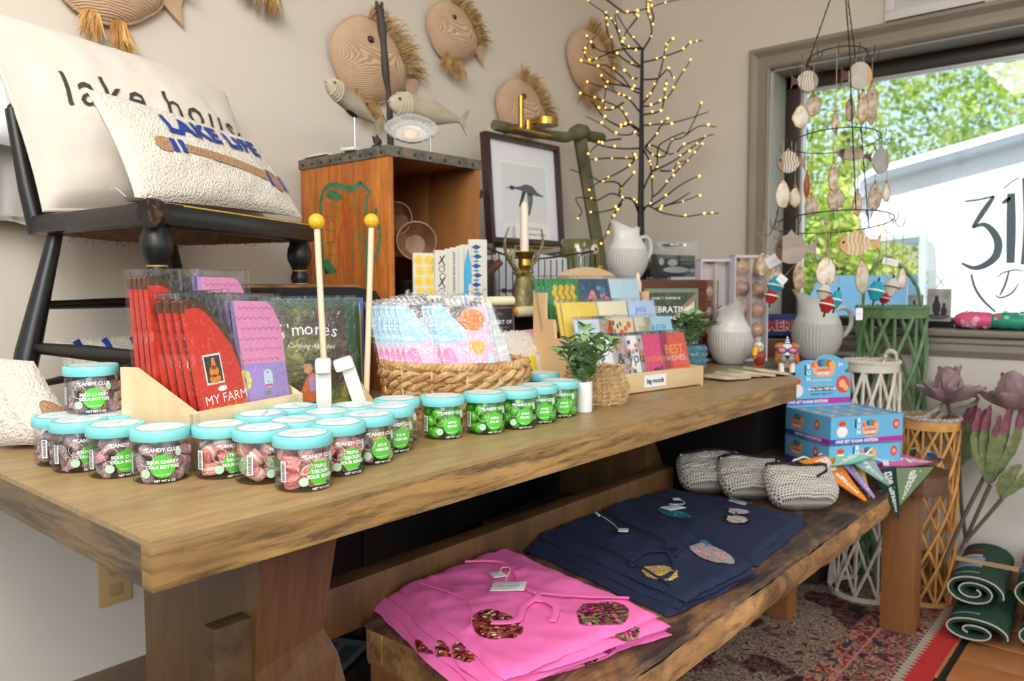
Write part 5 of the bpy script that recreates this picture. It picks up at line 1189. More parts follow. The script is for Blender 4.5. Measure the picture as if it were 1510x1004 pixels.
for i, (cx_, rz_, lb) in enumerate(((1.74, 4, 'large white print of flying ducks leaning in the black wire basket'), (1.70, -6, 'second white art print behind the flying duck print in the wire basket'))):
    w, h = (.36, .37) if i == 0 else (.30, .33); o = root('art_print', (cx_-.06, 1.535+.03*i, TT+.006), 0, lb, 'print'); o.rotation_euler = (rad(-5-3*i), 0, 0)
    mb = MB(RY(rz_)); mb.box((w/2+.05*(1-i), 0, h/2), (w, .004, h)); mb.build('sheet', mat('dedfe3', .6), o); 
    if i == 0: duck(o, RY(rz_)@F@T(.15, .24, .0026), .17); duck(o, RY(rz_)@F@T(.30, .26, .0026), .14)
mb = MB(); mb.box((0, 0, .16), (.02, .10, .33)); o = thingmesh('frame_strip', mb, wood('grey_frame', '4a4038', '6a5e52', '80746a', 'Z', 12, .5), (1.665, 1.56, TT+.006), 'narrow grey wooden frame edge standing at the left end of the wire basket', 'frame', 20, 'frame_edge')
# driftwood stick poking out, twigs beside the crate
DFT = wood('driftwood', '3a231a', '5a392a', '7a5442', 'X', 20, .7, .6)
a, b = at('y', 1.42, 706, 414), at('y', 1.40, 738, 386); mb = MB(); mb.tube([Vector((0, 0, 0)), (b-a)*.5, b-a], [.014, .013, .010], 8); thingmesh('driftwood_stick', mb, DFT, a, 'short dark driftwood stick poking out left of the deer candlestick', 'stick', 0, 'stick')
o = root('dead_twig', at('y', 1.72, 690, 300), 0, 'forked dry twig between the crate and the duck picture', 'twig'); P = lambda *q: at('y', 1.72, *q)-o.location
mb = MB(); mb.tube(spl([P(660, 300), P(690, 290), P(706, 284), P(718, 280)], 4), .006, 6); mb.tube(spl([P(670, 310), P(690, 300), P(705, 292), P(718, 283)], 4), .006, 6); mb.tube([P(690, 298), P(697, 290)], .003, 5); mb.build('stem', DFT, o)
# books: mixology + neighbour
MX = mat('2b2c33', .5, name='mixology_cover'); GLD = mat('a9835a', .5, name='gold_print')
a = at('y', 1.30, 716, 452); b = at('y', 1.30, 753, 450); w = b.x-a.x; h = a.z-TT
bm_ = book('cocktail_book', (a.x, 1.30, TT+.001), -14, w*1.02, h, .022, '2b2c33', 'charcoal book about mixology with thin gold border lettering', 4)
F = RX(90)@T(0, 0, .0006); mb = MB(F)
W_, H_ = w*1.02, h
for (p0, p1, q0, q1) in ((.004, W_-.004, .004, .0055), (.004, W_-.004, H_-.0055, H_-.004), (.004, .0055, .004, H_-.004), (W_-.0055, W_-.004, .004, H_-.004), (.02, W_-.02, H_*.735, H_*.74)): poly(mb, [(p0, q0), (p1, q0), (p1, q1), (p0, q1)])
for q in range(7): a_ = rad(20+23*q); mb.tube([(W_/2+.004*cos(a_), H_*.88+.003*sin(a_), 0), (W_/2+.012*cos(a_), H_*.88+.009*sin(a_), 0)], .0005, 3)
disc(mb, W_/2, H_*.4, .012, 0, 16, ring=.001, ry=.02); mb.build('gold_border', GLD, bm_, smooth=False, fix=False)
mb = MB(F); mtext(mb, 'THE ART OF', T(W_/2, H_*.80), size=.014, off=.0); mtext(mb, 'MIXOLOGY', T(W_/2, H_*.66), size=.021, off=.01); mb.build('title_lettering', WHT, bm_, smooth=False, fix=False)
a = at('y', 1.36, 703, 455); book('thin_book', (a.x-.01, 1.37, TT+.001), -14, .075, .205, .018, '31456e', 'navy blue book edge left of the charcoal mixology book', 4)
WAX = mat('ece3c0', .45, name='wax', Subsurface_Weight=.2, Subsurface_Radius=.1) if False else NT('wax').bsdf('ece2be', .45)
def lying_candle(px0, px1, py, z, yy, r, lb, rz=0):
    a = at('y', yy, px0, py); b = at('y', yy, px1, py); L = b.x-a.x; o = root('beeswax_candle', (a.x, yy, z), rz, lb, 'candle', 'short yellow wax candles')
    mb = MB(); mb.tube([(.012, 0, r), (.02, 0, r), (L, 0, r), (L+.003, 0, r)], [r*.8, r, r, r*.7], 14); mb.build('wax', WAX, o); mb = MB(); mb.tube([(0, 0, r), (.014, 0, r)], [r*.6, r*.9], 12); mb.build('amber_end', mat('e0a43a', .5), o)
bb = root('black_box', (1.80, 1.36, TT), -8, 'black worn wooden box under the yellow candles', 'box'); mb = MB(); mb.box((0, 0, .085), (.26, .16, .17), b=.005); mb.build('body', mat('15130f', .5), bb); mb = MB(); mb.box((0, 0, .165), (.268, .168, .018), b=.004); mb.build('lid', mat('1b1814', .4), bb)
lying_candle(754, 790, 455, TT+.1742, 1.335, .0135, 'yellow wax candle lying on the black box in front of the deer', -8)
lying_candle(760, 795, 447, TT+.1742+.0, 1.375, .0135, 'second yellow wax candle on the black box, nearer the deer', -8)
a = at('y', 1.31, 712, 450); o = root('beeswax_candle', (a.x+.012, 1.315, TT+h+.0012), -14, 'yellow wax candle lying on top of the charcoal book', 'candle', 'short yellow wax candles'); mb = MB(); mb.tube([(.0, 0, .0115), (.085, 0, .0115)], .0115, 12); mb.build('wax', WAX, o); mb = MB(); mb.tube([(-.012, 0, .0115), (.0, 0, .0115)], [.008, .0112], 10); mb.build('amber_end', mat('e0a43a', .5), o)
# deer candlestick
t = NT('aged_brass'); a_ = t.noise(t.coords(), 60, 5, .7); DEER = t.bsdf(t.ramp(a_, [(.3, '5f5638'), (.5, '85794f'), (.7, 'a89a68')]), .5, .35, a_, .5, .002)
c = at('y', 1.42, 780, 445); do = root('deer_candlestick', (c.x, 1.44, TT+.175), 0, 'aged brass deer head candlestick with spreading antlers', 'candlestick')
s = .145
mb = MB(SC(s))
mb.tube([(-.06, 0, 0), (-.05, 0, .15), (-.02, 0, .40), (.0, 0, .62), (.02, 0, .72)], [.30, .27, .20, .185, .16], 16)
mb.tube([(.0, -.02, .66), (.10, -.04, .66), (.24, -.07, .58), (.33, -.09, .545)], [.17, .155, .10, .075], 14); mb.build('head', DEER, do)
mb = MB(SC(s)); mb.sphere((.345, -.095, .55), (.045, .05, .04), 10, 8); mb.build('nose', mat('4a402a', .4), do)
for sg in (-1, 1):
    mb = MB(SC(s)); mb.tube([(-.02+sg*.10, 0, .72), (sg*.20, 0, .80), (sg*.33, 0, .84)], [.04, .075, .012], 8, flat=.5); mb.build('ear', DEER, do)
    mb = MB(SC(s)); P = spl([(sg*.07, .02, .80), (sg*.26, .04, .95), (sg*.48, .02, 1.15), (sg*.58, -.02, 1.42), (sg*.50, -.06, 1.68)], 4); mb.tube(P, [.06-.045*i/(len(P)-1) for i in range(len(P))], 8)
    mb.tube([(sg*.30, .03, .98), (sg*.28, .02, 1.18), (sg*.24, 0, 1.32)], [.045, .035, .01], 7); mb.tube([(sg*.42, .02, 1.1), (sg*.36, 0, 1.3)], [.035, .01], 7); mb.build('antler', DEER, do)
    mb = MB(SC(s)); mb.sphere((.09+(.04 if sg > 0 else -.03), -.15+.02*(sg > 0), .71), .028, 8, 6); mb.build('eye', mat('2b2417', .3), do)
mb = MB(SC(s)@T(.03, 0, .82)); mb.lathe([(0, 0), (.10, 0), (.10, .10), (.13, .14), (.12, .26), (.20, .36), (.215, .40), (.20, .41), (.10, .36), (0, .34)], 20); mb.build('cup', BRS, do)
cc = Vector((c.x+.03*s, 1.44, TT+.175+1.17*s)); ct = at('y', 1.44, 780, 298); o = root('taper_candle', cc, 0, 'tall ivory candle standing in the deer candlestick', 'candle')
mb = MB(); L_ = ct.z-cc.z; mb.tube([(0, 0, .001), (0, 0, L_-.016), (0, 0, L_-.004), (0, 0, L_)], [.0125, .0115, .008, .002], 16); mb.build('wax', NT('ivory_wax').bsdf('eee0c8', .45), o); mb = MB(); mb.tube([(0, 0, L_), (0, 0, L_+.008)], .001, 5); mb.build('wick', mat('ddd3bb', .8), o)
# hooked rainbow pillow
Cp = [at('y', 1.22, 748, 555), at('y', 1.20, 840, 575), at('y', 1.30, 835, 478), at('y', 1.28, 738, 490)]
po, pf = pillow('striped_pillow', Cp, .035, HOOK, 4, 'small hooked pillow with pastel stripes and letters beside the mixology book', back=CANV, pw=.4)
for nm, c_, shp in (('pink_band', 'd9a0a8', [[(.25, .95), (.36, .95), (.45, .4), (.34, .38)], [(.40, .30), (.8, .36), (.8, .22), (.42, .18)]]), ('yellow_band', 'd8c437', [[(.43, .95), (.50, .93), (.62, .5), (.54, .48)], [(.2, .34), (.3, .36), (.4, .02), (.3, .02)], [(.60, .6), (.68, .56), (.58, .44)]]), ('teal_band', '9cc4c0', [[(.58, .92), (.66, .9), (.82, .5), (.74, .48)]]), ('orange_band', 'd08a3c', [[(.78, .9), (.86, .88), (.94, .6), (.86, .6)], [(.5, .2), (.56, .2), (.66, .02), (.58, .02)]])):
    mb = MB(); [shape_pillow(mb, pf, s_, .003) for s_ in shp]; mb.build(nm, speck('hook_'+nm, [(.3, c_), (.7, c_)], 120, .95, .8), po, fix=False)
# green glass owl vase
OWL = NT('green_glass').bsdf('5c6136', .12, 0, None, Coat_Weight=.6)
c = at('y', 1.56, 854, 405); o = root('owl_vase', (c.x, 1.56, TT), 0, 'glossy olive green vase with a round eye behind the card stand', 'vase')
ow = .068; mb = MB(); mb.lathe([(0, 0), (ow*.9, 0), (ow, .02), (ow*1.02, .2), (ow, .36), (ow*.9, .405), (ow*.86, .41), (ow*.82, .40), (ow*.9, .2), (0, .02)], 30); mb.build('body', OWL, o)
ey = Matrix.Translation((-.008, -ow*1.01, .375))@RZ(-12)@RX(90); mb = MB(ey); mb.sphere((0, 0, 0), (.017, .017, .006), 16, 8); mb.build('eye_white', mat('cfc6a8', .3), o); mb = MB(ey); mb.sphere((0, 0, .005), (.006, .006, .004), 10, 6); mb.build('pupil', mat('241f14', .3), o)
mb = MB(); 
for q in range(3): mb.sphere((-.045+.012*q, -ow*.9+.004*q, .285-.01*q), (.010, .008, .02), 10, 6)
for q in range(3): mb.sphere((.03+.012*q, -ow*.95+.01*q, .315-.004*q), (.016, .008, .008), 10, 6)
mb.build('yellow_feather', mat('e2b62a', .4), o)
# small wooden crate behind the stand + things on it
CR2 = wood('old_crate', '4a2413', '6f3a1f', '8a5530', 'X', 8, .5, .55, .4)
c0 = Vector((2.10, 1.30)); dd = Vector((.985, -.17)).normalized(); sc_ = root('low_crate', (2.13, 1.36, TT), 0, 'dark reddish wooden crate behind the card stand carrying the white pitcher', 'crate')
CH = 1.033-TT; CWd = .44
for z in (.03, .115, .20, .252):
    mb = MB(RZ(-6)); mb.box((CWd/2-.06, -.10, z+(.0 if z < .25 else .003)), (CWd, .014, .078 if z < .24 else .03), b=.002); mb.build('slat', CR2, sc_)
for x in (-.055, CWd-.065): mb = MB(RZ(-6)); mb.box((x, 0, CH/2), (.016, .2, CH), b=.002); mb.build('end_board', CR2, sc_)
mb = MB(RZ(-6)); mb.box((CWd/2-.06, .0, CH-.007), (CWd, .21, .014), b=.002); mb.build('top_board', CR2, sc_)
PORC = NT('porcelain'); v = PORC.coords((1, 1, 1)); PORC = PORC.bsdf('dcdad5', .35)
t = NT('porcelain_weave'); v = t.coords(); ck = t.n('TexCoord'); se = t.n('SeparateXYZ'); t.l(ck.outputs['Object'], se.inputs[0])
ang_ = t.math('MULTIPLY', t.math('ARCTAN2', se.outputs[1], se.outputs[0]), 14.0); zz = t.math('MULTIPLY', se.outputs[2], 520.0)
wv = t.math('MULTIPLY', t.math('SINE', t.math('ADD', ang_, zz)), t.math('SINE', t.math('SUBTRACT', t.math('MULTIPLY', ang_, 2.2), zz)))
PW = t.bsdf('d9d6d0', .5, 0, wv, .9, .002)
def pitcher(c, s, rz, lb):
    o = root('white_pitcher', c, rz, lb, 'pitcher', 'white ceramic pitchers'); n = 40
    prof = [(0, 0), (.040, 0), (.043, .004), (.056, .02), (.068, .045), (.073, .070), (.071, .092), (.066, .104)]
    mb = MB(SC(s)); mb.lathe(prof, n); mb.build('woven_body', PW, o, ang=60)
    up = [(.066, .104), (.0665, .106), (.063, .115), (.055, .130), (.048, .144), (.044, .158), (.044, .170), (.047, .182)]
    def fn(p, i, a):
        k = max(0, (i-3)/4) if i <= 7 else max(0, (14-i-3+0)/4) if i < 12 else 0
        k = min(1, k); sp = max(0, cos(a))**6*k
        sd = k*.12*(abs(sin(a))) 
        return (p[0]*(1-.05*k)+.038*sp*(1 if i <= 8 else .92), p[1]*(1-.1*k), p[2]+.020*sp-.014*k*(1-max(0, cos(a))**2)*(max(0, -cos(a))*0+abs(sin(a)))+.004*k)
    inner = [(.044, .181), (.041, .170), (.041, .158), (.045, .14), (0, .13)]
    mb = MB(SC(s)); mb.lathe(up+inner, n, fn=fn); mb.build('neck', PORC, o, ang=70)
    mb = MB(SC(s)); P = spl([(-.060, 0, .100), (-.085, 0, .082), (-.108, 0, .105), (-.104, 0, .142), (-.078, 0, .158), (-.045, 0, .142)], 5)
    P = spl([(-.066, 0, .058), (-.092, 0, .072), (-.110, 0, .104), (-.104, 0, .138), (-.078, 0, .150), (-.046, 0, .138)], 5)
    mb.tube(P, .0085, 10, flat=.75); mb.build('handle', PORC, o); return o
pb = at('y', 1.42, 917, 412)
pitcher((pb.x+.0, 1.40, TT+CH+.001), .95, 165, 'white ceramic pitcher with woven texture standing on the reddish crate')
p = at('z', TT, 1076, 536); pitcher((p.x, p.y, TT+.0005), 1.0, 222, 'white ceramic pitcher with its spout towards the camera, beside the potted plant')
pitcher((2.742, .965, TT+.0005), 1.17, 140, 'white ceramic pitcher with its handle to the right, behind the dog figurine')
# standing taper candle
p = atd(940, 465, 2.2); o = root('taper_candle', (p.x, p.y, TT), 0, 'ivory candle standing between the card stand and the green home book', 'candle'); mb = MB(); H_ = atd(940, 402, 2.2).z-TT
mb.tube([(0, 0, .001), (0, 0, H_-.03), (0, 0, H_-.02), (0, 0, H_-.008), (0, 0, H_)], [.0105, .0105, .007, .0055, .003], 16); mb.build('wax', NT('ivory_wax2').bsdf('ead9bd', .45), o)
# home book
a = atd(951, 426, 2.34); b = atd(1031, 429, 2.36); w = (b-a).length; h = a.z-TT
hb = book('home_book', (a.x, a.y, TT+.001), math.degrees(atan2(b.y-a.y, b.x-a.x)), w, h, .022, '5f7a62', 'green decorating book about celebrating home with a photo of a house gable', 2)
F = RX(90)@T(0, 0, .0006)
mb = MB(F); poly(mb, [(.006, .006), (w-.008, .006), (w-.008, h-.012), (.006, h-.012)]); mb.build('cover_photo', speck('hedge_photo', [(.35, '1e2a20'), (.55, '36472f'), (.7, '55684a')], 60, .4, .02), hb, smooth=False, fix=False)
mb = MB(F@T(0, 0, .0004)); poly(mb, [(w*.62, .01), (w*.93, .01), (w*.93, h*.92), (w*.62, h*.72)]); mb.build('house_photo', mat('c6c2a4', .5), hb, smooth=False, fix=False)
mb = MB(F@T(0, 0, .0008)); poly(mb, [(w*.55, h*.70), (w*.95, h*.94), (w*.95, h*.86), (w*.58, h*.66)]); mb.build('roof_photo', mat('8f6e5c', .5), hb, smooth=False, fix=False)
mb = MB(F@T(0, 0, .0008)); 
for a_, b_, c_, d_ in ((.72, .86, .40, .41), (.72, .86, .58, .59), (.72, .725, .40, .59), (.855, .86, .40, .59)): poly(mb, [(w*a_, h*c_), (w*b_, h*c_), (w*b_, h*d_), (w*a_, h*d_)])
mb.build('window_photo', mat('55564a', .5), hb, smooth=False, fix=False)
mb = MB(F@T(0, 0, .0012)); mtext(mb, 'CELEBRATING', T(w*.40, h*.74), size=w*.155, off=.01); mtext(mb, 'HOME', T(w*.38, h*.62), size=w*.155, off=.01); mtext(mb, 'JAMES T. FARMER III', T(w*.40, h*.88), size=w*.06); mtext(mb, 'A TIME FOR EVERY SEASON', T(w*.38, h*.51), size=w*.05); mb.build('title_lettering', WHT, hb, smooth=False, fix=False)
# acrylic photo frames
ACR = thin_clear('acrylic', (.97, .98, .98), .06, .02)
PHB = speck('bw_photo', [(.35, '151515'), (.48, '3c3c3c'), (.6, 'b8b8b8'), (.7, '2c2c2c')], 26, .4, .02)
def photo_frame(p0, p1, z0, z1, lb, pic, extra):
    "p0 p1: ground points of the left and right end"
    p0, p1 = Vector(p0), Vector(p1); w = (p1-p0).length; o = root('photo_frame', (p0.x, p0.y, z0), math.degrees(atan2(p1.y-p0.y, p1.x-p0.x)), lb, 'photo frame'); h = z1-z0; F = RX(90)
    mb = MB(); mb.box((w/2, 0, h/2), (w, .012, h), b=.002); mb.build('acrylic_block', ACR, o)
    px0, px1, pz0, pz1 = pic; mb = MB(F@T(0, 0, .0005)); poly(mb, [(w*px0, h*pz0), (w*px1, h*pz0), (w*px1, h*pz1), (w*px0, h*pz1)]); ph = mb.build('photo', extra[0], o, smooth=False, fix=False)
    for nm, m_, shapes in extra[1]:
        mb = MB(F@T(0, 0, .0012))
        for (x, y, rx_, ry_) in shapes: disc(mb, w*x, h*y, rx_*w, 0, 14, ry=ry_*h)
        mb.build(nm, m_, ph, smooth=False, fix=False)
    mb = MB()
    for x in (.04, .96):
        for z in (.05, .95): mb.sphere((w*x, -.006, h*z), .003, 8, 6)
    mb.build('corner_pin', mat('e8e8e8', .2, .9), o, kind='stuff'); return o
a, b = atd(950, 412, 2.72), atd(1032, 408, 2.72)
zc = TT+CH+.001
pfm = photo_frame((2.30, 1.375, 0), (2.545, 1.318, 0), zc, atd(1030, 355, 2.7).z, 'clear acrylic frame with a black and white photo of a child in a boat', (.06, .94, .08, .64), (mat('2a2a2a', .4), [('photo_child', mat('b9b9b9', .5), [(.48, .44, .10, .09), (.26, .46, .05, .09), (.55, .26, .26, .08), (.88, .25, .07, .05)]), ('photo_water', mat('8a8a8a', .5), [(.8, .42, .16, .008), (.75, .52, .18, .006)])]))
o = root('metal_fish', atd(998, 361, 2.66), -30, 'small silver fish ornament mounted above the boat photo', 'ornament'); mb = MB(); mb.sphere((0, 0, 0), (.026, .004, .005), 16, 8); mb.prism([(.022, 0), (.034, .006), (.032, 0), (.034, -.006)], .003, RX(90)); mb.build('fish', mat('e4e6ea', .15, 1), o); mb = MB(); mb.sphere((-.03, .004, -.001), (.026, .004, .005), 16, 8); mb.build('dark_fish', mat('5a5048', .4), o)
# small black house clutch next to pitcher
o = root('black_birdhouse', (2.40, 1.42, zc), -10, 'small black birdhouse with a wooden roof tip behind the white pitcher', 'ornament'); mb = MB(); mb.prism([(-.045, 0), (.045, 0), (.045, .03), (0, .065), (-.045, .03)], .05, RX(90)@T(0, 0, -.0)); mb.build('house', mat('17130f', .6), o, smooth=False); mb = MB(RZ(0)@T(-.03, -.03, .05)@RY(-38)); mb.box((0, 0, 0), (.035, .06, .006)); mb.build('roof_tip', mat('b07a42', .6), o)
# ornament boxes
PNKB = NT('blush_glass').bsdf('dba893', .1, 0, None, Coat_Weight=.8, Transmission_Weight=.25)
def orn_box(x0, x1, ytop, ybot, d, nrow, lb, empt):
    A = atd(x0, ytop, d); B = atd(x1, ytop, d+.02); w = hypot(B.x-A.x, B.y-A.y); zt = A.z; zb = TT+.001
    o = root('ornament_box', (A.x, A.y, zb), math.degrees(atan2(B.y-A.y, B.x-A.x)), lb, 'box'); h = zt-zb
    mb = MB(); mb.box((w/2, .045, h/2), (w, .004, h)); 
    for (c, s_) in (((w/2, .022, .002), (w, .046, .004)), ((w/2, .022, h-.002), (w, .046, .004)), ((.002, .022, h/2), (.004, .046, h)), ((w-.002, .022, h/2), (.004, .046, h)), ((w/2, .02, h/2), (.003, .04, h))): mb.box(c, s_)
    for z in (h-.004, .004): mb.box((w/2, -.001, z), (w, .002, .008))
    mb.build('carton', mat('d9cfd8', .6, name='pale_carton'), o)
    mb = MB(); mb.box((w/2, -.001, h/2), (w-.004, .001, h-.01)); mb.build('clear_window', ACR, o)
    k = 0
    for r_ in range(nrow):
        for c_ in range(2):
            if (r_, c_) in empt: continue
            x = w*(.26+.48*c_); z = h-.04-r_*.068-(.0 if c_ == 0 else .006); r = min(.0265, w*.20)
            q = root('glass_bauble', Vector(o.matrix_basis@Vector((x, .022, z))) if False else (o.location+Vector((cos(o.rotation_euler.z)*x-sin(o.rotation_euler.z)*.020, sin(o.rotation_euler.z)*x+cos(o.rotation_euler.z)*.020, z))), 0, 'blush pink glass bauble inside the '+('left' if nrow == 5 and empt else 'right')+' ornament box', 'bauble', 'baubles inside the '+('left' if empt else 'right')+' ornament box')
            if k == 0: base_ = (MB().sphere((0, 0, 0), r, 20, 12).mesh('bauble', PNKB), MB().lathe([(0, r*.97), (r*.2, r*.97), (r*.2, r*1.15), (0, r*1.15)], 10).mesh('cap', BRS))
            for nm, me in zip(('ball', 'cap'), base_): c2 = bpy.data.objects.new(nm, me); COL.objects.link(c2); c2.parent = q
            k += 1
    return o
orn_box(1034, 1080, 382, 492, 2.62, 5, 'left pale ornament box with blush glass baubles and an empty upper row', {(0, 0), (0, 1), (1, 1)})
orn_box(1084, 1134, 376, 492, 2.60, 5, 'right pale ornament box full of blush glass baubles', set())
# lit twig tree ------------------------------------------------------
TWG = mat('181210', .6, name='dark_twig'); 
em = NT('warm_bulb'); e_ = em.n('Emission'); e_.inputs[0].default_value = (*lin('ffb648'), 1); e_.inputs[1].default_value = 4.5; em.l(e_.outputs[0], em.out.inputs[0]); BULB = em.m
tp = atd(946, 420, 2.99); tr = root('lit_twig_tree', (tp.x, tp.y, TT), 0, 'bare dark twig tree strung with tiny warm lights in the corner', 'tree'); L0 = loc(tr)
ua = lambda x, y: (840+x/5.022, y/5.022); ub = lambda x, y: (840+x/5.022, 160+y/5.022)
q0 = [atd(x, y, 2.99) for x, y in ((945, 400), (945, 352), (945, 300), (946, 220), (946, 150), (947, 74))]
mb = MB(L0); mb.tube([Vector((tp.x, tp.y, TT+.002))]+q0, [.016, .016, .0145, .012, .010, .008, .006], 8); mb.build('trunk', TWG, tr)
mb = MB(L0); mb.lathe([(0, 0), (.09, 0), (.09, .015), (.02, .02), (0, .02)], 20, T(tp.x, tp.y, TT)); mb.build('base', TWG, tr)
BR = [  # (crop, points, bulbs at indices)
 ('a', [(545, 375), (500, 320), (440, 250), (385, 165), (345, 95)]), ('a', [(540, 360), (480, 365), (430, 345), (385, 315), (330, 175), (265, 100), (200, 55), (130, 5)]),
 ('a', [(540, 355), (420, 360), (300, 390), (190, 440), (140, 450), (108, 400), (112, 360), (190, 270)]), ('a', [(265, 105), (272, 180), (285, 260), (312, 300), (318, 400)]),
 ('a', [(545, 365), (600, 270), (605, 190), (575, 90), (568, 5)]), ('a', [(605, 190), (622, 130), (600, 50), (590, 0)]), ('a', [(520, 500), (450, 470), (345, 400), (300, 385), (212, 370), (118, 270)]),
 ('a', [(520, 490), (425, 395), (380, 315), (345, 170), (338, 105)]), ('a', [(520, 690), (460, 660), (380, 560), (262, 480), (205, 490), (80, 455)]), ('a', [(520, 830), (440, 735), (355, 690), (260, 650), (120, 605)]),
 ('a', [(520, 660), (425, 640), (325, 575), (205, 492)]), ('a', [(430, 640), (275, 610), (232, 560)]), ('a', [(400, 760), (315, 810), (255, 800), (262, 700), (275, 612)]), ('a', [(525, 985), (445, 915), (375, 805), (245, 745), (108, 700), (75, 690)]),
 ('a', [(445, 920), (375, 935), (255, 868), (175, 755)]), ('a', [(550, 460), (640, 440), (695, 420), (835, 370), (890, 320), (985, 300)]), ('a', [(545, 760), (595, 700), (655, 580), (695, 430), (712, 340), (755, 290)]),
 ('a', [(545, 590), (650, 580), (725, 515), (765, 578)]), ('a', [(545, 785), (600, 782), (730, 715), (795, 600), (890, 455)]), ('a', [(545, 850), (670, 820), (702, 720), (702, 670), (720, 585)]),
 ('a', [(545, 930), (590, 925), (675, 915), (720, 885)]), ('b', [(560, 280), (640, 190), (680, 125), (752, 108), (888, 72), (1028, 25)]), ('b', [(525, 160), (445, 115), (375, 135), (255, 65), (170, -45)]),
 ('b', [(525, 215), (480, 175), (440, 195), (340, 185), (235, 115), (120, 58)]), ('b', [(380, 225), (235, 250), (128, 345)]), ('b', [(515, 295), (395, 298), (255, 280), (170, 245), (110, 245)]), ('b', [(510, 372), (312, 368), (188, 375), (110, 390)]),
 ('b', [(485, 370), (440, 425), (340, 485), (215, 545), (140, 600)]), ('b', [(485, 370), (462, 325)]), ('b', [(505, 760), (470, 680), (390, 655), (305, 630), (205, 680), (150, 665), (45, 665), (90, 760), (58, 810)]),
 ('b', [(365, 640), (375, 570), (320, 540), (240, 545), (150, 500), (0, 450)]), ('b', [(375, 590), (472, 485)]), ('b', [(395, 670), (338, 738), (220, 768), (150, 765)]), ('b', [(385, 705), (320, 795), (278, 915), (230, 1000)]),
 ('b', [(560, 285), (620, 275), (730, 335), (772, 330)]), ('b', [(545, 300), (590, 390), (605, 470), (610, 550), (612, 650), (595, 700), (545, 740), (535, 790)]), ('b', [(560, 290), (612, 340), (700, 355), (755, 240), (835, 215), (960, 130), (1085, 138)]),
 ('b', [(540, 610), (600, 480), (645, 430), (655, 290), (705, 242), (835, 180), (878, 175), (960, 0), (965, -45)]), ('b', [(625, 460), (750, 400), (880, 310), (1000, 215), (1068, 190)]), ('b', [(670, 460), (760, 460), (800, 400), (865, 390)]),
 ('b', [(620, 650), (672, 608), (760, 500), (865, 390), (980, 265)]), ('b', [(600, 720), (710, 650), (822, 565), (955, 498)]), ('b', [(545, 760), (575, 720), (632, 745), (695, 775), (850, 800), (990, 782), (1105, 775)]), ('b', [(640, 742), (720, 715), (830, 690), (960, 642)]), ('b', [(670, 735), (780, 690), (893, 620)]),
 ('b', [(800, 320), (845, 275), (1000, 212)]), ('a', [(200, -60), (370, 70), (420, 95), (500, 80), (580, 60), (700, 20), (900, -20)]), ('a', [(500, 580), (460, 580), (432, 545), (400, 525)]), ('a', [(500, 130), (450, 195), (415, 240), (400, 290)]), ('a', [(475, 95), (505, 130)]), ('b', [(505, 760), (490, 700), (440, 655)])]
rb = random.Random(12); bulb_me = MB().sphere((0, 0, 0), .0040, 8, 6).mesh('bulb', BULB); nb = 0
halo = None
for k, (c, pts) in enumerate(BR):
    f = ua if c == 'a' else ub; dl = rb.uniform(-.16, .10); N = len(pts); P = []
    for i, q in enumerate(pts):
        x, y = f(*q); P.append(atd(x, y, 2.99+dl*(i/(N-1)))-tr.location)
    S_ = spl(P, 4); mb = MB(); mb.tube(S_, [.0038-.0020*i/(len(S_)-1) for i in range(len(S_))], 5); mb.build('branch', TWG, tr)
    for i in range(1 if N > 2 else 0, N):
        for q in ([P[i]] if rb.random() < .62 else [])+([P[i].lerp(P[i-1], .5)+Vector((0, 0, .003))] if (P[i]-P[i-1]).length > .04 and rb.random() < .35 else []):
            b = bpy.data.objects.new('bulb', bulb_me); COL.objects.link(b); b.parent = tr; b.location = q+Vector((rb.uniform(-.004, .004), -.004, rb.uniform(-.002, .006))); s_ = rb.uniform(.65, 1.15); b.scale = (s_,)*3; nb += 1
# ================================================================== CARD STAND
cs0 = Vector((1.838, .938)); ux = Vector((-.983, .184)); W_ = .362; SD = .20
fl0 = cs0+ux*W_; st = root('card_stand', (fl0.x, fl0.y, TT), math.degrees(atan2(-ux.y, -ux.x)), 'tiered pale wooden greeting card display with an arched back', 'display stand')
PLY = wood('birch_ply', 'c8a87c', 'd9bd92', 'e3caa2', 'X', 8, .5, .2, .1); PLYE = mat('dfb98a', .6, name='ply_edge')
def R_(i): return .026+.05*i, .022+.041*i       # y, z of each tier's ledge
mb = MB(); mb.box((W_/2, .004, .026), (W_, .008, .046), b=.001); mb.build('front_board', PLY, st)
for x in (-.004, W_+.004):
    mb = MB(); prf = [(0, 0), (.23, 0), (.23, .24), (.185, .24), (.185, .175), (.155, .175), (.15, .13), (.115, .13), (.11, .085), (.07, .085), (.065, .05), (0, .05)]
    mb.prism(prf, .008, T(x-.004, 0, 0)@RY(90)@RZ(90)); mb.build('side_panel', PLYE, st, smooth=False)
pts = [(0, 0), (W_, 0), (W_, .235), (W_-.01, .25), (W_-.05, .262)]+[(W_/2+.115*cos(rad(a)), .262+.043*sin(rad(a))) for a in range(0, 181, 12)]+[(.05, .262), (.01, .25), (0, .235)]
mb = MB(); mb.prism(pts, .008, T(0, .238, 0)@RX(90)); mb.build('arched_back', PLY, st, ang=30)
for i in range(4):
    y, z = R_(i); mb = MB(); mb.box((W_/2, y+.018, z), (W_-.01, .034, .005)); mb.build('ledge', PLY, st)
    if i: mb = MB(); mb.box((W_/2, y-.002, z+.010), (W_-.01, .005, .022)); mb.build('riser', PLY, st)
mb = MB(RX(90)@T(0, 0, .0005)); poly(mb, [(W_*.40, .012), (W_*.62, .012), (W_*.62, .041), (W_*.40, .041)]); sg = mb.build('sign_label', mat('e9ecee', .5), st, smooth=False, fix=False)
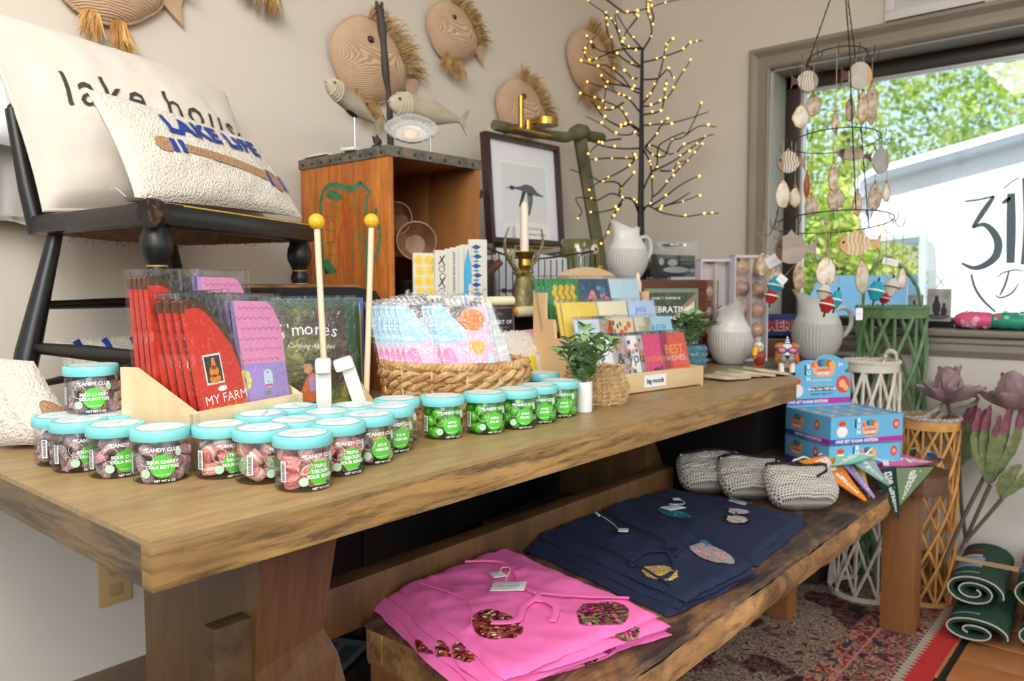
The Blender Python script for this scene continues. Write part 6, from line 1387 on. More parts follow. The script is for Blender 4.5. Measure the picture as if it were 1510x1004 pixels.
mb = MB(RX(90)@T(0, 0, .001)); mtext(mb, 'big moods', T(W_*.51, .0265), size=.0165, off=.02, space=.9); mb.build('sign_lettering', mat('1d1d1f', .5), sg, smooth=False, fix=False)
def card(i, x, w, h, base, lab, deco, n=1, lean=14, back='f2ede2'):
    y, z = R_(i); out = None
    for k in range(n):
        off = .0065*k
        o = root('greeting_card', (0, 0, 0)); o.matrix_world = T(fl0.x, fl0.y, TT)@RZ(math.degrees(atan2(-ux.y, -ux.x)))@T(x-.010*k, y+.006+off, z+.003)@RX(-lean)
        tag(o, lab if k == 0 else lab+', copy behind it' if n == 2 else (lab if k == 0 else lab.split(' on the ')[0]+', %s copy behind it' % ('first', 'second', 'third')[k-1]), 'card', 'greeting cards on the tiered stand')
        mb = MB(RX(90)@T(0, 0, -.001)); mb.prism([(0, 0), (w, 0), (w, h), (0, h)], .0016); mb.build('card', mat(base, .55, name='card_paper'), o, smooth=False)
        mb = MB(); mb.box((w/2, .0028, h/2-.001), (w*.97, .003, h*.97)); mb.build('envelope', mat(back, .7), o)
        if k == 0:
            for nm, c, fn in deco:
                mb = MB(RX(90)@T(0, 0, .0008+.0003*deco.index((nm, c, fn)))); fn(mb, w, h); mb.build(nm, mat(c, .5), o, smooth=False, fix=False)
        mb = MB(RX(90)); mb.box((w/2, h/2+.003, .0), (w+.006, h+.009, .008), b=.001); mb.build('clear_sleeve', SLV, o)
def dots(n, seed, r0, r1, x0=.08, x1=.92, y0=.08, y1=.92, el=1):
    def f(mb, w, h):
        rr = random.Random(seed)
        for q in range(n): r = rr.uniform(r0, r1); disc(mb, rr.uniform(x0, x1)*w, rr.uniform(y0, y1)*h, r, 0, 8, ry=r*el)
    return f
def tx(s, x, y, size, **k): return lambda mb, w, h: mtext(mb, s, T(x*w, y*h, 0), size=size, **k)
def rect(x0, x1, y0, y1): return lambda mb, w, h: poly(mb, [(x0*w, y0*h), (x1*w, y0*h), (x1*w, y1*h), (x0*w, y1*h)])
def hexf(mb, w, h):
    for r_ in range(8):
        for c in range(4): disc(mb, w*(.24+.18*c+.05*(r_ % 2)), h*(.12+.10*r_), .0085, 0, 8)
ch_ = .112
card(3, .012, .112, .130, '2e8b4a', 'green card packed with yellow blossoms on the top tier', [('yellow_blossom', 'e8bb34', hexf)], 3, back='3a9a55')
card(3, .128, .105, .130, '35526f', 'navy floral card in the middle of the top tier', [('pink_flower', 'e68a9a', dots(9, 2, .008, .013)), ('orange_petal', 'e0964a', dots(8, 3, .003, .005, el=2)), ('blue_petal', '5f97c9', dots(8, 4, .005, .009))])
card(3, .238, .112, .130, 'bcd8e4', 'pale blue card with bubble letters at the right of the top tier', [('blue_lettering', '1a86c8', tx('O', .55, .22, .055, off=.06)), ('green_lettering', '2fae78', tx('N', .82, .20, .05, off=.06)), ('pink_lettering', 'eaa6c0', tx('S', .28, .24, .05, off=.05))], 2)
card(2, .020, .118, ch_, 'efd45c', 'plain yellow birthday card on the second tier', [('red_lettering', 'd8543a', tx('Happy Birthday', .55, .62, .011))], 2, back='f0d98a')
card(2, .140, .108, ch_, 'efe5c4', 'cream card with a round hand-lettered emblem on the second tier', [('ring_print', '4a4a44', lambda mb, w, h: disc(mb, w*.55, h*.42, .030, 0, 28, ring=.001)), ('script_lettering', '2f2f2c', tx('Smile', .55, .42, .022, shear=.3))], 3, back='e9d9a6')
card(2, .252, .105, ch_, 'b9cff0', 'light blue card with blue letters and a bottle on the second tier', [('blue_lettering', '3f6fd0', tx('you\nare\nrad', .45, .55, .028)), ('bottle_print', '2f5fc4', rect(.76, .86, .08, .6))])
card(1, .032, .100, ch_, 'cfdff0', 'pale blue card half covered by the potted plant on the third tier', [('pattern', 'e08a3c', dots(10, 5, .003, .005, .6, .95))], 2)
card(1, .098, .120, ch_, 'e9d9b4', 'orange folk flower card in the middle of the third tier', [('orange_flower', 'e0702c', dots(16, 6, .007, .012)), ('dark_leaf', '3c4a40', dots(18, 7, .0025, .004, el=2.2)), ('red_centre', 'a8382a', dots(12, 8, .002, .004))], 2)
card(1, .225, .060, ch_, 'd9d4b0', 'beige card between the folk flowers and the blue scene on the third tier', [('grid_print', 'b9b48c', rect(.2, .8, .2, .8))])
card(1, .262, .105, ch_, 'a9d3e6', 'card with a blue sky and green hill scene at the right of the third tier', [('hill_print', 'b9bf92', lambda mb, w, h: poly(mb, [(0, 0), (w, 0), (w, h*.55), (w*.5, h*.5), (0, h*.2)])), ('blue_lettering', '3f8fc0', tx('KEEP\nGOING', .5, .6, .026))])
card(0, .040, .100, ch_, 'f1f0ea', 'white small-flowered card at the left of the bottom tier', [('flower_print', '4a7fb0', dots(14, 9, .002, .005))], 3)
card(0, .086, .112, ch_, 'f4f2ec', 'white card with navy lettering among wild flowers on the bottom tier', [('flower_print', 'e08a3c', dots(9, 10, .006, .009)), ('blue_flower', '2c4f9c', dots(10, 11, .004, .008)), ('leaf_print', '3c8a6a', dots(12, 12, .002, .004, el=2.5)), ('navy_lettering', '1c2c52', tx('& you', .55, .5, .04)), ('pink_flower', 'e0a0c0', dots(5, 13, .005, .008))], 2)
card(0, .178, .112, ch_, 'e0457c', 'bright pink birthday card on the bottom tier', [('orange_lettering', 'f08a3c', tx('birthday', .5, .45, .024, off=.01)), ('black_lettering', '2a1a20', tx('girl', .55, .2, .026, off=.02))], 3, back='e8548a')
card(0, .262, .100, ch_, 'e2553f', 'red and coral card at the right end of the bottom tier', [('orange_lettering', 'f0a03c', tx('BEST', .5, .62, .034, off=.02)), ('white_lettering', 'f6e2d8', tx('WISHES', .5, .42, .022)), ('coral_band', 'ee7a5c', rect(0, 1, 0, .2))], 3, back='3a4a9a')
# ================================================================== PLANTS, CORD BASKET
LEAF = NT('plant_leaf'); v = LEAF.coords(); LEAF = LEAF.bsdf(LEAF.ramp(LEAF.noise(v, 30, 3), [(.3, '5d8050'), (.5, '85a873'), (.7, 'b0c6a0')]), .55)
STEM = mat('5d7048', .6, name='stem')
def leaf(mb, p, d, up, L, w, bend=.25):
    d = d.normalized(); s = d.cross(up).normalized() if d.cross(up).length > .01 else Vector((1, 0, 0)); n_ = s.cross(d).normalized(); vs = []
    K = [(0, .05), (.2, .55), (.45, 1), (.7, .8), (.9, .35), (1, .02)]
    for t_, k in K:
        c = p+d*L*t_-Vector((0, 0, 1))*bend*L*t_*t_
        vs += [tuple(c-s*w*k+n_*w*.25*k), tuple(c), tuple(c+s*w*k+n_*w*.25*k)]
    fs = []
    for i in range(5): fs += [(i*3, i*3+1, i*3+4, i*3+3), (i*3+1, i*3+2, i*3+5, i*3+4)]
    mb.add(vs, fs)
def plant(root_o, z0, H, R, n, seed, L=.035, w=.011):
    rr = random.Random(seed)
    for i in range(n):
        a = 2*pi*i/n+rr.random(); tilt = rr.uniform(.15, 1.0); h = H*rr.uniform(.7, 1)*(1.05-.35*tilt)
        P = spl([Vector((0, 0, z0)), Vector((R*.25*tilt*cos(a), R*.25*tilt*sin(a), z0+h*.45)), Vector((R*tilt*cos(a), R*tilt*sin(a), z0+h))], 4)
        mb = MB(); mb.tube(P, [.0022-.0012*k/(len(P)-1) for k in range(len(P))], 5); sm = mb.build('stem', STEM, root_o)
        mb = MB()
        for k in range(2, len(P)):
            for q in range(2 if k < len(P)-1 else 4):
                b = rr.random()*2*pi; t_ = (P[k]-P[k-1]).normalized(); dd = (t_*.6+Vector((cos(b), sin(b), .15))).normalized(); leaf(mb, P[k], dd, Vector((0, 0, 1)), L*rr.uniform(.75, 1.1), w*rr.uniform(.8, 1.1), rr.uniform(0, .3))
        mb.build('leaves', LEAF, sm, fix=False)
p = at('z', TT, 861, 607); o = root('potted_plant', (p.x, p.y, TT+.0005), 0, 'leafy artificial plant in a small white cylinder pot', 'plant')
pr = .0172; mb = MB(); mb.lathe([(0, 0), (pr*.93, 0), (pr, .003), (pr, .062), (pr*.9, .062), (pr*.88, .052), (0, .052)], 28); mb.build('pot', mat('f0eff0', .35, name='white_pot'), o); mb = MB(); mb.sphere((0, 0, .053), (pr*.85, pr*.85, .003), 12, 6); mb.build('soil', mat('2a211b', .9), o)
plant(o, .052, .125, .062, 15, 5, .034, .0095)
p = at('z', TT, 1021, 556); o = root('potted_plant', (p.x+.0, p.y+.01, TT+.0005), 0, 'leafy plant in a teal hexagon-textured pot beside the card stand', 'plant')
t = NT('teal_hex_glaze'); POTB = t.bsdf('48727f', .15, 0, t.vor(t.coords((1, 1, 1)), 60), .6, .004)
mb = MB(); pr = .046; mb.lathe([(0, 0), (pr*.75, 0), (pr*.95, .03), (pr*1.0, .055), (pr*.97, .09), (pr*.9, .09), (pr*.88, .078), (0, .078)], 28); mb.build('pot', POTB, o)
hx = MB()
for r_ in range(5):
    for c in range(16):
        a = 2*pi*(c+.5*(r_ % 2))/16; z = .014+.016*r_; rr_ = pr*(.80+.2*min(1, z/.04))*.985; M = T(rr_*cos(a), rr_*sin(a), z)@RZ(math.degrees(a))@RY(90)
        hx.add([(.0085*cos(q*pi/3), .0085*sin(q*pi/3), 0) for q in range(6)]+[(0, 0, .004)], [(q, (q+1) % 6, 6) for q in range(6)], M)
hx.build('faceted_relief', NT('teal_glaze').bsdf('4b7886', .12), o, smooth=False)
plant(o, .08, .10, .065, 15, 9, .042, .011)
p = at('z', TT, 877, 592); cb_ = root('cord_basket', (p.x, p.y, TT), 0, 'small round basket woven from twisted cord behind the white plant pot', 'basket')
for k in range(9):
    z = .005+.0088*k; r = .066+.009*sin(pi*min(1, k/6.5))-.001*k; mb = rope_ring(MB(), [Vector((r*cos(2*pi*i/90), r*sin(2*pi*i/90), z+.0012*sin(i*2*pi*9/90))) for i in range(90)], .0055, 26, 2, .72, 5); mb.build('cord_row', SEA2, cb_)
# ================================================================== COASTERS, FIGURINES, 'MERICA
STN = speck('pale_wood_tile', [(.3, 'b5a289'), (.7, 'cdbca4')], 30, .7, .3); STE = mat('a9937a', .7)
for i, (x, y, rz, tl, lb) in enumerate(((1072, 556, -14, 2.5, 'lowest pale wooden tile at the left of the fanned tiles'), (1088, 553, -22, 4, 'second pale wooden tile in the fan on the table edge'), (1108, 552, -28, 7, 'third pale wooden tile in the fan on the table edge'), (1129, 550, -30, 9, 'top pale wooden tile of the fan, in front of the dog figurine'))):
    p = at('z', TT+.006, x, y); o = root('wooden_tile', (p.x, p.y, TT+.0045+.0015*i), 0, lb, 'tile', 'fanned pale wooden tiles', rot=(0, rad(tl), rad(rz)))
    mb = MB(); mb.prism(rrect(.115, .09, .02, 4), .007, T(0, 0, 0)); mb.build('tile_body', STN, o, ang=30)
    mb = MB(); mb.prism(rrect(.105, .08, .018, 4), .0006, T(0, 0, .007)); mb.build('green_rim_print', mat('b3b79a', .6), o, ang=30)
DOGO = NT('dog_orange').bsdf('c96f28', .18); DOGW = NT('dog_white').bsdf('ece6da', .25); DOGG = NT('dog_grey').bsdf('8b8885', .3)
p = at('z', TT, 1160, 549); d_ = root('dog_figurine', (p.x, p.y, TT), 195, 'ceramic basset dog figurine with blue party sunglasses and a striped hat', 'figurine')
d_.rotation_euler = (0, 0, atan2(-p.y, -p.x)+rad(90)+rad(2)); s = .98
# local: -Y faces the camera
mb = MB(SC(s)); mb.sphere((0, .018, .036), (.026, .034, .026), 18, 12); mb.sphere((0, 0, .058), (.027, .026, .030), 18, 12); mb.build('body', DOGW, d_, ang=80)
for x, y in ((-.015, -.014), (.015, -.014), (-.016, .04), (.016, .04)):
    mb = MB(SC(s)); mb.tube([(x, y, .03), (x, y-.001, .004)], [.0085, .0075], 10); mb.sphere((x, y-.003, .005), (.0085, .010, .005), 10, 6); mb.build('leg', DOGW, d_, ang=80)
for sg_ in (-1, 1):
    mb = MB(SC(s)); mb.sphere((sg_*.034, -.004, .052), (.0105, .017, .033), 14, 10, RY(sg_*-12)); mb.sphere((sg_*.024, -.004, .078), (.012, .014, .010), 12, 8); mb.build('ear', DOGO, d_, ang=80)
    mb = MB(SC(s)); mb.sphere((sg_*.0085, -.026, .043), (.013, .012, .013), 14, 10); mb.build('jowl', DOGG, d_, ang=80)
    mb = MB(SC(s)); mb.sphere((sg_*.015, -.026, .068), (.0155, .004, .0105), 18, 10); mb.build('sunglass_rim', mat('2b4a9c', .25), d_)
    mb = MB(SC(s)); mb.sphere((sg_*.015, -.0285, .068), (.0105, .0035, .007), 16, 8); mb.build('sunglass_lens', mat('e07a6c', .2), d_)
mb = MB(SC(s)); mb.sphere((0, -.038, .050), (.0062, .005, .0055), 12, 8); mb.build('nose', mat('141414', .12), d_)
mb = MB(SC(s)); mb.sphere((0, -.034, .031), (.004, .004, .005), 10, 6); mb.build('tongue', mat('d8707a', .3), d_)
mb = MB(SC(s)); mb.tube([(-.02, .034, .045), (-.015, .04, .055)], [.012, .006], 8); mb.build('brown_patch', DOGO, d_, ang=80)
mb = MB(SC(s)); mb.lathe([(0, .082), (.011, .082), (.001, .108), (0, .108)], 14, T(0, -.004, 0)); ht = mb.build('party_hat', mat('e8e8ee', .4), d_, ang=60)
mb = MB(SC(s))
for k in range(3): z = .086+.007*k; r = .011*(1-(z-.082)/.026)+.0008; mb.lathe([(r-.001, z), (r+.0004, z), (r-.0006, z+.003), (r-.0016, z+.003)], 14, T(0, -.004, 0))
mb.build('hat_stripe', mat('3a4f8f', .4), ht, kind='stuff')
p = at('z', TT, 1118, 541); o = root('toucan_figurine', (p.x, p.y, TT), 0, 'small bright toucan figurine with a yellow and orange bill beside the dog', 'figurine'); o.rotation_euler = (0, 0, atan2(-p.y, -p.x)+rad(90)-rad(20))
mb = MB(); mb.sphere((0, .01, .03), (.018, .022, .028), 16, 10); mb.build('body', NT('bird_red').bsdf('a33a1c', .2), o)
mb = MB(); mb.sphere((0, 0, .062), (.016, .017, .017), 16, 10); mb.build('head', DOGW, o)
mb = MB(); mb.tube([(0, -.010, .062), (0, -.028, .056), (0, -.034, .040), (0, -.030, .028)], [.010, .012, .009, .003], 12); mb.build('bill', NT('bill_yellow').bsdf('e8a81c', .2), o)
for sg_ in (-1, 1): mb = MB(); mb.sphere((sg_*.012, -.008, .064), (.004, .005, .005), 10, 6); mb.build('eye', mat('3fae8a', .2), o)
mb = MB(); mb.tube([(0, 0, .078), (.003, .0, .090), (.010, 0, .094)], [.006, .004, .001], 8); mb.build('crest', mat('7fd0b8', .3), o); mb = MB(); mb.sphere((-.004, 0, .085), (.005, .005, .009), 10, 6); mb.build('pink_crest', mat('e89aa8', .3), o)
mb = MB(); mb.box((0, 0, .002), (.03, .03, .004), b=.002); mb.build('feet', mat('c4502a', .3), o)
# wooden box + 'MERICA pillow
A = atd(1108, 497, 2.84); B = atd(1222, 493, 2.80); w = hypot(B.x-A.x, B.y-A.y); az = math.degrees(atan2(B.y-A.y, B.x-A.x)); zb = A.z-.004
o = root('low_wooden_box', (A.x, A.y, TT), az, 'low brown wooden box holding the blue lettered pillow', 'box'); mb = MB(); mb.box((w/2-.0, .04, (zb-TT)/2), (w, .09, zb-TT), b=.002); mb.build('body', CR2, o); mb = MB(); mb.box((w/2, .04, zb-TT-.004), (w+.008, .098, .008), b=.002); mb.build('lid', wood('box_lid', '5c4029', '7a5a3c', '94714c', 'X', 10, .5, .5), o)
Hh = atd(1108, 465, 2.62).z-A.z; dx = (B-A); 
C = [Vector((A.x, A.y, zb+.002)), Vector((B.x, B.y, zb+.002)), Vector((B.x, B.y, zb+Hh)), Vector((A.x, A.y, zb+Hh))]
off = Vector((-(B.y-A.y), B.x-A.x, 0)).normalized()*.035; C = [c+off for c in C]; C[2] += off*.4; C[3] += off*.4
MBL = hookc('1d3f94', 'hook_navy'); po, pf = pillow('patriotic_pillow', C, .022, MBL, 9, "small blue hooked pillow reading 'MERICA in red and white letters", pinch=.03, pw=.4)
v_, f_ = fine_text("'MERICA", off=.075, space=1.12); m2 = MB(); m2.add([tuple(pf(.49+q[0]*.155, .44+q[1]*.56, .0014)) for q in v_], f_); m2.build('white_outline', mat('f0eeee', .8), po, smooth=False, fix=False)
v_, f_ = fine_text("'MERICA", off=.03, space=1.12); m2 = MB(); m2.add([tuple(pf(.49+q[0]*.155, .46+q[1]*.56, .0024)) for q in v_], f_); m2.build('red_lettering', mat('cf2a33', .8), po, smooth=False, fix=False)
# ================================================================== HANGING MOBILE
HC = Vector((2.36, .83)); mo = root('wire_mobile', (HC.x, HC.y, 1.6), 0, 'three-tier black wire ring mobile hanging in front of the window', 'mobile'); L0 = loc(mo); DM = 2.35
Bw = lambda *a_: MB(L0)
rings = []
right = Vector((_R.x, _R.y, 0)).normalized(); fwd = Vector((-right.y, right.x, 0))
for (x, y, rx) in ((1235, 86, 42), (1231, 208, 62), (1227, 328, 83)):
    c = atd(x, y, DM); r = rx*DM/FPX; rings.append((c, r))
    P = [c+right*r*cos(2*pi*i/40)+fwd*r*sin(2*pi*i/40)+Vector((0, 0, (-.13*r)*sin(2*pi*i/40))) for i in range(40)]
    mb = MB(L0); mb.tube(P, .0019, 6, closed=True); rg_ = mb.build('ring', WIRE, mo)
    for k in range(12):
        a = 2*pi*(k+.3)/12; q = c+right*r*cos(a)+fwd*r*sin(a)+Vector((0, 0, -.13*r*sin(a))); o_ = (right*cos(a)+fwd*sin(a))
        mb = MB(L0); mb.tube(spl([q, q-Vector((0, 0, .014))+o_*.004, q-Vector((0, 0, .026))+o_*.014, q-Vector((0, 0, .018))+o_*.026, q+Vector((0, 0, .004))+o_*.028], 4), .0012, 5); mb.build('hook', WIRE, rg_)
apex = atd(1243, -55, DM)
def chain(a, b, name='chain'):
    mb = MB(L0); n = max(4, int((b-a).length/.012)); 
    mb.tube([a.lerp(b, i/n)+right*.0008*(1 if i % 2 else -1) for i in range(n+1)], [.0017 if i % 2 else .0024 for i in range(n+1)], 5); mb.build(name, WIRE, mo)
for k in range(3):
    a = 2*pi*k/3+2.6
    pr_ = apex
    for (c, r) in rings: q = c+right*r*cos(a)+fwd*r*sin(a)+Vector((0, 0, -.13*r*sin(a))); chain(pr_, q); pr_ = q
chain(apex, apex+Vector((0, 0, CEIL-apex.z)))
SHL = speck('oyster_shell', [(.3, '8f7660'), (.45, 'c2a88c'), (.6, 'e0d2c0'), (.75, 'a98563')], 55, .5, .5, .003)
SHW = speck('shell_inside', [(.3, 'c8a06a'), (.5, 'e6dccb'), (.75, 'f0ebe2')], 40, .35, .2); SHG = mat('b5803c', .4, .3, name='gilt'); TWI = mat('b59a70', .8, name='twine')
def hang_to(p, d=DM):
    best = min(((c, r) for c, r in rings if c.z > p.z), key=lambda cr: cr[0].z-p.z); return best
def ringd(x, y, front=1):
    c = atd(x, y, DM); rc, r = min(((c_, r_) for c_, r_ in rings if c_.z > c.z), key=lambda q: q[0].z-c.z); l = (c-rc).dot(right); return DM+(-1 if front else 1)*sqrt(max(0, r*r-l*l))
def shell(x, y, w, h, lb, seed, m=SHL, d=None, gilt=True):
    d = ringd(x, y, seed % 2); c = atd(x, y, d); W2, H2 = w*d/FPX/2, h*d/FPX/2; rr = random.Random(seed)
    o = root('oyster_shell', c, 0, lb, 'shell', 'shells hanging from the mobile'); o.rotation_euler = (0, 0, atan2(right.y, right.x))
    def f(u, v):
        a = 2*pi*u; k = sin(pi*v); r = 1+.16*fbm(cos(a)*1.3+seed, sin(a)*1.3, seed)+.05*fbm(cos(a)*5, sin(a)*5, seed)
        tap = 1-.38*max(0, sin(a))
        return (W2*k*r*cos(a)*tap, -cos(pi*v)*(.006)+.003*fbm(cos(a)*k*4, sin(a)*k*4, seed), H2*k*r*sin(a))
    MB().grid(f, 20, 8, wrap=True).build('shell', m, o, ang=60)
    if gilt: P = [Vector(f(i/24, .5)) for i in range(24)]; MB().tube([q*1.01 for q in P], .0014, 4, closed=True).build('gilt_edge', SHG, o)
    rc, rr_ = hang_to(c); top = Vector((0, 0, H2*.92)); L = rc.z-c.z
    MB().tube([top, top+Vector((0, .0, max(.01, L-H2*.92)))], .0011, 4).build('twine', TWI, o)
    MB().sphere(top+Vector((0, 0, .008)), .0042, 8, 6).build('bead', mat('a8825a', .6), o)
    return o
sh_ = [(1181, 172, 24, 33, 'round pale shell hanging left under the top ring', SHW), (1199, 155, 20, 32, 'shell with an orange lower half under the top ring', SHL), (1232, 181, 11, 28, 'slim brown shell hanging in the middle under the top ring', SHL), (1254, 161, 14, 34, 'narrow brown shell right of the middle under the top ring', SHL),
 (1272, 158, 15, 45, 'left one of the two long gilt shells at the right of the top ring', SHL), (1285, 152, 18, 60, 'right one of the two long gilt shells at the right of the top ring', SHL), (1154, 286, 21, 40, 'larger pale gilt shell at the far left under the middle ring', SHW), (1172, 291, 17, 28, 'smaller pale gilt shell beside the larger one at the far left', SHW),
 (1190, 273, 9, 36, 'string of small rusty red shells under the middle ring', mat('a04a26', .5)), (1196, 303, 19, 30, 'rough oyster shell at the left, below the rusty red string', SHL), (1229, 262, 13, 42, 'upper long shell of the central cluster', SHL), (1232, 292, 27, 36, 'wide ruffled shell of the central cluster', SHL), (1264, 300, 14, 34, 'narrow gilt oyster shell right of the central cluster', SHL),
 (1290, 291, 20, 40, 'jagged brown shell under the grey fish', SHL), (1307, 284, 11, 26, 'small gilt shell beside the jagged brown one', SHW), (1125, 390, 18, 34, 'rough shell at the far left under the lowest ring, behind a price tag', SHL), (1143, 405, 18, 32, 'rough shell above the teal bobber at the left', SHL), (1178, 407, 16, 46, 'long ochre shell beside the window frame edge', SHL),
 (1218, 400, 30, 44, 'large open oyster shell in the centre under the lowest ring', SHW), (1271, 408, 20, 46, 'pale oyster shell with a dark eye at the lantern handle', SHW), (1330, 410, 13, 30, 'small gilt shell at the far right under the lowest ring', SHW)]
for i, (x, y, w, h, lb, m_) in enumerate(sh_): shell(x, y, w, h, lb, i+1, m_)
def flat_fish(x, y, w, h, lb, bm, hm, stripes=None, face=-1, rot=0, tailk=.25, d=None, eye=True, col2=None):
    d = ringd(x, y); c = atd(x, y, d); L = w*d/FPX; H = h*d/FPX; o = root('wooden_fish', c, 0, lb, 'fish ornament', 'wooden fish hanging from the mobile'); o.rotation_euler = (0, rad(rot), atan2(right.y, right.x)); F = RX(90)@T(0, 0, -.004)
    f = face; n = 26; bx = (-.5+(.5-tailk/2 if f < 0 else tailk/2+.0)+(0 if f < 0 else 0))*0
    cx_ = f*tailk/2*L; a_ = (1-tailk)*L/2; body = [(cx_+a_*cos(2*pi*i/n), H/2*.95*sin(2*pi*i/n)*(1-.2*f*-1*cos(2*pi*i/n)*0)) for i in range(n)]
    MB(F).prism(body, .008).build('body', bm, o, ang=30)
    tx0 = cx_-f*a_*.85; te = -f*L/2; MB(F).prism([(tx0, .10*H), (te*.85, .18*H), (te, .42*H), (te*.93, 0), (te, -.36*H), (te*.85, -.16*H), (tx0, -.10*H)], .007).build('tail_fin', col2 or bm, o, smooth=False)
    MB(F).prism([(cx_-.25*a_, .44*H), (cx_+.0, .62*H), (cx_+.3*a_, .42*H)], .006).build('top_fin', col2 or bm, o, smooth=False)
    if hm is not None:
        m_ = MB(F@T(0, 0, .0083)); pts = [(cx_+a_*cos(t_)*1.0, H/2*.95*sin(t_)) for t_ in [ (0 if f > 0 else pi)+rad(q) for q in range(-55, 56, 10)]]; poly(m_, pts); m_.build('head', hm, o, smooth=False, fix=False)
    if eye: MB(F@T(0, 0, .0086)).sphere((cx_+f*a_*.74, H*.08, 0), (.004, .004, .002), 10, 6).build('eye', mat('17130f', .4), o)
    if stripes is not None:
        m_ = MB(F@T(0, 0, .0084))
        for q in range(6): X = cx_+f*a_*(.42-.26*q); hh = H/2*.93*sqrt(max(0, 1-((X-cx_)/a_)**2)); m_.tube([(X, -hh, 0), (X+.003, -hh*.3, 0), (X-.003, hh*.3, 0), (X, hh, 0)], .0022, 4)
        m_.build('wrapped_cord', stripes, o, kind='stuff')
    rc, rr_ = hang_to(c); MB().tube([(0, .0, H*.45), (0, .0, max(H*.5, rc.z-c.z))], .0011, 4).build('twine', TWI, o); return o
WGR = speck('greywood', [(.3, '8b7d70'), (.6, 'aa9c8e'), (.8, 'c6baac')], 25, .7, .4, .002, (.2, 1, 1)); WBR = speck('brownwood', [(.3, '4a3020'), (.7, '6a4730')], 25, .6, .3); WTN = speck('tanwood', [(.3, 'c79b62'), (.7, 'dbb27c')], 25, .6, .3); CRD = mat('e9e4da', .8, name='white_cord')
flat_fish(1186, 120, 40, 32, 'small striped wooden fish facing right at the left of the top ring', WGR, None, CRD, 1, col2=WBR, eye=False)
flat_fish(1262, 112, 46, 42, 'round whitewashed wooden fish with a dark tail under the top ring', speck('whitewash', [(.3, 'b3aaa0'), (.7, 'd0c8be')], 25, .7, .3), WTN, None, 1, col2=WBR, eye=False)
flat_fish(1167, 239, 42, 34, 'round corded wooden fish facing left under the middle ring', speck('tan_grey', [(.3, '8a7460'), (.7, 'a8917a')], 25, .7, .3), None, CRD, -1)
flat_fish(1261, 228, 50, 19, 'slim brown wooden fish under the middle ring', WGR, WBR, None, -1, rot=8, col2=WBR)
flat_fish(1295, 238, 32, 38, 'pale grey back-facing wooden fish at the right of the middle ring', speck('pale_grey', [(.3, '9a9c96'), (.7, 'b0b2ac')], 25, .7, .3), None, None, 1, eye=False)
flat_fish(1174, 367, 62, 46, 'large driftwood fish with a dark brown head under the lowest ring', WGR, WBR, None, -1, d=DM-.15)
flat_fish(1268, 360, 62, 36, 'tan wooden fish with white wavy cord under the lowest ring', WTN, WTN, CRD, -1, d=DM-.12)
def bobber(x, y, w, h, c, lb, d=None, st='e8e4da'):
    d = ringd(x, y); p = atd(x, y, d); r = w*d/FPX/2; H = h*d/FPX/2; o = root('fishing_bobber', p, 0, lb, 'bobber', 'painted wooden bobbers on the mobile'); o.rotation_euler = (rad(8), rad(12), 0)
    MB().lathe([(0, -H), (r*.45, -H), (r, -.08*H), (r, .08*H), (r*.5, H), (0, H)], 12).build('body', mat(c, .4, name='bobber_paint'), o, ang=20)
    MB().lathe([(r*1.01, -.10*H), (r*1.04, -.08*H), (r*1.04, .08*H), (r*1.01, .10*H)], 12).build('stripe', mat(st, .5), o, ang=20)
    MB().tube([(0, 0, -H*1.6), (0, 0, H*1.5)], .003, 6).build('peg', mat('3a2b1f', .6), o); MB().tube([(0, 0, H*1.4), (-(hang_to(p)[0].z-p.z)*sin(rad(12)), (hang_to(p)[0].z-p.z)*sin(rad(8)), hang_to(p)[0].z-p.z)], .001, 4).build('twine', TWI, o)
TEAL = '1f9cb4'; REDB = 'a82c24'
bobber(1143, 421, 24, 27, TEAL, 'teal bobber in the left bunch under the lowest ring', DM-.12); bobber(1138, 436, 21, 22, REDB, 'red bobber below the teal one in the left bunch', DM-.09)
bobber(1215, 431, 21, 22, 'd0c8ba', 'cream bobber in the middle bunch', DM-.08, '5a4a3c'); bobber(1219, 449, 23, 24, REDB, 'red bobber in the middle bunch', DM-.13); bobber(1233, 442, 18, 25, TEAL, 'teal bobber in the middle bunch', DM-.07)
bobber(1292, 429, 25, 27, TEAL, 'teal bobber in the right bunch above the green lantern', DM-.1); bobber(1314, 424, 23, 26, 'd6cfc2', 'cream bobber in the right bunch', DM-.08, '5a4a3c'); bobber(1304, 440, 18, 14, REDB, 'red bobber half hidden in the right bunch', DM-.04)
for (x, y, w, h, rz, lb, d) in ((1141, 384, 24, 17, 30, 'white price tag at the left of the mobile in front of the driftwood fish', DM-.2), (1153, 412, 14, 12, -40, 'small white price tag behind the left teal bobber', DM-.06), (1313, 386, 24, 10, -12, 'white price tag above the cream bobber at the right', DM-.15), (1267, 463, 10, 18, 0, 'white hang tag at the left edge of the green lantern', DM-.1)):
    d = ringd(x, y)-.01; c = atd(x, y, d); o = root('price_tag', c, 0, lb, 'tag', 'price tags on the mobile'); o.rotation_euler = (0, rad(-rz), atan2(right.y, right.x)); w_, h_ = w*d/FPX, h*d/FPX
    MB(RX(90)).prism(rrect(w_, h_, .002, 2), .0008).build('card', mat('efedf0', .6), o, smooth=False); MB().tube([(0, 0, h_*.45), (.0, 0, max(h_*.5, hang_to(c)[0].z-c.z))], .0008, 4).build('string', TWI, o)
    mb = MB(RX(90)@T(0, 0, .0012)); mb.tube([(-w_*.3+w_*.6*q/8, .0012*sin(q*2), 0) for q in range(9)], .0004, 3); mb.build('script_print', mat('8a858a', .6), o)
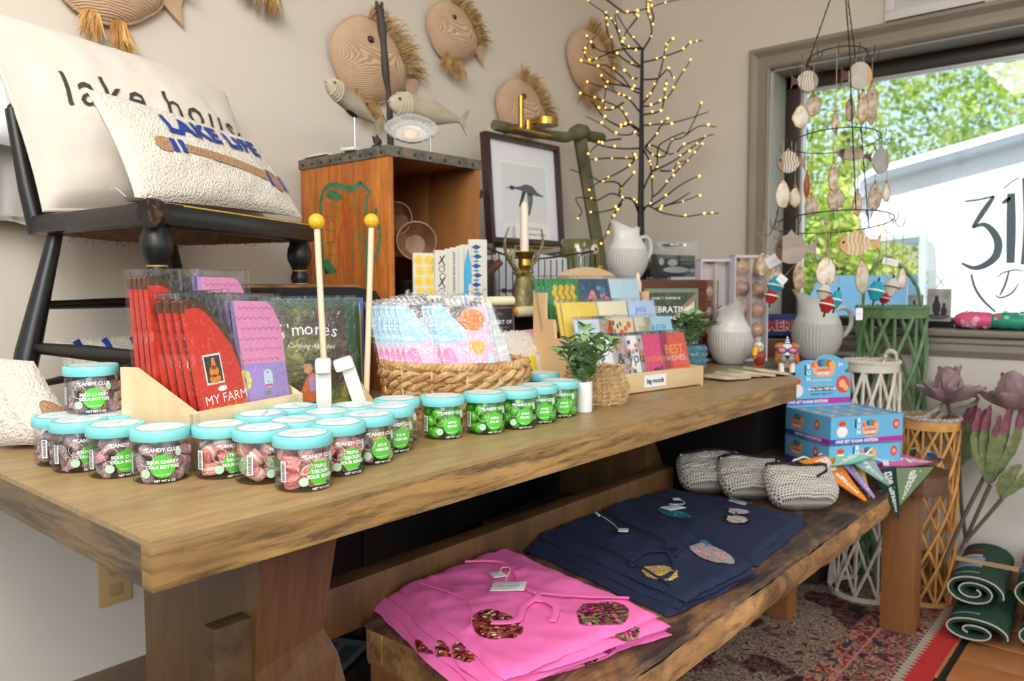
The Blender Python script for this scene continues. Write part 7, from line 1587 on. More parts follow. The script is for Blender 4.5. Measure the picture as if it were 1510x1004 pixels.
# ================================================================== WINDOW SILL
p0 = at('z', WZ0+.001, 1346, 481); 
def sillp(px, x=XW+.05): return at('x', x, px, 430)
for (x0, x1, yt, lb, xx) in ((1365, 1412, 398, 'acrylic frame with a beach photo of two children on the window sill', XW+.03), (1338, 1368, 412, 'second acrylic frame half hidden behind the green lantern', XW+.06)):
    a, b = sillp(x0, xx), sillp(x1, xx); zt = at('x', xx, x1, yt).z; bwm = speck('bw_beach', [(.3, '8d8584'), (.5, 'b9b1b0'), (.7, 'd3cccb')], 14, .4, .02)
    po = photo_frame((a.x, a.y, 0), (b.x, b.y, 0), WZ0+.001, zt, lb, (.06, .82, .12, .68), (bwm, [('photo_figure', mat('3a3335', .5), [(.36, .36, .13, .14), (.36, .52, .06, .05), (.60, .30, .10, .08), (.60, .40, .05, .04)]), ('photo_water', mat('6a6263', .5), [(.44, .20, .35, .05)])]))
    if x0 == 1365:
        mb = MB(RX(90)@T(0, 0, .001)); w_ = hypot(b.x-a.x, b.y-a.y); h_ = zt-WZ0; 
        mb.tube([(w_*.33, h_*.70, 0), (w_*.62, h_*.90, 0)], .0012, 4); mb.tube([(w_*.62, h_*.70, 0), (w_*.33, h_*.90, 0)], .0012, 4); mb.build('crossed_oars', mat('4a4a3c', .5), po)
def case(px, L, col, rz, lb, seed, extra, x=XW+.02, r=.032):
    p = at('x', x, px, 470); o = root('padded_case', (x+.02, p.y, WZ0+.001+r*.92), rz, lb, 'case', 'padded cases on the window sill')
    def f(u, v): k = (max(0, 1-abs(2*v-1)**3))**.5; a = 2*pi*u; return ((2*v-1)*L/2, r*1.25*k*cos(a), r*.9*k*sin(a)+.003*fbm(v*9, cos(a)*2, seed)*k)
    MB().grid(f, 20, 24, wrap=True).build('fabric_body', speck('case_'+col, [(.3, col), (.7, col)], 60, .5, .3), o, ang=80)
    for nm, c, sd, n in extra:
        mb = MB(); rr = random.Random(sd)
        for q in range(n):
            u, v = rr.uniform(0, 1), rr.uniform(.15, .85); c0 = Vector(f(u, v)); e1 = (Vector(f(u+.02, v))-c0).normalized(); e2 = (Vector(f(u, v+.02))-c0).normalized(); nn = e1.cross(e2); s_ = rr.uniform(.006, .011)
            if nn.dot(Vector((0, c0.y, c0.z))) < 0: nn = -nn
            mb.add([tuple(c0*1.0+nn*.0022+e1*s_*cos(k*pi/4)+e2*s_*sin(k*pi/4)) for k in range(8)], [tuple(range(8))])
        mb.build(nm, mat(c, .5), o, smooth=False, fix=False, kind='stuff')
case(1438, .135, 'e35a86', 95, 'pink patterned padded case on the sill beside the beach photo', 1, [('grey_check', 'a9909e', 4, 16), ('light_pink_spot', 'f2a6bf', 5, 12)])
case(1488, .13, '2e9c7c', 88, 'teal padded case with pink flowers at the right end of the sill', 2, [('pink_flower', 'e2506f', 6, 12), ('light_spot', 'a9dcc8', 7, 10)])
# ================================================================== PICTURE ABOVE THE WINDOW
a = at('x', XW-.01, 1306, 33); b = at('x', XW-.01, 1452, 10); o = root('framed_picture', (XW-.012, (a.y+b.y)/2, a.z+.155), 0, 'white-framed picture hung above the window, cut off at the top', 'picture'); w = abs(a.y-b.y)
for (y, z, sy, sz) in ((0, -.14, w, .03), (0, .14, w, .03), (w/2-.015, 0, .03, .25), (-w/2+.015, 0, .03, .25)): MB().box((0, y, z), (.022, sy, sz), b=.003).build('frame_rail', mat('d9d3d2', .5, name='white_frame'), o)
MB().box((.004, 0, 0), (.006, w-.05, .26)).build('mat_board', mat('c5c0bf', .6), o); mb = MB(); mb.box((.0, 0, .02), (.002, w-.20, .15)); mb.build('print', mat('6d6b6c', .6), o)
# ================================================================== OUTSIDE THE WINDOW
LF = NT('tree_leaf'); oi = LF.n('ObjectInfo'); v = LF.coords(); nn = LF.noise(v, 1.3, 3); tl = LF.n('BsdfTranslucent'); 
c_ = LF.ramp(nn, [(.35, '63852f'), (.5, 'a6c152'), (.65, 'dde48c')]); df = LF.n('BsdfDiffuse'); mx = LF.n('MixShader'); mx.inputs[0].default_value = .45
LF.l(c_, df.inputs[0]); LF.l(c_, tl.inputs[0]); LF.l(df.outputs[0], mx.inputs[1]); LF.l(tl.outputs[0], mx.inputs[2]); LF.l(mx.outputs[0], LF.out.inputs[0]); LF = LF.m
TRK = speck('bark', [(.3, '3a3128'), (.7, '5a4d3e')], 8, .9, .5, .02)
def out_tree(c, H, R, seed, lb, n=2600):
    rr = random.Random(seed); o = root('leafy_tree', (c[0], c[1], -.27), 0, lb, 'tree', 'sunlit trees outside the window')
    MB().tube([(0, 0, 0), (.1, 0, H*.3), (0, .1, H*.6)], [.16, .13, .08], 8).build('trunk', TRK, o)
    mb = MB(); cl = [(Vector((rr.gauss(0, R*.42), rr.gauss(0, R*.42), H*rr.uniform(.18, .95))), R*rr.uniform(.25, .45)) for _ in range(46)]
    for i in range(n):
        cc, r = rr.choice(cl); d = Vector((rr.gauss(0, 1), rr.gauss(0, 1), rr.gauss(0, 1))).normalized(); p = cc+d*r*rr.uniform(.7, 1.05)
        s = rr.uniform(.035, .085); a = Vector((rr.gauss(0, 1), rr.gauss(0, 1), rr.gauss(0, 1))).normalized(); b = d.cross(a).normalized(); a = b.cross(d+a*.6).normalized()
        mb.add([tuple(p-a*s), tuple(p+b*s*.5), tuple(p+a*s), tuple(p-b*s*.5)], [(0, 1, 2, 3)])
    mb.build('foliage', LF, o, smooth=False, fix=False, kind='stuff')
for i, (x, y, H, R, lb) in enumerate(((13.5, 6.6, 6.2, 2.2, 'leftmost sunlit tree outside, behind the window frame edge'), (14.5, 4.6, 6.6, 2.3, 'sunlit tree outside behind the wire mobile'), (15.5, 2.4, 6.4, 2.3, 'sunlit tree outside above the white vehicle'), (17, .2, 6.6, 2.3, 'sunlit tree outside at the right behind the lettering'), (11.5, 5.3, 3.0, 1.3, 'low sunlit tree outside between the mobile rings'), (12.0, 3.9, 2.7, 1.2, 'low bushy tree outside by the white vehicle'))): out_tree((x, y), H, R, 70+i, lb, 8500 if H > 4 else 3600)
# white box vehicle
WV = NT('white_panel').bsdf('f4f6f8', .4)
tv = root('white_truck', (0, 0, 0), 0, 'big white box truck parked outside the window', 'truck')
def op(px, py, x=5.2): return at('x', x, px, py)
a = op(1268, 275); b = op(1520, 185); zt0 = a.z
L_ = [(a.y, a.z-.02), (a.y-.02, a.z+.05)]
yz = [op(1278, 470), op(1272, 420), op(1268, 300), op(1272, 272), op(1290, 262), op(1400, 228), op(1520, 196), op(1900, 120), op(1900, 700), op(1278, 560)]
yz = [op(1360, 440), op(1362, 352), op(1276, 352), op(1268, 330), op(1267, 290), op(1273, 268), op(1292, 258), op(1400, 228), op(1520, 194), op(2000, 60), op(2000, 660), op(1360, 560)]
mb = MB(); n = len(yz); vs = [(q.x, q.y, q.z) for q in yz]+[(q.x+2.0, q.y, q.z) for q in yz]; mb.add(vs, [tuple(range(n)), tuple(range(n, 2*n))[::-1]]+[(i, (i+1) % n, n+(i+1) % n, n+i) for i in range(n)]); mb.build('box_body', WV, tv, smooth=False)
mb = MB(); P = [op(x, y, 5.17) for x, y in ((1267, 290), (1273, 268), (1292, 258), (1400, 228), (1520, 194), (1700, 148))]; mb.tube(P, .05, 8); mb.build('roof_rail', NT('grey_rail').bsdf('c3ccd8', .3), tv)
mb = MB(); P = [op(1300, 352, 5.15), op(1362, 347, 5.15), op(1362, 440, 5.15)]; mb.tube(P, .03, 6); mb.build('awning_frame', NT('pale_frame').bsdf('c5d3d6', .4), tv)
for py in (566,):
    for px in (1420, 1760): q = op(px, 600, 5.5); MB(T(5.6, q.y, -.27+.42)@RY(90)).lathe([(0, -.12), (.36, -.12), (.42, -.08), (.42, .08), (.36, .12), (0, .12)], 24).build('wheel', mat('1c1c1c', .7), tv)
q = op(1318, 432, 7.2); o = root('parked_car', (q.x, q.y-.5, -.27), 0, 'pale blue parked car seen low through the window', 'car')
mb = MB(RX(90)@T(0, 0, -.8)); mb.prism([(-1.8, .3), (1.8, .3), (1.9, .7), (1.2, .95), (.7, 1.35), (-.9, 1.35), (-1.5, .95), (-1.9, .8)], 1.6); mb.M = Matrix.Identity(4); b_ = mb.build('body', NT('car_paint').bsdf('4f7288', .3), o, ang=20)
for x in (-1.1, 1.1):
    for y in (-.72, .72): MB(T(x, y, .31)@RX(90)).lathe([(0, -.1), (.3, -.1), (.3, .1), (0, .1)], 20).build('wheel', mat('1c1c1c', .7), o)
mb = MB(RX(90)@T(0, 0, -.81)); mb.prism([(-1.15, .95), (.95, .95), (.6, 1.28), (-.85, 1.28)], 1.62); mb.build('side_window', NT('car_glass').bsdf('5f88a8', .05), o, smooth=False)
# ================================================================== END BENCH, BOXES, PENNANTS
PT = .48
eb = root('plank_bench', (2.49, .85, 0), 0, 'narrow plank bench with an orange-brown leg standing across the end of the rustic bench', 'bench'); L0 = loc(eb)
PLK = wood('plank_wood', '3a281c', '5e412b', '7d5a3c', 'Y', 9, .5, .6)
pts = [(2.36, 1.3), (2.36, .53), (2.39, .497), (2.45, .487), (2.52, .50), (2.55, .54), (2.55, 1.3)]
mb = MB(L0); mb.prism(pts, .052, T(0, 0, PT-.052)); mb.build('plank', PLK, eb, smooth=False)
for x, y in ((2.44, .60), (2.56, 1.2), (2.44, 1.2)): MB(L0).box((x, y, (PT-.054)/2+.006), (.088, .088, PT-.066), b=.004).build('leg', BLEG, eb)
# printed display boxes
BLU = mat('69b8e0', .45, name='box_blue'); Pu = Vector((cos(rad(-33)), sin(rad(-33)))); Pv = Vector((-Pu.y, Pu.x))
FRC = ('e8602c', 'f0a03c', '5a3a8a', '2f7fc0', '58a048', 'd8402c', 'f0b060')
def box_art(o, M, w, h, wide):
    def add(nm, c, fn, z=.0004): m_ = MB(M@T(0, 0, z)); fn(m_); m_.build(nm, mat(c, .45), o, smooth=False, fix=False)
    add('purple_band', '4b3a9c', lambda m: poly(m, [(0, .002), (w*.5, .002), (w*.5, .017), (0, .017)])); add('magenta_band', 'b42a9c', lambda m: poly(m, [(w*.5, .002), (w, .002), (w, .017), (w*.5, .017)]))
    bx = w*.54 if wide else w*.28; bw = .028; by = .024
    def bask(m): poly(m, [(bx-bw*.85, by), (bx+bw*.85, by), (bx+bw, by+.024), (bx-bw, by+.024)]); disc(m, bx, by+.001, bw*.85, 0, 16, ry=.004)
    add('basket_print', 'eeb48c', bask)
    for i, c in enumerate(FRC): add('bun_print', c, lambda m: disc(m, bx-bw*.7+bw*.24*i, by+.030+.007*sin(i*.52), .0085, 0, 12), .0003+.00002*i)
    add('rainbow_lettering', 'd8302c', lambda m: mtext(m, 'RAINBOW', T(bx, by+.017), size=.0085, off=.03), .0008); add('basket_lettering', 'ffffff', lambda m: mtext(m, 'MYSTERY', T(bx, by+.008), size=.0085, off=.03), .0008)
    px_ = w*.90 if wide else w*.72; add('round_photo', 'd8484a', lambda m: disc(m, px_, by+.028, .012, 0, 20, ry=.0155)); add('round_bun', 'f0b47c', lambda m: disc(m, px_, by+.028, .0065), .0007)
    add('edition_lettering', 'ffffff', lambda m: mtext(m, 'ONE SET SUGAR EDITION', T(w*(.36 if wide else .52), .0095), size=.0125 if wide else .0105, off=.03, shear=.15), .0008)
    if wide:
        add('plain_bun', 'f3efec', lambda m: disc(m, w*.16, by+.014, .0185, 0, 24, ry=.016)); add('orange_cap', 'ee6a2a', lambda m: (disc(m, w*.16, by+.034, .011, 0, 14, ry=.006), disc(m, w*.13, by+.038, .006), disc(m, w*.19, by+.038, .006), disc(m, w*.16, by+.041, .006)), .0006)
        add('bun_lettering', 'ffffff', lambda m: [mtext(m, c, T(w*.385, by+.044-.017*i), size=.017, off=.03) for i, c in enumerate('BUN')], .0006); add('black_label', '1c1c1c', lambda m: poly(m, [(w*.33, by+.022), (w*.35, by+.022), (w*.35, by+.048), (w*.33, by+.048)]))
def disp(z0, hh, nc, wu, wv, lb, header):
    o = root('display_box', (nc.x, nc.y, z0), math.degrees(atan2(Pu.y, Pu.x)), lb, 'box', None)
    for c, s_ in (((wu/2, .001, hh/2), (wu, .002, hh)), ((.001, wv/2, hh/2), (.002, wv, hh)), ((wu-.001, wv/2, hh/2), (.002, wv, hh)), ((wu/2, wv-.001, hh/2), (wu, .002, hh)), ((wu/2, wv/2, .002), (wu, wv, .003))): MB().box(c, s_).build('side_panel', BLU, o)
    box_art(o, RX(90), wu, hh, True); box_art(o, Matrix(((0, 0, -1, 0), (-1, 0, 0, wv), (0, 1, 0, 0), (0, 0, 0, 1))), wv, hh, False)
    if header:
        H = .175; out = [(0, 0), (wu*.93, 0), (wu*.93, .10), (wu*.85, .105)]+[(wu*.79+.03*cos(rad(a)), .125+.022*sin(rad(a))) for a in range(-20, 100, 20)]+[(wu*.60+.05*cos(rad(a)), .140+.020*sin(rad(a))) for a in range(30, 150, 20)]+[(wu*.33+.05*cos(rad(a)), .122+.024*sin(rad(a))) for a in range(60, 181, 20)]+[(wu*.14, .10), (0, .10)]
        M = T(0, wv-.004, hh-.004)@RX(86); mb = MB(M); mb.prism(out, .002, T(0, 0, -.002)); hd = mb.build('header_card', BLU, o, smooth=False); F = M@T(.0, 0, .0006); q_ = .004
        def add(nm, c, fn, z=.0004): m_ = MB(F@T(0, 0, z)); fn(m_); m_.build(nm, mat(c, .45), hd, smooth=False, fix=False)
        add('purple_band', '4b3a9c', lambda m: poly(m, [(0, .008), (wu*.46, .008), (wu*.46, .026), (0, .026)])); add('magenta_band', 'b42a9c', lambda m: poly(m, [(wu*.46, .008), (wu*.93, .008), (wu*.93, .026), (wu*.46, .026)]))
        add('edition_lettering', 'ffffff', lambda m: mtext(m, 'ONE SET SUGAR EDITION', T(wu*.30, .016), size=.0125, off=.03, shear=.15), .0008)
        add('basket_print', 'eeb48c', lambda m: (poly(m, [(wu*.40, .096), (wu*.68, .096), (wu*.71, .122), (wu*.37, .122)]), disc(m, wu*.54, .097, wu*.14, 0, 18, ry=.006)))
        for i, c in enumerate(FRC): add('bun_print', c, lambda m: disc(m, wu*(.41+.043*i), .128+.008*sin(i*.52), .012, 0, 14), .0003+.00003*i)
        add('rainbow_lettering', 'd8302c', lambda m: mtext(m, 'RAINBOW', T(wu*.54, .113), size=.011, off=.03), .0008); add('basket_lettering', 'ffffff', lambda m: mtext(m, 'MYSTERY', T(wu*.54, .101), size=.011, off=.03), .0008)
        add('plain_bun', 'f3efec', lambda m: disc(m, wu*.15, .052, .022, 0, 24, ry=.020)); add('orange_cap', 'ee6a2a', lambda m: (disc(m, wu*.15, .077, .013, 0, 14, ry=.007), disc(m, wu*.115, .082, .007), disc(m, wu*.185, .082, .007), disc(m, wu*.15, .086, .007)), .0006)
        add('round_photo', 'd8484a', lambda m: disc(m, wu*.82, .066, .026, 0, 24, ry=.028)); add('round_bun', 'f0b47c', lambda m: (disc(m, wu*.81, .068, .013), disc(m, wu*.86, .055, .009)), .0007)
        add('black_label', '1c1c1c', lambda m: (poly(m, [(wu*.34, .048), (wu*.68, .048), (wu*.68, .060), (wu*.34, .060)]), poly(m, [(wu*.265, .098), (wu*.285, .098), (wu*.285, .130), (wu*.265, .130)]), mtext(m, 'Squishy Fidget Fun !', T(wu*.51, .039), size=.011)))
        add('white_lettering', 'ffffff', lambda m: (mtext(m, 'What Color Will Get?', T(wu*.51, .054), size=.011, off=.03), mtext(m, '3+', T(wu*.79, .128), size=.017, off=.03), [mtext(m, c, T(wu*.32, .124-.019*i), size=.018, off=.03) for i, c in enumerate('BUN')], mtext(m, 'INNER BUN FILLING', T(wu*.51, .081), size=.008)), .0008)
        add('yellow_lettering', 'f0c23c', lambda m: mtext(m, 'extra stretchy surprise!', T(wu*.51, .068), size=.008), .0008)
        rr = random.Random(5); k = 0
        for i in range(4):
            for j in range(3):
                wx, wy = (wu-.01)/4, (wv-.012)/3; x, y = .005+wx*(i+.5), .005+wy*(j+.5); a = Pu*x+Pv*y
                q = root('bun_box', (nc.x+a.x, nc.y+a.y, z0+.004), math.degrees(atan2(Pu.y, Pu.x)), 'small blue printed toy box packed in the open upper tray', 'box', 'toy boxes in the tray')
                q.rotation_euler.z += rr.uniform(-.03, .03)
                MB().box((0, 0, (hh-.008)/2), (wx-.004, wy-.004, hh-.008), b=.002).build('carton', BLU, q)
                mb = MB(); disc(mb, 0, 0, wx*.33, hh-.0075, 16, ry=wy*.25); mb.build('orange_print', mat('e8a860', .5), q, smooth=False, fix=False); mb = MB(); disc(mb, .006, .004, .007, hh-.007, 10); disc(mb, -.008, -.004, .006, hh-.007, 10); mb.build('white_print', WHT, q, smooth=False, fix=False)
    else:
        MB().box((wu/2, wv/2, hh-.001), (wu, wv, .002)).build('top_flap', BLU, o)
    return o
nc = at('z', PT+.005, 1221, 696); disp(PT+.0005, .078, nc, .25, .20, 'lower blue printed display box under the open one', False)
nc2 = Vector((nc.x, nc.y, 0))+Vector((Pu.x, Pu.y, 0))*.004; disp(PT+.0795, .082, nc2, .252, .205, 'open upper blue display box with a scalloped header card', True)
# pennants
def pennant(P, lb, c, word, tc='f4f2ee', up=None, th=.0022, size=.03, wave=.004, strip=True, tz=0):
    "P: base corner a, base corner b, tip"
    a, b, t_ = [Vector(q) for q in P]; cen = (a+b+t_)/3; o = root('felt_pennant', cen, 0, lb, 'pennant', None); ax = (t_-(a+b)/2); L = ax.length; ax.normalize(); wd = (b-a); nn = wd.cross(ax).normalized()
    if nn.z < 0 and abs(nn.z) > .3 or (abs(nn.z) <= .3 and nn.x > 0): nn = -nn
    def f(u, v, s=0): m = (a.lerp(b, v)).lerp(t_, u*.985); return m-cen+nn*(s+wave*sin(u*5+v*2)*(1-u*.3))
    MB().grid(lambda u, v: f(u, v, th), 14, 6).grid(lambda u, v: f(u, v, 0), 14, 6).build('felt', speck('felt_'+c, [(.3, c), (.7, c)], 90, .95, .3), o, ang=60, fix=False)
    if word:
        v_, f_ = text_mesh(word, size=1, off=.03, shear=.25, align='LEFT'); mx = max(q[0] for q in v_); mb = MB(); flip = (wd.cross(ax)).dot(nn) > 0
        mb.add([tuple(f(.04+.80*q[0]/mx, .5+(-1 if flip else 1)*(-q[1])*(.52-.0*q[0]), th+.0012)) for q in v_], f_); mb.build('white_lettering', mat(tc, .8), o, smooth=False, fix=False)
    if strip:
        MB().grid(lambda u, v: f(u*.10, v, th+.001), 2, 8).grid(lambda u, v: f(u*.10, v, -.001), 2, 8).build('white_strip', mat('f2f0ea', .9), o, fix=False)
        for v in (.25, .75): MB().tube([f(.02, v, th), f(-.12, v+.05, th+.014), f(-.2, v-.06, th+.010)], .0025, 5).build('felt_tie', mat('f2f0ea', .9), o)
Zp = lambda x, y, z=PT+.036: at('z', z, x, y)
pennant([Zp(1178, 683), Zp(1240, 672), Zp(1290, 664)], 'grey-green felt pennant lying behind the orange one', '8db0aa', '')
pennant([Zp(1232, 672), Zp(1285, 672), Zp(1312, 716, PT+.01)], 'dusty teal felt pennant behind the dark green one', '9cc0b8', 'lake'); pennant([Zp(1240, 668, PT+.045), Zp(1290, 674, PT+.045), Zp(1225, 690, PT+.04)], 'mint felt pennant with white lettering at the back of the pile', '8fdcc0', 'lake')
for P, lb, c, wd in (([(1178, 686), (1232, 676), (1278, 739)], 'orange felt pennant draped over the bench', 'f28a1e', 'lake gaston'), ([(1225, 678), (1252, 671), (1290, 735)], 'lavender felt pennant between the orange and yellow ones', 'b39adf', 'gaston'), ([(1250, 672), (1270, 670), (1283, 733)], 'golden yellow felt pennant', 'e2b81c', 'gaston')):
    A, B_ = Zp(*P[0]), Zp(*P[1]); t_ = at('z', BT+.008, *P[2]); pennant([A+Vector((0, 0, .01)), B_+Vector((0, 0, .01)), t_], lb, c, wd, strip=False)
pennant([Zp(1150, 690), Zp(1172, 682), at('z', BT+.02, 1196, 694)], 'crimson felt pennant peeking out behind the woven pouches', 'c4205c', 'do', strip=False)
pennant([at('z', BT+.05, 1090, 668), at('z', BT+.05, 1128, 676), at('z', BT+.03, 1150, 690)], 'pink and white felt pennant behind the middle pouch', 'e79ac4', 'a')
pennant([at('x', 2.345, 1285, 694), at('x', 2.345, 1330, 688), at('x', 2.345, 1325, 768)], 'dark green felt pennant hanging over the bench edge', '1e4a3c', 'the gaston', strip=False, wave=.002)
pennant([at('x', 2.335, 1322, 690), at('x', 2.335, 1378, 688), at('x', 2.340, 1327, 746)], 'sage green felt pennant hanging beside the dark green one', '7f9a72', 'gaston', strip=False, wave=.002)
pennant([Zp(1300, 668, PT+.02), Zp(1302, 690, PT+.02), Zp(1388, 682, PT+.008)], 'pink felt pennant with white lettering at the right end of the plank', 'e06fa8', 'lake')
pennant([Zp(1345, 668, PT+.006), Zp(1378, 670, PT+.006), Zp(1392, 678, PT+.004)], 'navy felt pennant tip under the pink one', '2f5fa8', '')
# ================================================================== CLOTHES ON THE BENCH
NAVY = NT('navy_cotton').bsdf('18223f', .85); PINK = NT('pink_cotton').bsdf('f06fb0', .75)
def garment(C, z0, th, m, lb, seed, wr=.004, folds=(), fold_h=.004, grp=None, droop=0, nm='folded_garment', nu=48, nv=40):
    "C: corners (left, back, right, front) in the plane of the bench top"
    C = [Vector((c.x, c.y)) for c in C]; cen = sum(C, Vector((0, 0)))/4; o = root(nm, (cen.x, cen.y, z0), 0, lb, 'clothing', grp)
    def xy(u, v): p = C[0].lerp(C[3], u).lerp(C[1].lerp(C[2], u), v); e = .010*fbm(u*3+seed, v*3, seed); k = (abs(2*u-1)**6+abs(2*v-1)**6); return p+Vector((e, .010*fbm(v*3, u*3+seed, 5)))*1.0
    def zt(u, v, off=0):
        e = min(u, 1-u, v, 1-v); r = min(1, e/.035); p = xy(u, v); z = th*(.25+.75*sqrt(max(0, 1-(1-r)**2)))+wr*(fbm(u*4+seed, v*5, seed)*.6+.9*max(0, fbm(u*9, v*3+seed, 7+seed))**2)*r+.0012*fbm(u*24, v*22, seed)
        for (x0, y0, x1, y1) in folds:
            d = Vector((x1-x0, y1-y0)); l2 = d.length_squared; q = Vector((u-x0, v-y0)); t_ = max(0, min(1, q.dot(d)/l2)); dist = (q-d*t_); s = d.x*q.y-d.y*q.x; dl = dist.length
            z += fold_h*(1 if s > 0 else 0)*math.exp(-max(0, dl-.0)/.09)*min(1, r)
        if droop and p.y < BY0+.012: z -= min(.05, (BY0+.012-p.y)*1.6)
        return (p.x-cen.x, p.y-cen.y, max(z, -.06 if droop else .0005)+off)
    MB().grid(zt, nu, nv).build('cloth', m, o, ang=180, fix=False)
    E = [(i/nu, 0) for i in range(nu)]+[(1, i/nv) for i in range(nv)]+[(1-i/nu, 1) for i in range(nu)]+[(0, 1-i/nv) for i in range(nv)]; n = len(E); mb = MB(); vs = [zt(u, v) for u, v in E]+[(zt(u, v)[0]*.985, zt(u, v)[1]*.985, min(0, zt(u, v)[2])) for u, v in E]
    mb.add(vs, [(i, (i+1) % n, n+(i+1) % n, n+i) for i in range(n)]); mb.build('hem', m, o, ang=180)
    return o, zt
def motif(o, zt, u, v, ru, rv, m, name, n=20, off=.0018, shape=None, rot=0):
    pts = shape or [(cos(2*pi*i/n)*(1+.08*sin(i*2.1)), sin(2*pi*i/n)*(1+.08*cos(i*1.7))) for i in range(n)]; vs = [zt(u, v, off)]; fs = []; n = len(pts)
    c, s_ = cos(rad(rot)), sin(rad(rot)); ru, rv = ru*1.4, rv*1.4
    for k in (1, 2, 3): vs += [zt(u+ru*(x*c-y*s_)*k/3, v+rv*(x*s_+y*c)*k/3, off) for x, y in pts]
    fs = [(0, 1+i, 1+(i+1) % n) for i in range(n)]+[(1+k*n+i, 1+(k+1)*n+i, 1+(k+1)*n+(i+1) % n, 1+k*n+(i+1) % n) for k in (0, 1) for i in range(n)]
    MB().add(vs, fs).build(name, m, o, fix=False)
def sequin(nm, stops, sc=170): 
    t = NT(nm); v = t.coords(); c = t.vor(v, sc, 'F1', 'Color'); s_ = t.n('SeparateColor'); t.l(c, s_.inputs[0]); d = t.vor(v, sc); return t.bsdf(t.ramp(s_.outputs[0], stops, True), .35, .3, d, 1, .003)
SQB = sequin('sequin_brown', [(0, '5a1f24'), (.3, '8a3a2a'), (.55, 'b04a5a'), (.75, 'c97a3a'), (.92, 'e8d0c0')]); SQG = sequin('sequin_green', [(0, '6a1a3c'), (.35, 'b02a6a'), (.6, '5a8a2c'), (.8, '8ab04a'), (.93, 'd86a9a')])
SQP = sequin('bead_pastel', [(0, 'd98a9a'), (.3, 'e8b0a0'), (.5, '7fc0d0'), (.75, 'd8c86a'), (.9, 'a9c8d8')], 240); SQY = sequin('bead_yellow', [(0, 'e0c23c'), (.5, 'd9a0a0'), (.8, 'e8d88a')], 240); SQT = sequin('bead_teal', [(0, '2a7f9a'), (.5, '5ab0c8'), (.8, '1f4f6a')], 240)
t = NT('striped_beads'); w_ = t.wave(t.coords(), 34, 0, 1, 'X'); STRP = t.bsdf(t.ramp(w_, [(.45, '6a1a26'), (.5, 'eeeae6')], True), .4)
def tie(o, zt, pts, w, m, name='tie_string'):
    P = spl([Vector(zt(u, v, .004)) for u, v in pts], 5); MB().tube([p+Vector((0, 0, .002)) for p in P], w, 6, flat=.35 if w > .003 else 1).build(name, m, o)
def hangtag(o, zt, u, v, w, h, rz, name='hang_tag', txt='mudpie'):
    c = Vector(zt(u, v, .006)); M = T(*c)@RZ(rz)@RY(4); MB(M).box((0, 0, 0), (w, h, .0012), b=.0004).build(name, mat('f0efee', .6, name='tag_white'), o)
    if txt: mb = MB(M@T(0, 0, .0012)); mtext(mb, txt, T(0, 0, 0)@RZ(180), size=.011, shear=.2); mb.tube([(w*.32*cos(2*pi*k/24)*(1+.08*cos(4*2*pi*k/24)), h*.34*sin(2*pi*k/24), 0) for k in range(24)], .0003, 3, closed=True); mb.build('script_print', mat('77777a', .6), o, smooth=False)
    return c
zb = lambda x, y, z=0: at('z', BT+z, x, y)
NAMES = ['bottom', 'second from the bottom', 'third from the bottom', 'top']
pk = [[(548, 896), (738, 822), (992, 938), (690, 1040)], [(556, 888), (742, 820), (985, 930), (715, 1035)], [(572, 882), (748, 818), (990, 926), (722, 1022)], [(588, 872), (742, 812), (972, 912), (745, 1006)]]
for i, q in enumerate(pk):
    z = .0008+.0085*i; o, zt = garment([zb(x, y, z) for x, y in q], BT+z, .0115 if i == 3 else .0098, PINK, 'pink cotton garment, %s of the pink pile' % NAMES[i] if i < 3 else 'top folded pink garment with a brown sequin shell and a white hang tag', 20+i, .009 if i == 3 else .004, [(.05, .25, .45, .95), (.45, .45, 1.0, .62), (.30, .02, .5, .5)] if i == 3 else [(.1, .8, .8, .2)], .003, 'folded pink garments')
    if i == 3:
        motif(o, zt, .66, .22, .105, .085, SQB, 'sequin_shell', shape=[(cos(2*pi*k/20)*(1 if sin(2*pi*k/20) > -.5 else .75), sin(2*pi*k/20)) for k in range(20)], rot=20); motif(o, zt, .88, .74, .075, .13, SQG, 'sequin_leaf', shape=[(cos(2*pi*k/20)*1.0, sin(2*pi*k/20)*(1-.35*abs(cos(2*pi*k/20)))) for k in range(20)])
        tie(o, zt, [(.60, .56), (.62, .44), (.70, .32), (.66, .22)], .0065, PINK); tie(o, zt, [(.60, .56), (.72, .58), (.80, .46)], .0065, PINK); tie(o, zt, [(.57, .60), (.60, .56), (.64, .58), (.60, .52)], .006, PINK, 'knot'); tie(o, zt, [(.58, .62), (.72, .80), (.86, .98)], .004, PINK, 'drawstring_casing'); tie(o, zt, [(.05, .55), (.2, .75), (.44, .60), (.56, .58)], .0025, PINK, 'collar_edge'); tie(o, zt, [(.1, .1), (.4, .22), (.62, .10)], .0012, PINK, 'seam')
        hangtag(o, zt, .42, .53, .062, .040, 122); hangtag(o, zt, .27, .60, .034, .026, 60, 'small_tag', ''); tie(o, zt, [(.27, .62), (.24, .68), (.30, .70), (.33, .60), (.38, .55)], .0008, WHT, 'tag_string')
    else: motif(o, zt, .55+.08*i, .045, .06, .03, SQB, 'sequin_edge'); motif(o, zt, .955, .55+.1*i, .035, .06, SQG, 'sequin_leaf'); 
n1 = [[(762, 806), (895, 757), (1118, 850), (985, 912)], [(775, 800), (905, 752), (1112, 845), (1000, 900)], [(790, 792), (912, 748), (1110, 836), (1012, 890)]]
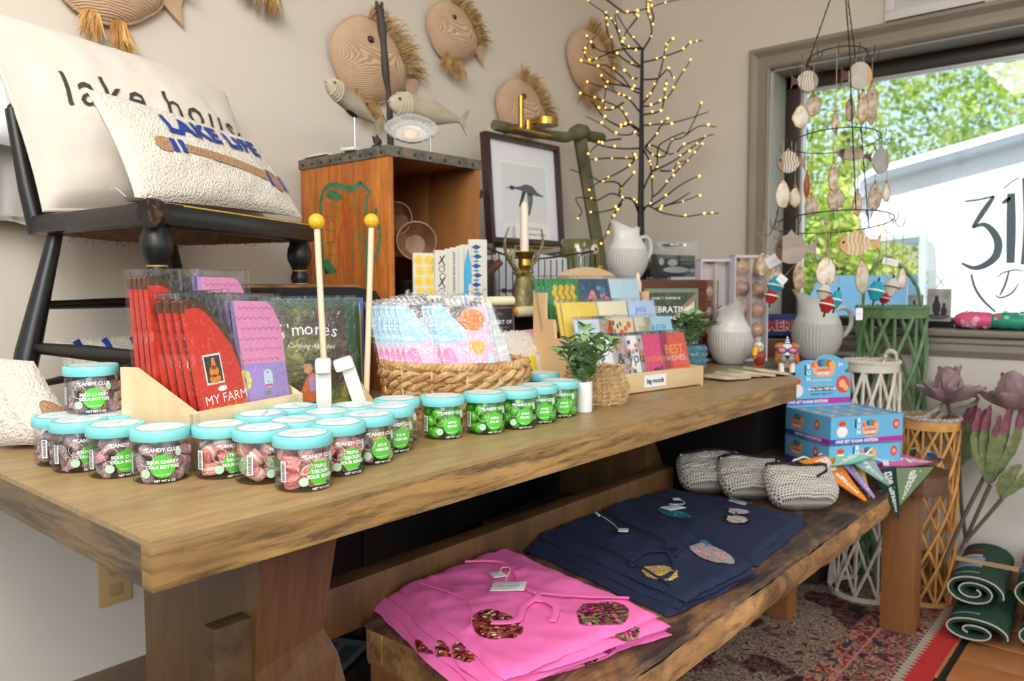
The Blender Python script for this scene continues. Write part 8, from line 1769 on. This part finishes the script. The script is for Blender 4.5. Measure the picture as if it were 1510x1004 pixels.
for i, q in enumerate(n1):
    z = .0008+.0085*i; o, zt = garment([zb(x, y, z) for x, y in q], BT+z, .0115 if i == 2 else .0095, NAVY, ['bottom navy garment of the middle pile', 'middle navy garment under the drawstring one', 'top navy garment of the middle pile with drawstring bow and beaded shells'][i], 40+i, .010 if i == 2 else .004, [(.05, .5, .6, .9), (.55, .2, .62, .95), (.1, .25, .9, .25)] if i == 2 else [(.1, .8, .8, .2)], .003, 'navy garments in the middle pile')
    if i == 2:
        motif(o, zt, .82, .80, .09, .10, SQP, 'bead_shell', shape=[(cos(2*pi*k/20), sin(2*pi*k/20)) for k in range(20)]); motif(o, zt, .74, .92, .04, .035, SQT, 'bead_bow'); motif(o, zt, .78, .20, .06, .10, SQY, 'bead_leaf')
        tie(o, zt, [(.66, .52), (.60, .36), (.62, .18), (.66, .10)], .006, NAVY); tie(o, zt, [(.66, .52), (.78, .36), (.84, .16), (.82, .08)], .006, NAVY); tie(o, zt, [(.62, .56), (.70, .62), (.72, .48), (.66, .50)], .005, NAVY, 'bow_loop'); tie(o, zt, [(.04, .72), (.3, .66), (.55, .66), (.64, .56)], .0022, NAVY, 'seam'); tie(o, zt, [(.12, .1), (.5, .16), (.9, .05)], .002, NAVY, 'seam')
        hangtag(o, zt, .34, .50, .030, .022, 30, 'small_tag', ''); tie(o, zt, [(.06, .62), (.14, .60), (.22, .58), (.30, .52), (.34, .5)], .0009, WHT, 'tag_string'); tie(o, zt, [(.06, .62), (.10, .61)], .0028, WHT, 'string_lock')
n2 = [[(872, 760), (998, 730), (1192, 772), (1118, 838)], [(880, 752), (990, 726), (1186, 765), (1112, 826)]]
for i, q in enumerate(n2):
    z = .0008+.0095*i; o, zt = garment([zb(x, y, z) for x, y in q], BT+z, .013, NAVY, ['lower navy garment of the pile beside the pouches', 'upper navy garment with beaded sunglasses beside the pouches'][i], 60+i, .010, [(.1, .35, .6, .5), (.3, .9, .95, .75)], .0035, 'navy garments beside the pouches')
    if i == 1:
        for u, v in ((.66, .70), (.72, .52)): motif(o, zt, u, v, .058, .075, mat('11131c', .4), 'sunglass_rim', off=.0014); motif(o, zt, u, v, .045, .058, STRP, 'striped_lens', off=.0026)
        motif(o, zt, .56, .93, .05, .05, STRP, 'striped_lens'); tie(o, zt, [(.48, .97), (.56, .99), (.66, .95)], .004, SQT, 'teal_rim'); tie(o, zt, [(.69, .60), (.68, .62)], .003, mat('11131c', .4), 'bridge')
        motif(o, zt, .40, .30, .08, .05, SQT, 'bead_trim'); c = hangtag(o, zt, .36, .36, .060, .034, -10); hangtag(o, zt, .24, .62, .026, .020, 40, 'small_tag', ''); tie(o, zt, [(.24, .62), (.33, .58), (.36, .50), (.30, .42)], .0009, WHT, 'tag_string')
# woven zip pouches
t = NT('dotted_weave'); c_ = t.n('TexCoord'); se = t.n('SeparateXYZ'); t.l(c_.outputs['UV'], se.inputs[0]); fx = lambda o_, k, q: t.math('SINE', t.math('MULTIPLY', t.math('ADD', o_, q), k))
sx_, sy_ = se.outputs[0], se.outputs[1]; stag = t.math('MULTIPLY', t.math('GREATER_THAN', fx(sy_, 6.2832*9, 0), 0), 1/32)
dt = t.math('MULTIPLY', t.math('ABSOLUTE', fx(t.math('ADD', sx_, stag), 6.2832*8, 0)), t.math('ABSOLUTE', fx(sy_, 6.2832*9, 0))); 
WEAVE = t.bsdf(t.ramp(dt, [(.0, 'd8d0c4'), (.70, 'e6dfd2'), (.71, '23211f')], True), .9, 0, dt, .8, .003)
def pouch(xl, xr, yb, d, W2, H2, dep, rz, lb, tag_=None, tilt=46):
    p = at('z', BT+.0, (xl+xr)/2, yb); o = root('woven_pouch', (p.x, p.y, BT+.012), rz, lb, 'pouch', 'woven zip pouches'); n = 40; M = RX(-tilt); sd = int(xl)
    def f(u, v, s):
        x = (2*u-1); y = 2*v-1; e = max(0, 1-abs(x)**3)*max(0, 1-(max(0, y))**4 if y > 0 else 1-abs(y)**5); t_ = dep*e**.42*(1-.45*(y+1)/2)+.006*fbm(u*4+sd, v*4, s+sd)*min(1, e*3)-.016*max(0, fbm(u*2.2, v*5, sd))*min(1, e*3)
        return M@Vector((x*W2*(1-.16*max(0, y)**3-.30*max(0, -y)**3), -s*t_, (v)*H2*2+.005*sin(u*6+sd)*v))
    for nm, s in (('front_panel', 1), ('back_panel', -1)):
        mb = MB(); mb.grid(lambda u, v: f(u, v, s), n, n); ob = mb.build(nm, WEAVE, o, ang=180, fix=False); uv = ob.data.uv_layers.new(name='UVMap'); 
        for lp in ob.data.loops: k = lp.vertex_index; uv.data[lp.index].uv = ((k % (n+1))/n*1.5, (k//(n+1))/n*1.1)
    lo_z = min(v.co.z for ch in kids(o) for v in ch.data.vertices); o.location.z = BT+.001-lo_z
    Z = [f(i/20, .985, 1)+Vector((0, 0, .004)) for i in range(0, 21)]; MB().tube(Z, .0065, 8, flat=.6).build('zip_tape', mat('15161c', .6), o)
    q = f(.04, .93, 1); MB().box(q+Vector((0, -.004, -.006)), (.006, .003, .022), b=.001).build('zip_pull', mat('8f8c84', .3, .9), o)
    q = f(.80, .80, 1); MB().tube([f(.68, .60, 1)+Vector((0, -.002, 0)), f(.84, .74, 1)+Vector((0, -.002, 0)), f(.93, .92, 1)+Vector((0, -.002, 0))], .0055, 6, flat=.5).build('side_zip', mat('15161c', .6), o)
    if tag_: q = f(.50, .52, 1); MB(T(*q)@RX(-20)).box((0, -.004, -.014), (.010, .002, .026), b=.001).build('silver_pull', mat('d8d6d2', .25, .9), o)
pouch(997, 1108, 733, 2.1, .094, .056, .052, -48, 'woven dotted pouch at the left of the three, farthest along the navy cloth'); pouch(1062, 1168, 742, 2.0, .094, .056, .052, -48, 'middle woven dotted pouch of the three'); pouch(1132, 1247, 758, 1.9, .094, .056, .052, -48, 'woven dotted pouch at the right with a silver zip pull on its front', True)
# ================================================================== LANTERNS
def lantern(c, H, rb_, rt, col, lb, ns, thick, rimh, tw, mname, handle=None, rope=None):
    o = root('lattice_lantern', (c[0], c[1], 0), 0, lb, 'lantern'); m = speck(mname, col, 30, .6, .2); z0 = .02
    def rad_(t_): return lerp(rb_, rt, t_**1.3)
    for k in range(ns):
        a0 = 2*pi*k/ns
        MB().tube([(rad_(q/6)*.975*cos(a0), rad_(q/6)*.975*sin(a0), lerp(z0, H-rimh, q/6)) for q in range(7)], thick*.85, 5, flat=.5).build('upright_slat', m, o)
        for s in (-1, 1):
            MB().tube([((rad_(q/18)+.004*s)*cos(a0+s*tw*q/18), (rad_(q/18)+.004*s)*sin(a0+s*tw*q/18), lerp(z0, H-rimh, q/18)) for q in range(19)], thick, 5, flat=.55).build('lattice_slat', m, o)
    for z, r, h in ((.012, rb_*1.03, .024), (H-rimh/2, rt*1.04, rimh)): MB().lathe([(r-.006, z-h/2), (r+.002, z-h/2), (r+.002, z+h/2), (r-.006, z+h/2), (r-.006, z-h/2)], 36).build('hoop', m, o)
    rm = rope or m
    rope_ring(MB(), [Vector((rt*1.05*cos(2*pi*i/80), rt*1.05*sin(2*pi*i/80), H+.004)) for i in range(80)], .006, 20, 2, .7, 5).build('rope_rim', rm, o)
    if handle: P = spl([Vector(q) for q in handle], 8); mb = MB(); [mb.tube([p+Vector((.004*cos(i*.9+s*pi), .004*cos(i*.9+s*pi)*.5, .004*sin(i*.9+s*pi))) for i, p in enumerate(P)], .0048, 5) for s in (0, 1)]; mb.build('rope_handle', rm, o)
    fine_disc(MB(), 0, 0, rb_, .008, 24, 1).build('base', m, o); return o
r3 = right; gh = [tuple(Vector((0, 0, .935))-r3*.10), tuple(Vector((0, 0, 1.04))-r3*.088), tuple(Vector((0, 0, 1.105))-r3*.025), tuple(Vector((0, 0, 1.07))+r3*.03), tuple(Vector((0, 0, 1.01))+r3*.08), tuple(Vector((0, 0, .935))+r3*.10)]
lantern((2.842, .752), .935, .100, .104, [(.3, '5c7a50'), (.7, '769668')], 'tall sage green lattice lantern in front of the window sill', 9, .0062, .030, 3.3, 'green_bamboo', gh)
lantern((2.665, .762), .765, .108, .078, [(.3, 'cfc6b4'), (.7, 'e0d8c8')], 'white lattice lantern behind the display boxes', 10, .0050, .026, 2.5, 'white_bamboo', [tuple(Vector((0, 0, .77))+r3*.04), tuple(Vector((0, 0, .80))+r3*.05), tuple(Vector((0, 0, .795))+r3*.075), tuple(Vector((0, 0, .765))+r3*.08)])
lantern((2.725, .60), .595, .079, .081, [(.3, 'b9803c'), (.7, 'd9a35c')], 'honey brown rattan lattice lantern with a rope handle beside the bench leg', 10, .0046, .030, 3.0, 'rattan_slat', [tuple(Vector((0, 0, .59))-r3*.08), tuple(Vector((0, 0, .60))-r3*.01), tuple(Vector((0, 0, .655))+r3*.06), tuple(Vector((0, 0, .672))+r3*.12), tuple(Vector((0, 0, .645))+r3*.145), tuple(Vector((-.02, .03, .60))+r3*.07), tuple(Vector((0, 0, .585))+r3*.03)], speck('grey_rope', [(.3, '8f887c'), (.7, 'c2bbae')], 80, .9, .5))
# ================================================================== FLOWERS
t = NT('dusty_petal'); PET = t.bsdf(t.ramp(t.noise(t.coords(), 14, 3), [(.3, '8a6e72'), (.55, 'a58a8c'), (.75, 'b59da0')]), .7)
def petal(c, out, up, L, w, cup, m, o, name='petal'):
    out = out.normalized(); s = out.cross(up).normalized(); n_ = s.cross(out).normalized()
    def f(u, v, q=0): x = 2*u-1; k = sin(pi*min(1, v*.93+.06))**.55; return c+out*L*v*(1-.05*x*x)+s*w*x*k+n_*(cup*L*(x*x*k*.7+v*v*.9)+.004*sin(v*9+x*4)*v+q)
    MB().grid(lambda u, v: f(u, v), 8, 10).grid(lambda u, v: f(u, v, -.0018), 8, 10).build(name, m, o, ang=180, fix=False)
GST = mat('5b4a40', .7, name='faux_stem'); GRNL = speck('artichoke_leaf', [(.3, '4d5834'), (.6, '717b4c'), (.8, '94966a')], 40, .7, .3); CRIM = speck('crimson_leaf', [(.3, '672c3e'), (.7, '8c525e')], 40, .7, .3)
for k, (x, y, d, tx_, lb) in enumerate(((1398, 590, 2.44, (1425, 800), 'open dusty mauve artificial lotus flower above the rattan lantern'), (1492, 600, 2.36, (1392, 830), 'second dusty mauve artificial flower cut by the right edge'))):
    c = atd(x, y, d); o = root('artificial_flower', c, 0, lb, 'flower'); rr = random.Random(k+3); upv = Vector((-.25, -.15, .9)).normalized()
    for i in range(14 if k == 0 else 9):
        a = 2*pi*i/(7 if k == 0 else 5)+(.4 if i > 6 else 0); el = .25 if i < 7 else .95
        out = (r3*cos(a)+fwd*sin(a))*(1 if i < 7 else .55)+Vector((0, 0, el)); petal(Vector((0, 0, -.01)), out, Vector((0, 0, 1))+(r3*cos(a)+fwd*sin(a))*-.6, rr.uniform(.104, .122)*(1.0 if k == 0 else 1.05), rr.uniform(.034, .042), .30, PET, o)
    for i in range(5): a = 2*pi*i/5; p1 = (r3*cos(a)+fwd*sin(a))*.02+Vector((0, 0, .055)); MB().tube([(0, 0, 0), p1*.6, p1], .002, 5).sphere(p1, .0055, 8, 6).build('stamen', mat('7f9a2c', .5), o)
    MB().sphere((0, 0, .008), (.013, .013, .02), 10, 8).build('flower_centre', mat('6d8030', .6), o)
    e = atd(tx_[0], tx_[1], d+.06)-c; MB().tube(spl([Vector((0, 0, -.012)), e*.35+r3*.01, e*.7, e], 4), .006, 8).build('stem', GST, o)
def spiky(x0, y0, x1, y1, d, n, lb, col, wd, foot):
    a, b = atd(x1, y1, d), atd(x0, y0, d); o = root('artificial_foliage', a, 0, lb, 'foliage'); ax = b-a; rr = random.Random(int(x0))
    for i in range(n):
        s = (i/(n-1)-.5)*2; base = Vector((0, 0, 0)); tip = ax*rr.uniform(.8, 1.05)+r3*s*wd+fwd*rr.uniform(-.03, .03); P = spl([base, tip*.5+r3*s*wd*.45, tip], 6); mb = MB(); vs = []
        for q, p in enumerate(P): k = sin(pi*(q+.6)/(len(P)+.4)); w = (.013*k+.003*(q % 2)); t_ = (P[min(q+1, len(P)-1)]-P[max(q-1, 0)]).normalized(); sd = t_.cross(fwd).normalized(); vs += [tuple(p-sd*w+fwd*.004), tuple(p), tuple(p+sd*w+fwd*.004)]
        m_ = len(P); cut = int(m_*.66); fs = [(q*3+j, q*3+j+1, q*3+j+4, q*3+j+3) for q in range(m_-1) for j in (0, 1)]; mb.f = []; mb.add(vs, fs); mb.mi = [0 if q < cut else 1 for q in range(m_-1) for j in (0, 1)]; mb.build('serrated_leaf', [GRNL, col], o, fix=False)
    f_ = atd(foot[0], foot[1], d+.05)-a; MB().tube([(0, 0, 0), f_*.5, f_], [.006, .0055, .005], 8).build('stem', GST, o)
spiky(1485, 590, 1460, 715, 2.36, 7, 'green foliage spike with crimson tips standing right of the lantern', CRIM, .06, (1415, 815)); spiky(1450, 590, 1415, 690, 2.50, 4, 'thin serrated green and crimson leaves beside the lotus flower', CRIM, .045, (1405, 800)); spiky(1512, 680, 1478, 735, 2.34, 5, 'small curled green foliage at the right edge', GRNL, .04, (1418, 805))
# ================================================================== ROLLED RUGS
t = NT('tufted_green'); a_ = t.noise(t.coords(), 260, 3, .7); TUF = t.bsdf(t.ramp(a_, [(.3, '12301f'), (.6, '1f4a32'), (.8, '356a4a')]), .95, 0, a_, 1, .006); BKG = mat('b8b4aa', .9, name='rug_backing')
TB = speck('tufted_blue', [(.3, '5f86a8'), (.7, '8fb2cc')], 260, .95, .8); TRD = speck('tufted_red', [(.3, '8a1420'), (.7, 'b02a34')], 260, .95, .8); TCR = speck('tufted_cream', [(.3, 'c2b094'), (.7, 'd9ccb4')], 260, .95, .8)
def roll(px, py, z, w, h, L, turns, lb, deco, g, rz=4):
    p = at('z', z+h/2, px, py); o = root('rolled_rug', (p.x, p.y, z), rz, lb, 'rug', g); n = int(34*turns); th = .011
    def prof(s): # s 0..1 outer -> inner
        a = rad(200)-2*pi*turns*s; k = 1-s*.80; return Vector((0, (w/2*k)*cos(a)*(1 if abs(cos(a)) < .8 else .97), h/2+(h/2*k)*sin(a)*1.0))
    P = [prof(i/n) for i in range(n+1)]; mb = MB(); vs = []
    for i, p_ in enumerate(P):
        t_ = (P[min(i+1, n)]-P[max(i-1, 0)]).normalized(); q = Vector((0, -t_.z, t_.y))*th; q = -q if q.dot(p_-Vector((0, 0, h/2))) > 0 else q
        for x in (0, L): vs += [(x, p_.y, max(.0005, p_.z)), (x, p_.y+q.y, max(.0005, p_.z+q.z))]
    fs = []
    for i in range(n): b = i*4; c_ = b+4; fs += [(b, b+2, c_+2, c_), (b+1, c_+1, c_+3, b+3), (b, c_, c_+1, b+1), (b+2, b+3, c_+3, c_+2)]
    fs += [(0, 1, 3, 2), (n*4, n*4+2, n*4+3, n*4+1)]; mb.add(vs, fs); mb.build('tufted_layer', TUF, o, ang=50)
    MB().tube([(-.002, p_.y*1.0, max(.004, p_.z)) for p_ in P[1:]], .0022, 5).build('bound_edge', BKG, o)
    for (nm, m_, x0, x1, s0, s1) in deco:
        MB().grid(lambda u, v: (lambda q: (lerp(x0, x1, v), q.y*1.012, h/2+(q.z-h/2)*1.03))(prof(lerp(s0, s1, u)/turns)), 14, 2).build(nm, m_, o, fix=False)
    return o
dc = [('blue_band', TB, .10, .20, .28, .62), ('cream_band', TCR, .205, .225, .30, .62), ('blue_line', TB, .04, .05, .28, .62), ('red_band', TRD, .27, .285, .30, .42), ('blue_line', TB, .27, .28, .42, .60), ('red_band', TRD, .28, .31, .58, .66)]
roll(1434, 930, .0105, .178, .080, .34, 1.7, 'lower rolled dark green tufted rug beside the bench leg', dc[2:3], 'rolled green rugs'); roll(1434, 872, .093, .160, .095, .36, 2.2, 'upper rolled green tufted rug with light blue and red bands', dc, 'rolled green rugs')
roll(1542, 945, .0105, .165, .085, .36, 1.8, 'lower rolled rug at the right edge', dc[2:3], 'rolled green rugs'); roll(1534, 880, .097, .155, .10, .38, 2.1, 'upper rolled rug at the right edge', dc[:2], 'rolled green rugs')
p = at('x', 2.62, 1455, 790); o = root('kraft_card', (2.64, p.y, .19), 2, 'thin kraft cardboard edge behind the rolled green rug', 'card'); MB().box((0, 0, .0), (.006, .16, .012)).build('sheet', mat('a98a66', .8), o)
# ================================================================== UNDER THE TABLE
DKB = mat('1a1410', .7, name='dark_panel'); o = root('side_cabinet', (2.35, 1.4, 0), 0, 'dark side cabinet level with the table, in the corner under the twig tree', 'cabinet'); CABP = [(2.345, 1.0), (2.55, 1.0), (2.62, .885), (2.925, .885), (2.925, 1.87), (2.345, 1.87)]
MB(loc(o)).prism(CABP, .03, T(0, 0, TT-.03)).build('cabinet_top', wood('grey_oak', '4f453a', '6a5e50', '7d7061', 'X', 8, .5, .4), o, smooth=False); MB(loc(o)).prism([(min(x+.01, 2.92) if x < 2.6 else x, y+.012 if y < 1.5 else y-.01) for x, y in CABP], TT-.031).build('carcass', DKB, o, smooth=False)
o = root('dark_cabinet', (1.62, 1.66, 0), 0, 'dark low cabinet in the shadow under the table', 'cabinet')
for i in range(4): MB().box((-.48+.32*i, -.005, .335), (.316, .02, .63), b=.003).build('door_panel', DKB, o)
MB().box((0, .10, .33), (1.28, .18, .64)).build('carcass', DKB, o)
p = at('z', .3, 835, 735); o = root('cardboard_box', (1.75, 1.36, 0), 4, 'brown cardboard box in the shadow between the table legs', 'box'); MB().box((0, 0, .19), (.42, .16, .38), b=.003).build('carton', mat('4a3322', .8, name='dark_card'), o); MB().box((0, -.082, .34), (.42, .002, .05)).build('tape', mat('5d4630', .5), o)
p = at('z', .14, 492, 960); o = root('wrapped_package', (p.x, p.y, .0), 25, 'plastic wrapped package with a printed label on the floor under the table', 'package'); MB().box((0, 0, .07), (.22, .16, .13), b=.012).build('packet', mat('1c1a19', .3), o)
MB().box((0, -.01, .1365), (.15, .11, .001)).build('label', mat('77777a', .5), o); mb = MB(); [mb.box((-.05+.006*k, -.03, .1375), (.002+.002*(k % 3 == 0), .04, .0006)) for k in range(16)]; [mb.box((-.05+.005*k, .02, .1375), (.0015, .02, .0006)) for k in range(20)]; mb.build('barcode', mat('222222', .6), o, kind='stuff')
o = root('wicker_box', (.64, 1.50, TT), 10, 'low woven basket under the chair holding small plush toys', 'basket')
for k in range(4): rope_ring(MB(), [Vector((.085*cos(2*pi*i/60), .06*sin(2*pi*i/60), .012+.020*k)) for i in range(60)], .011, 9, 2, .66, 6).build('rope_row', SEA, o)
for dx, dy, c, lb in ((-.035, -.01, 'a06a3a', 'brown plush toy at the left in the basket under the chair'), (.02, .0, '8a5a34', 'brown plush toy at the right in the basket under the chair')):
    q = root('plush_toy', (.64+dx, 1.50+dy, TT+.088), 30, lb, 'toy', 'plush toys in the basket under the chair'); m_ = speck('plush_'+c, [(.3, c), (.7, 'c08a58')], 120, .95, .8)
    MB().sphere((0, 0, .012), (.034, .02, .017), 14, 8).build('body', m_, q); MB().sphere((-.028, -.006, .026), (.015, .014, .013), 12, 8).build('head', m_, q); MB().sphere((-.040, -.012, .023), (.006, .006, .004), 8, 6).build('muzzle', mat('e2b83a', .6), q); [MB().sphere((-.030+.004*s, -.018, .030), .0025, 6, 5).build('eye', mat('111111', .2), q) for s in (-1, 1)]
Cq = [Vector((.40, 1.44, TT+.004)), Vector((.50, 1.30, TT+.004)), Vector((.475, 1.47, TT+.135)), Vector((.37, 1.60, TT+.16))]
po, pf = pillow('hooked_pillow', Cq, .03, HOOK, 6, 'cream hooked pillow with a tan oar end lying under the chair at the left', back=CANV, pw=.4)
mb = MB(); shape_pillow(mb, pf, [(.93+.12*cos(2*pi*i/14), .33+.16*sin(2*pi*i/14)) for i in range(14)], .003); mb.build('oar_motif', HT, po, fix=False)
Cq = [Vector((.60, 1.66, TT+.01)), Vector((.84, 1.70, TT+.01)), Vector((.84, 1.78, TT+.155)), Vector((.60, 1.74, TT+.155))]
po, pf = pillow('hooked_pillow', Cq, .03, HOOK, 2, 'cream hooked pillow with blue strokes lying behind the jars under the chair'); mb = MB(); [shape_pillow(mb, pf, [(u-.02, .9), (u+.05, .95), (u+.08, .6), (u+.02, .62)], .003) for u in (.12, .36, .62, .8)]; mb.build('blue_strokes', HB, po, fix=False)
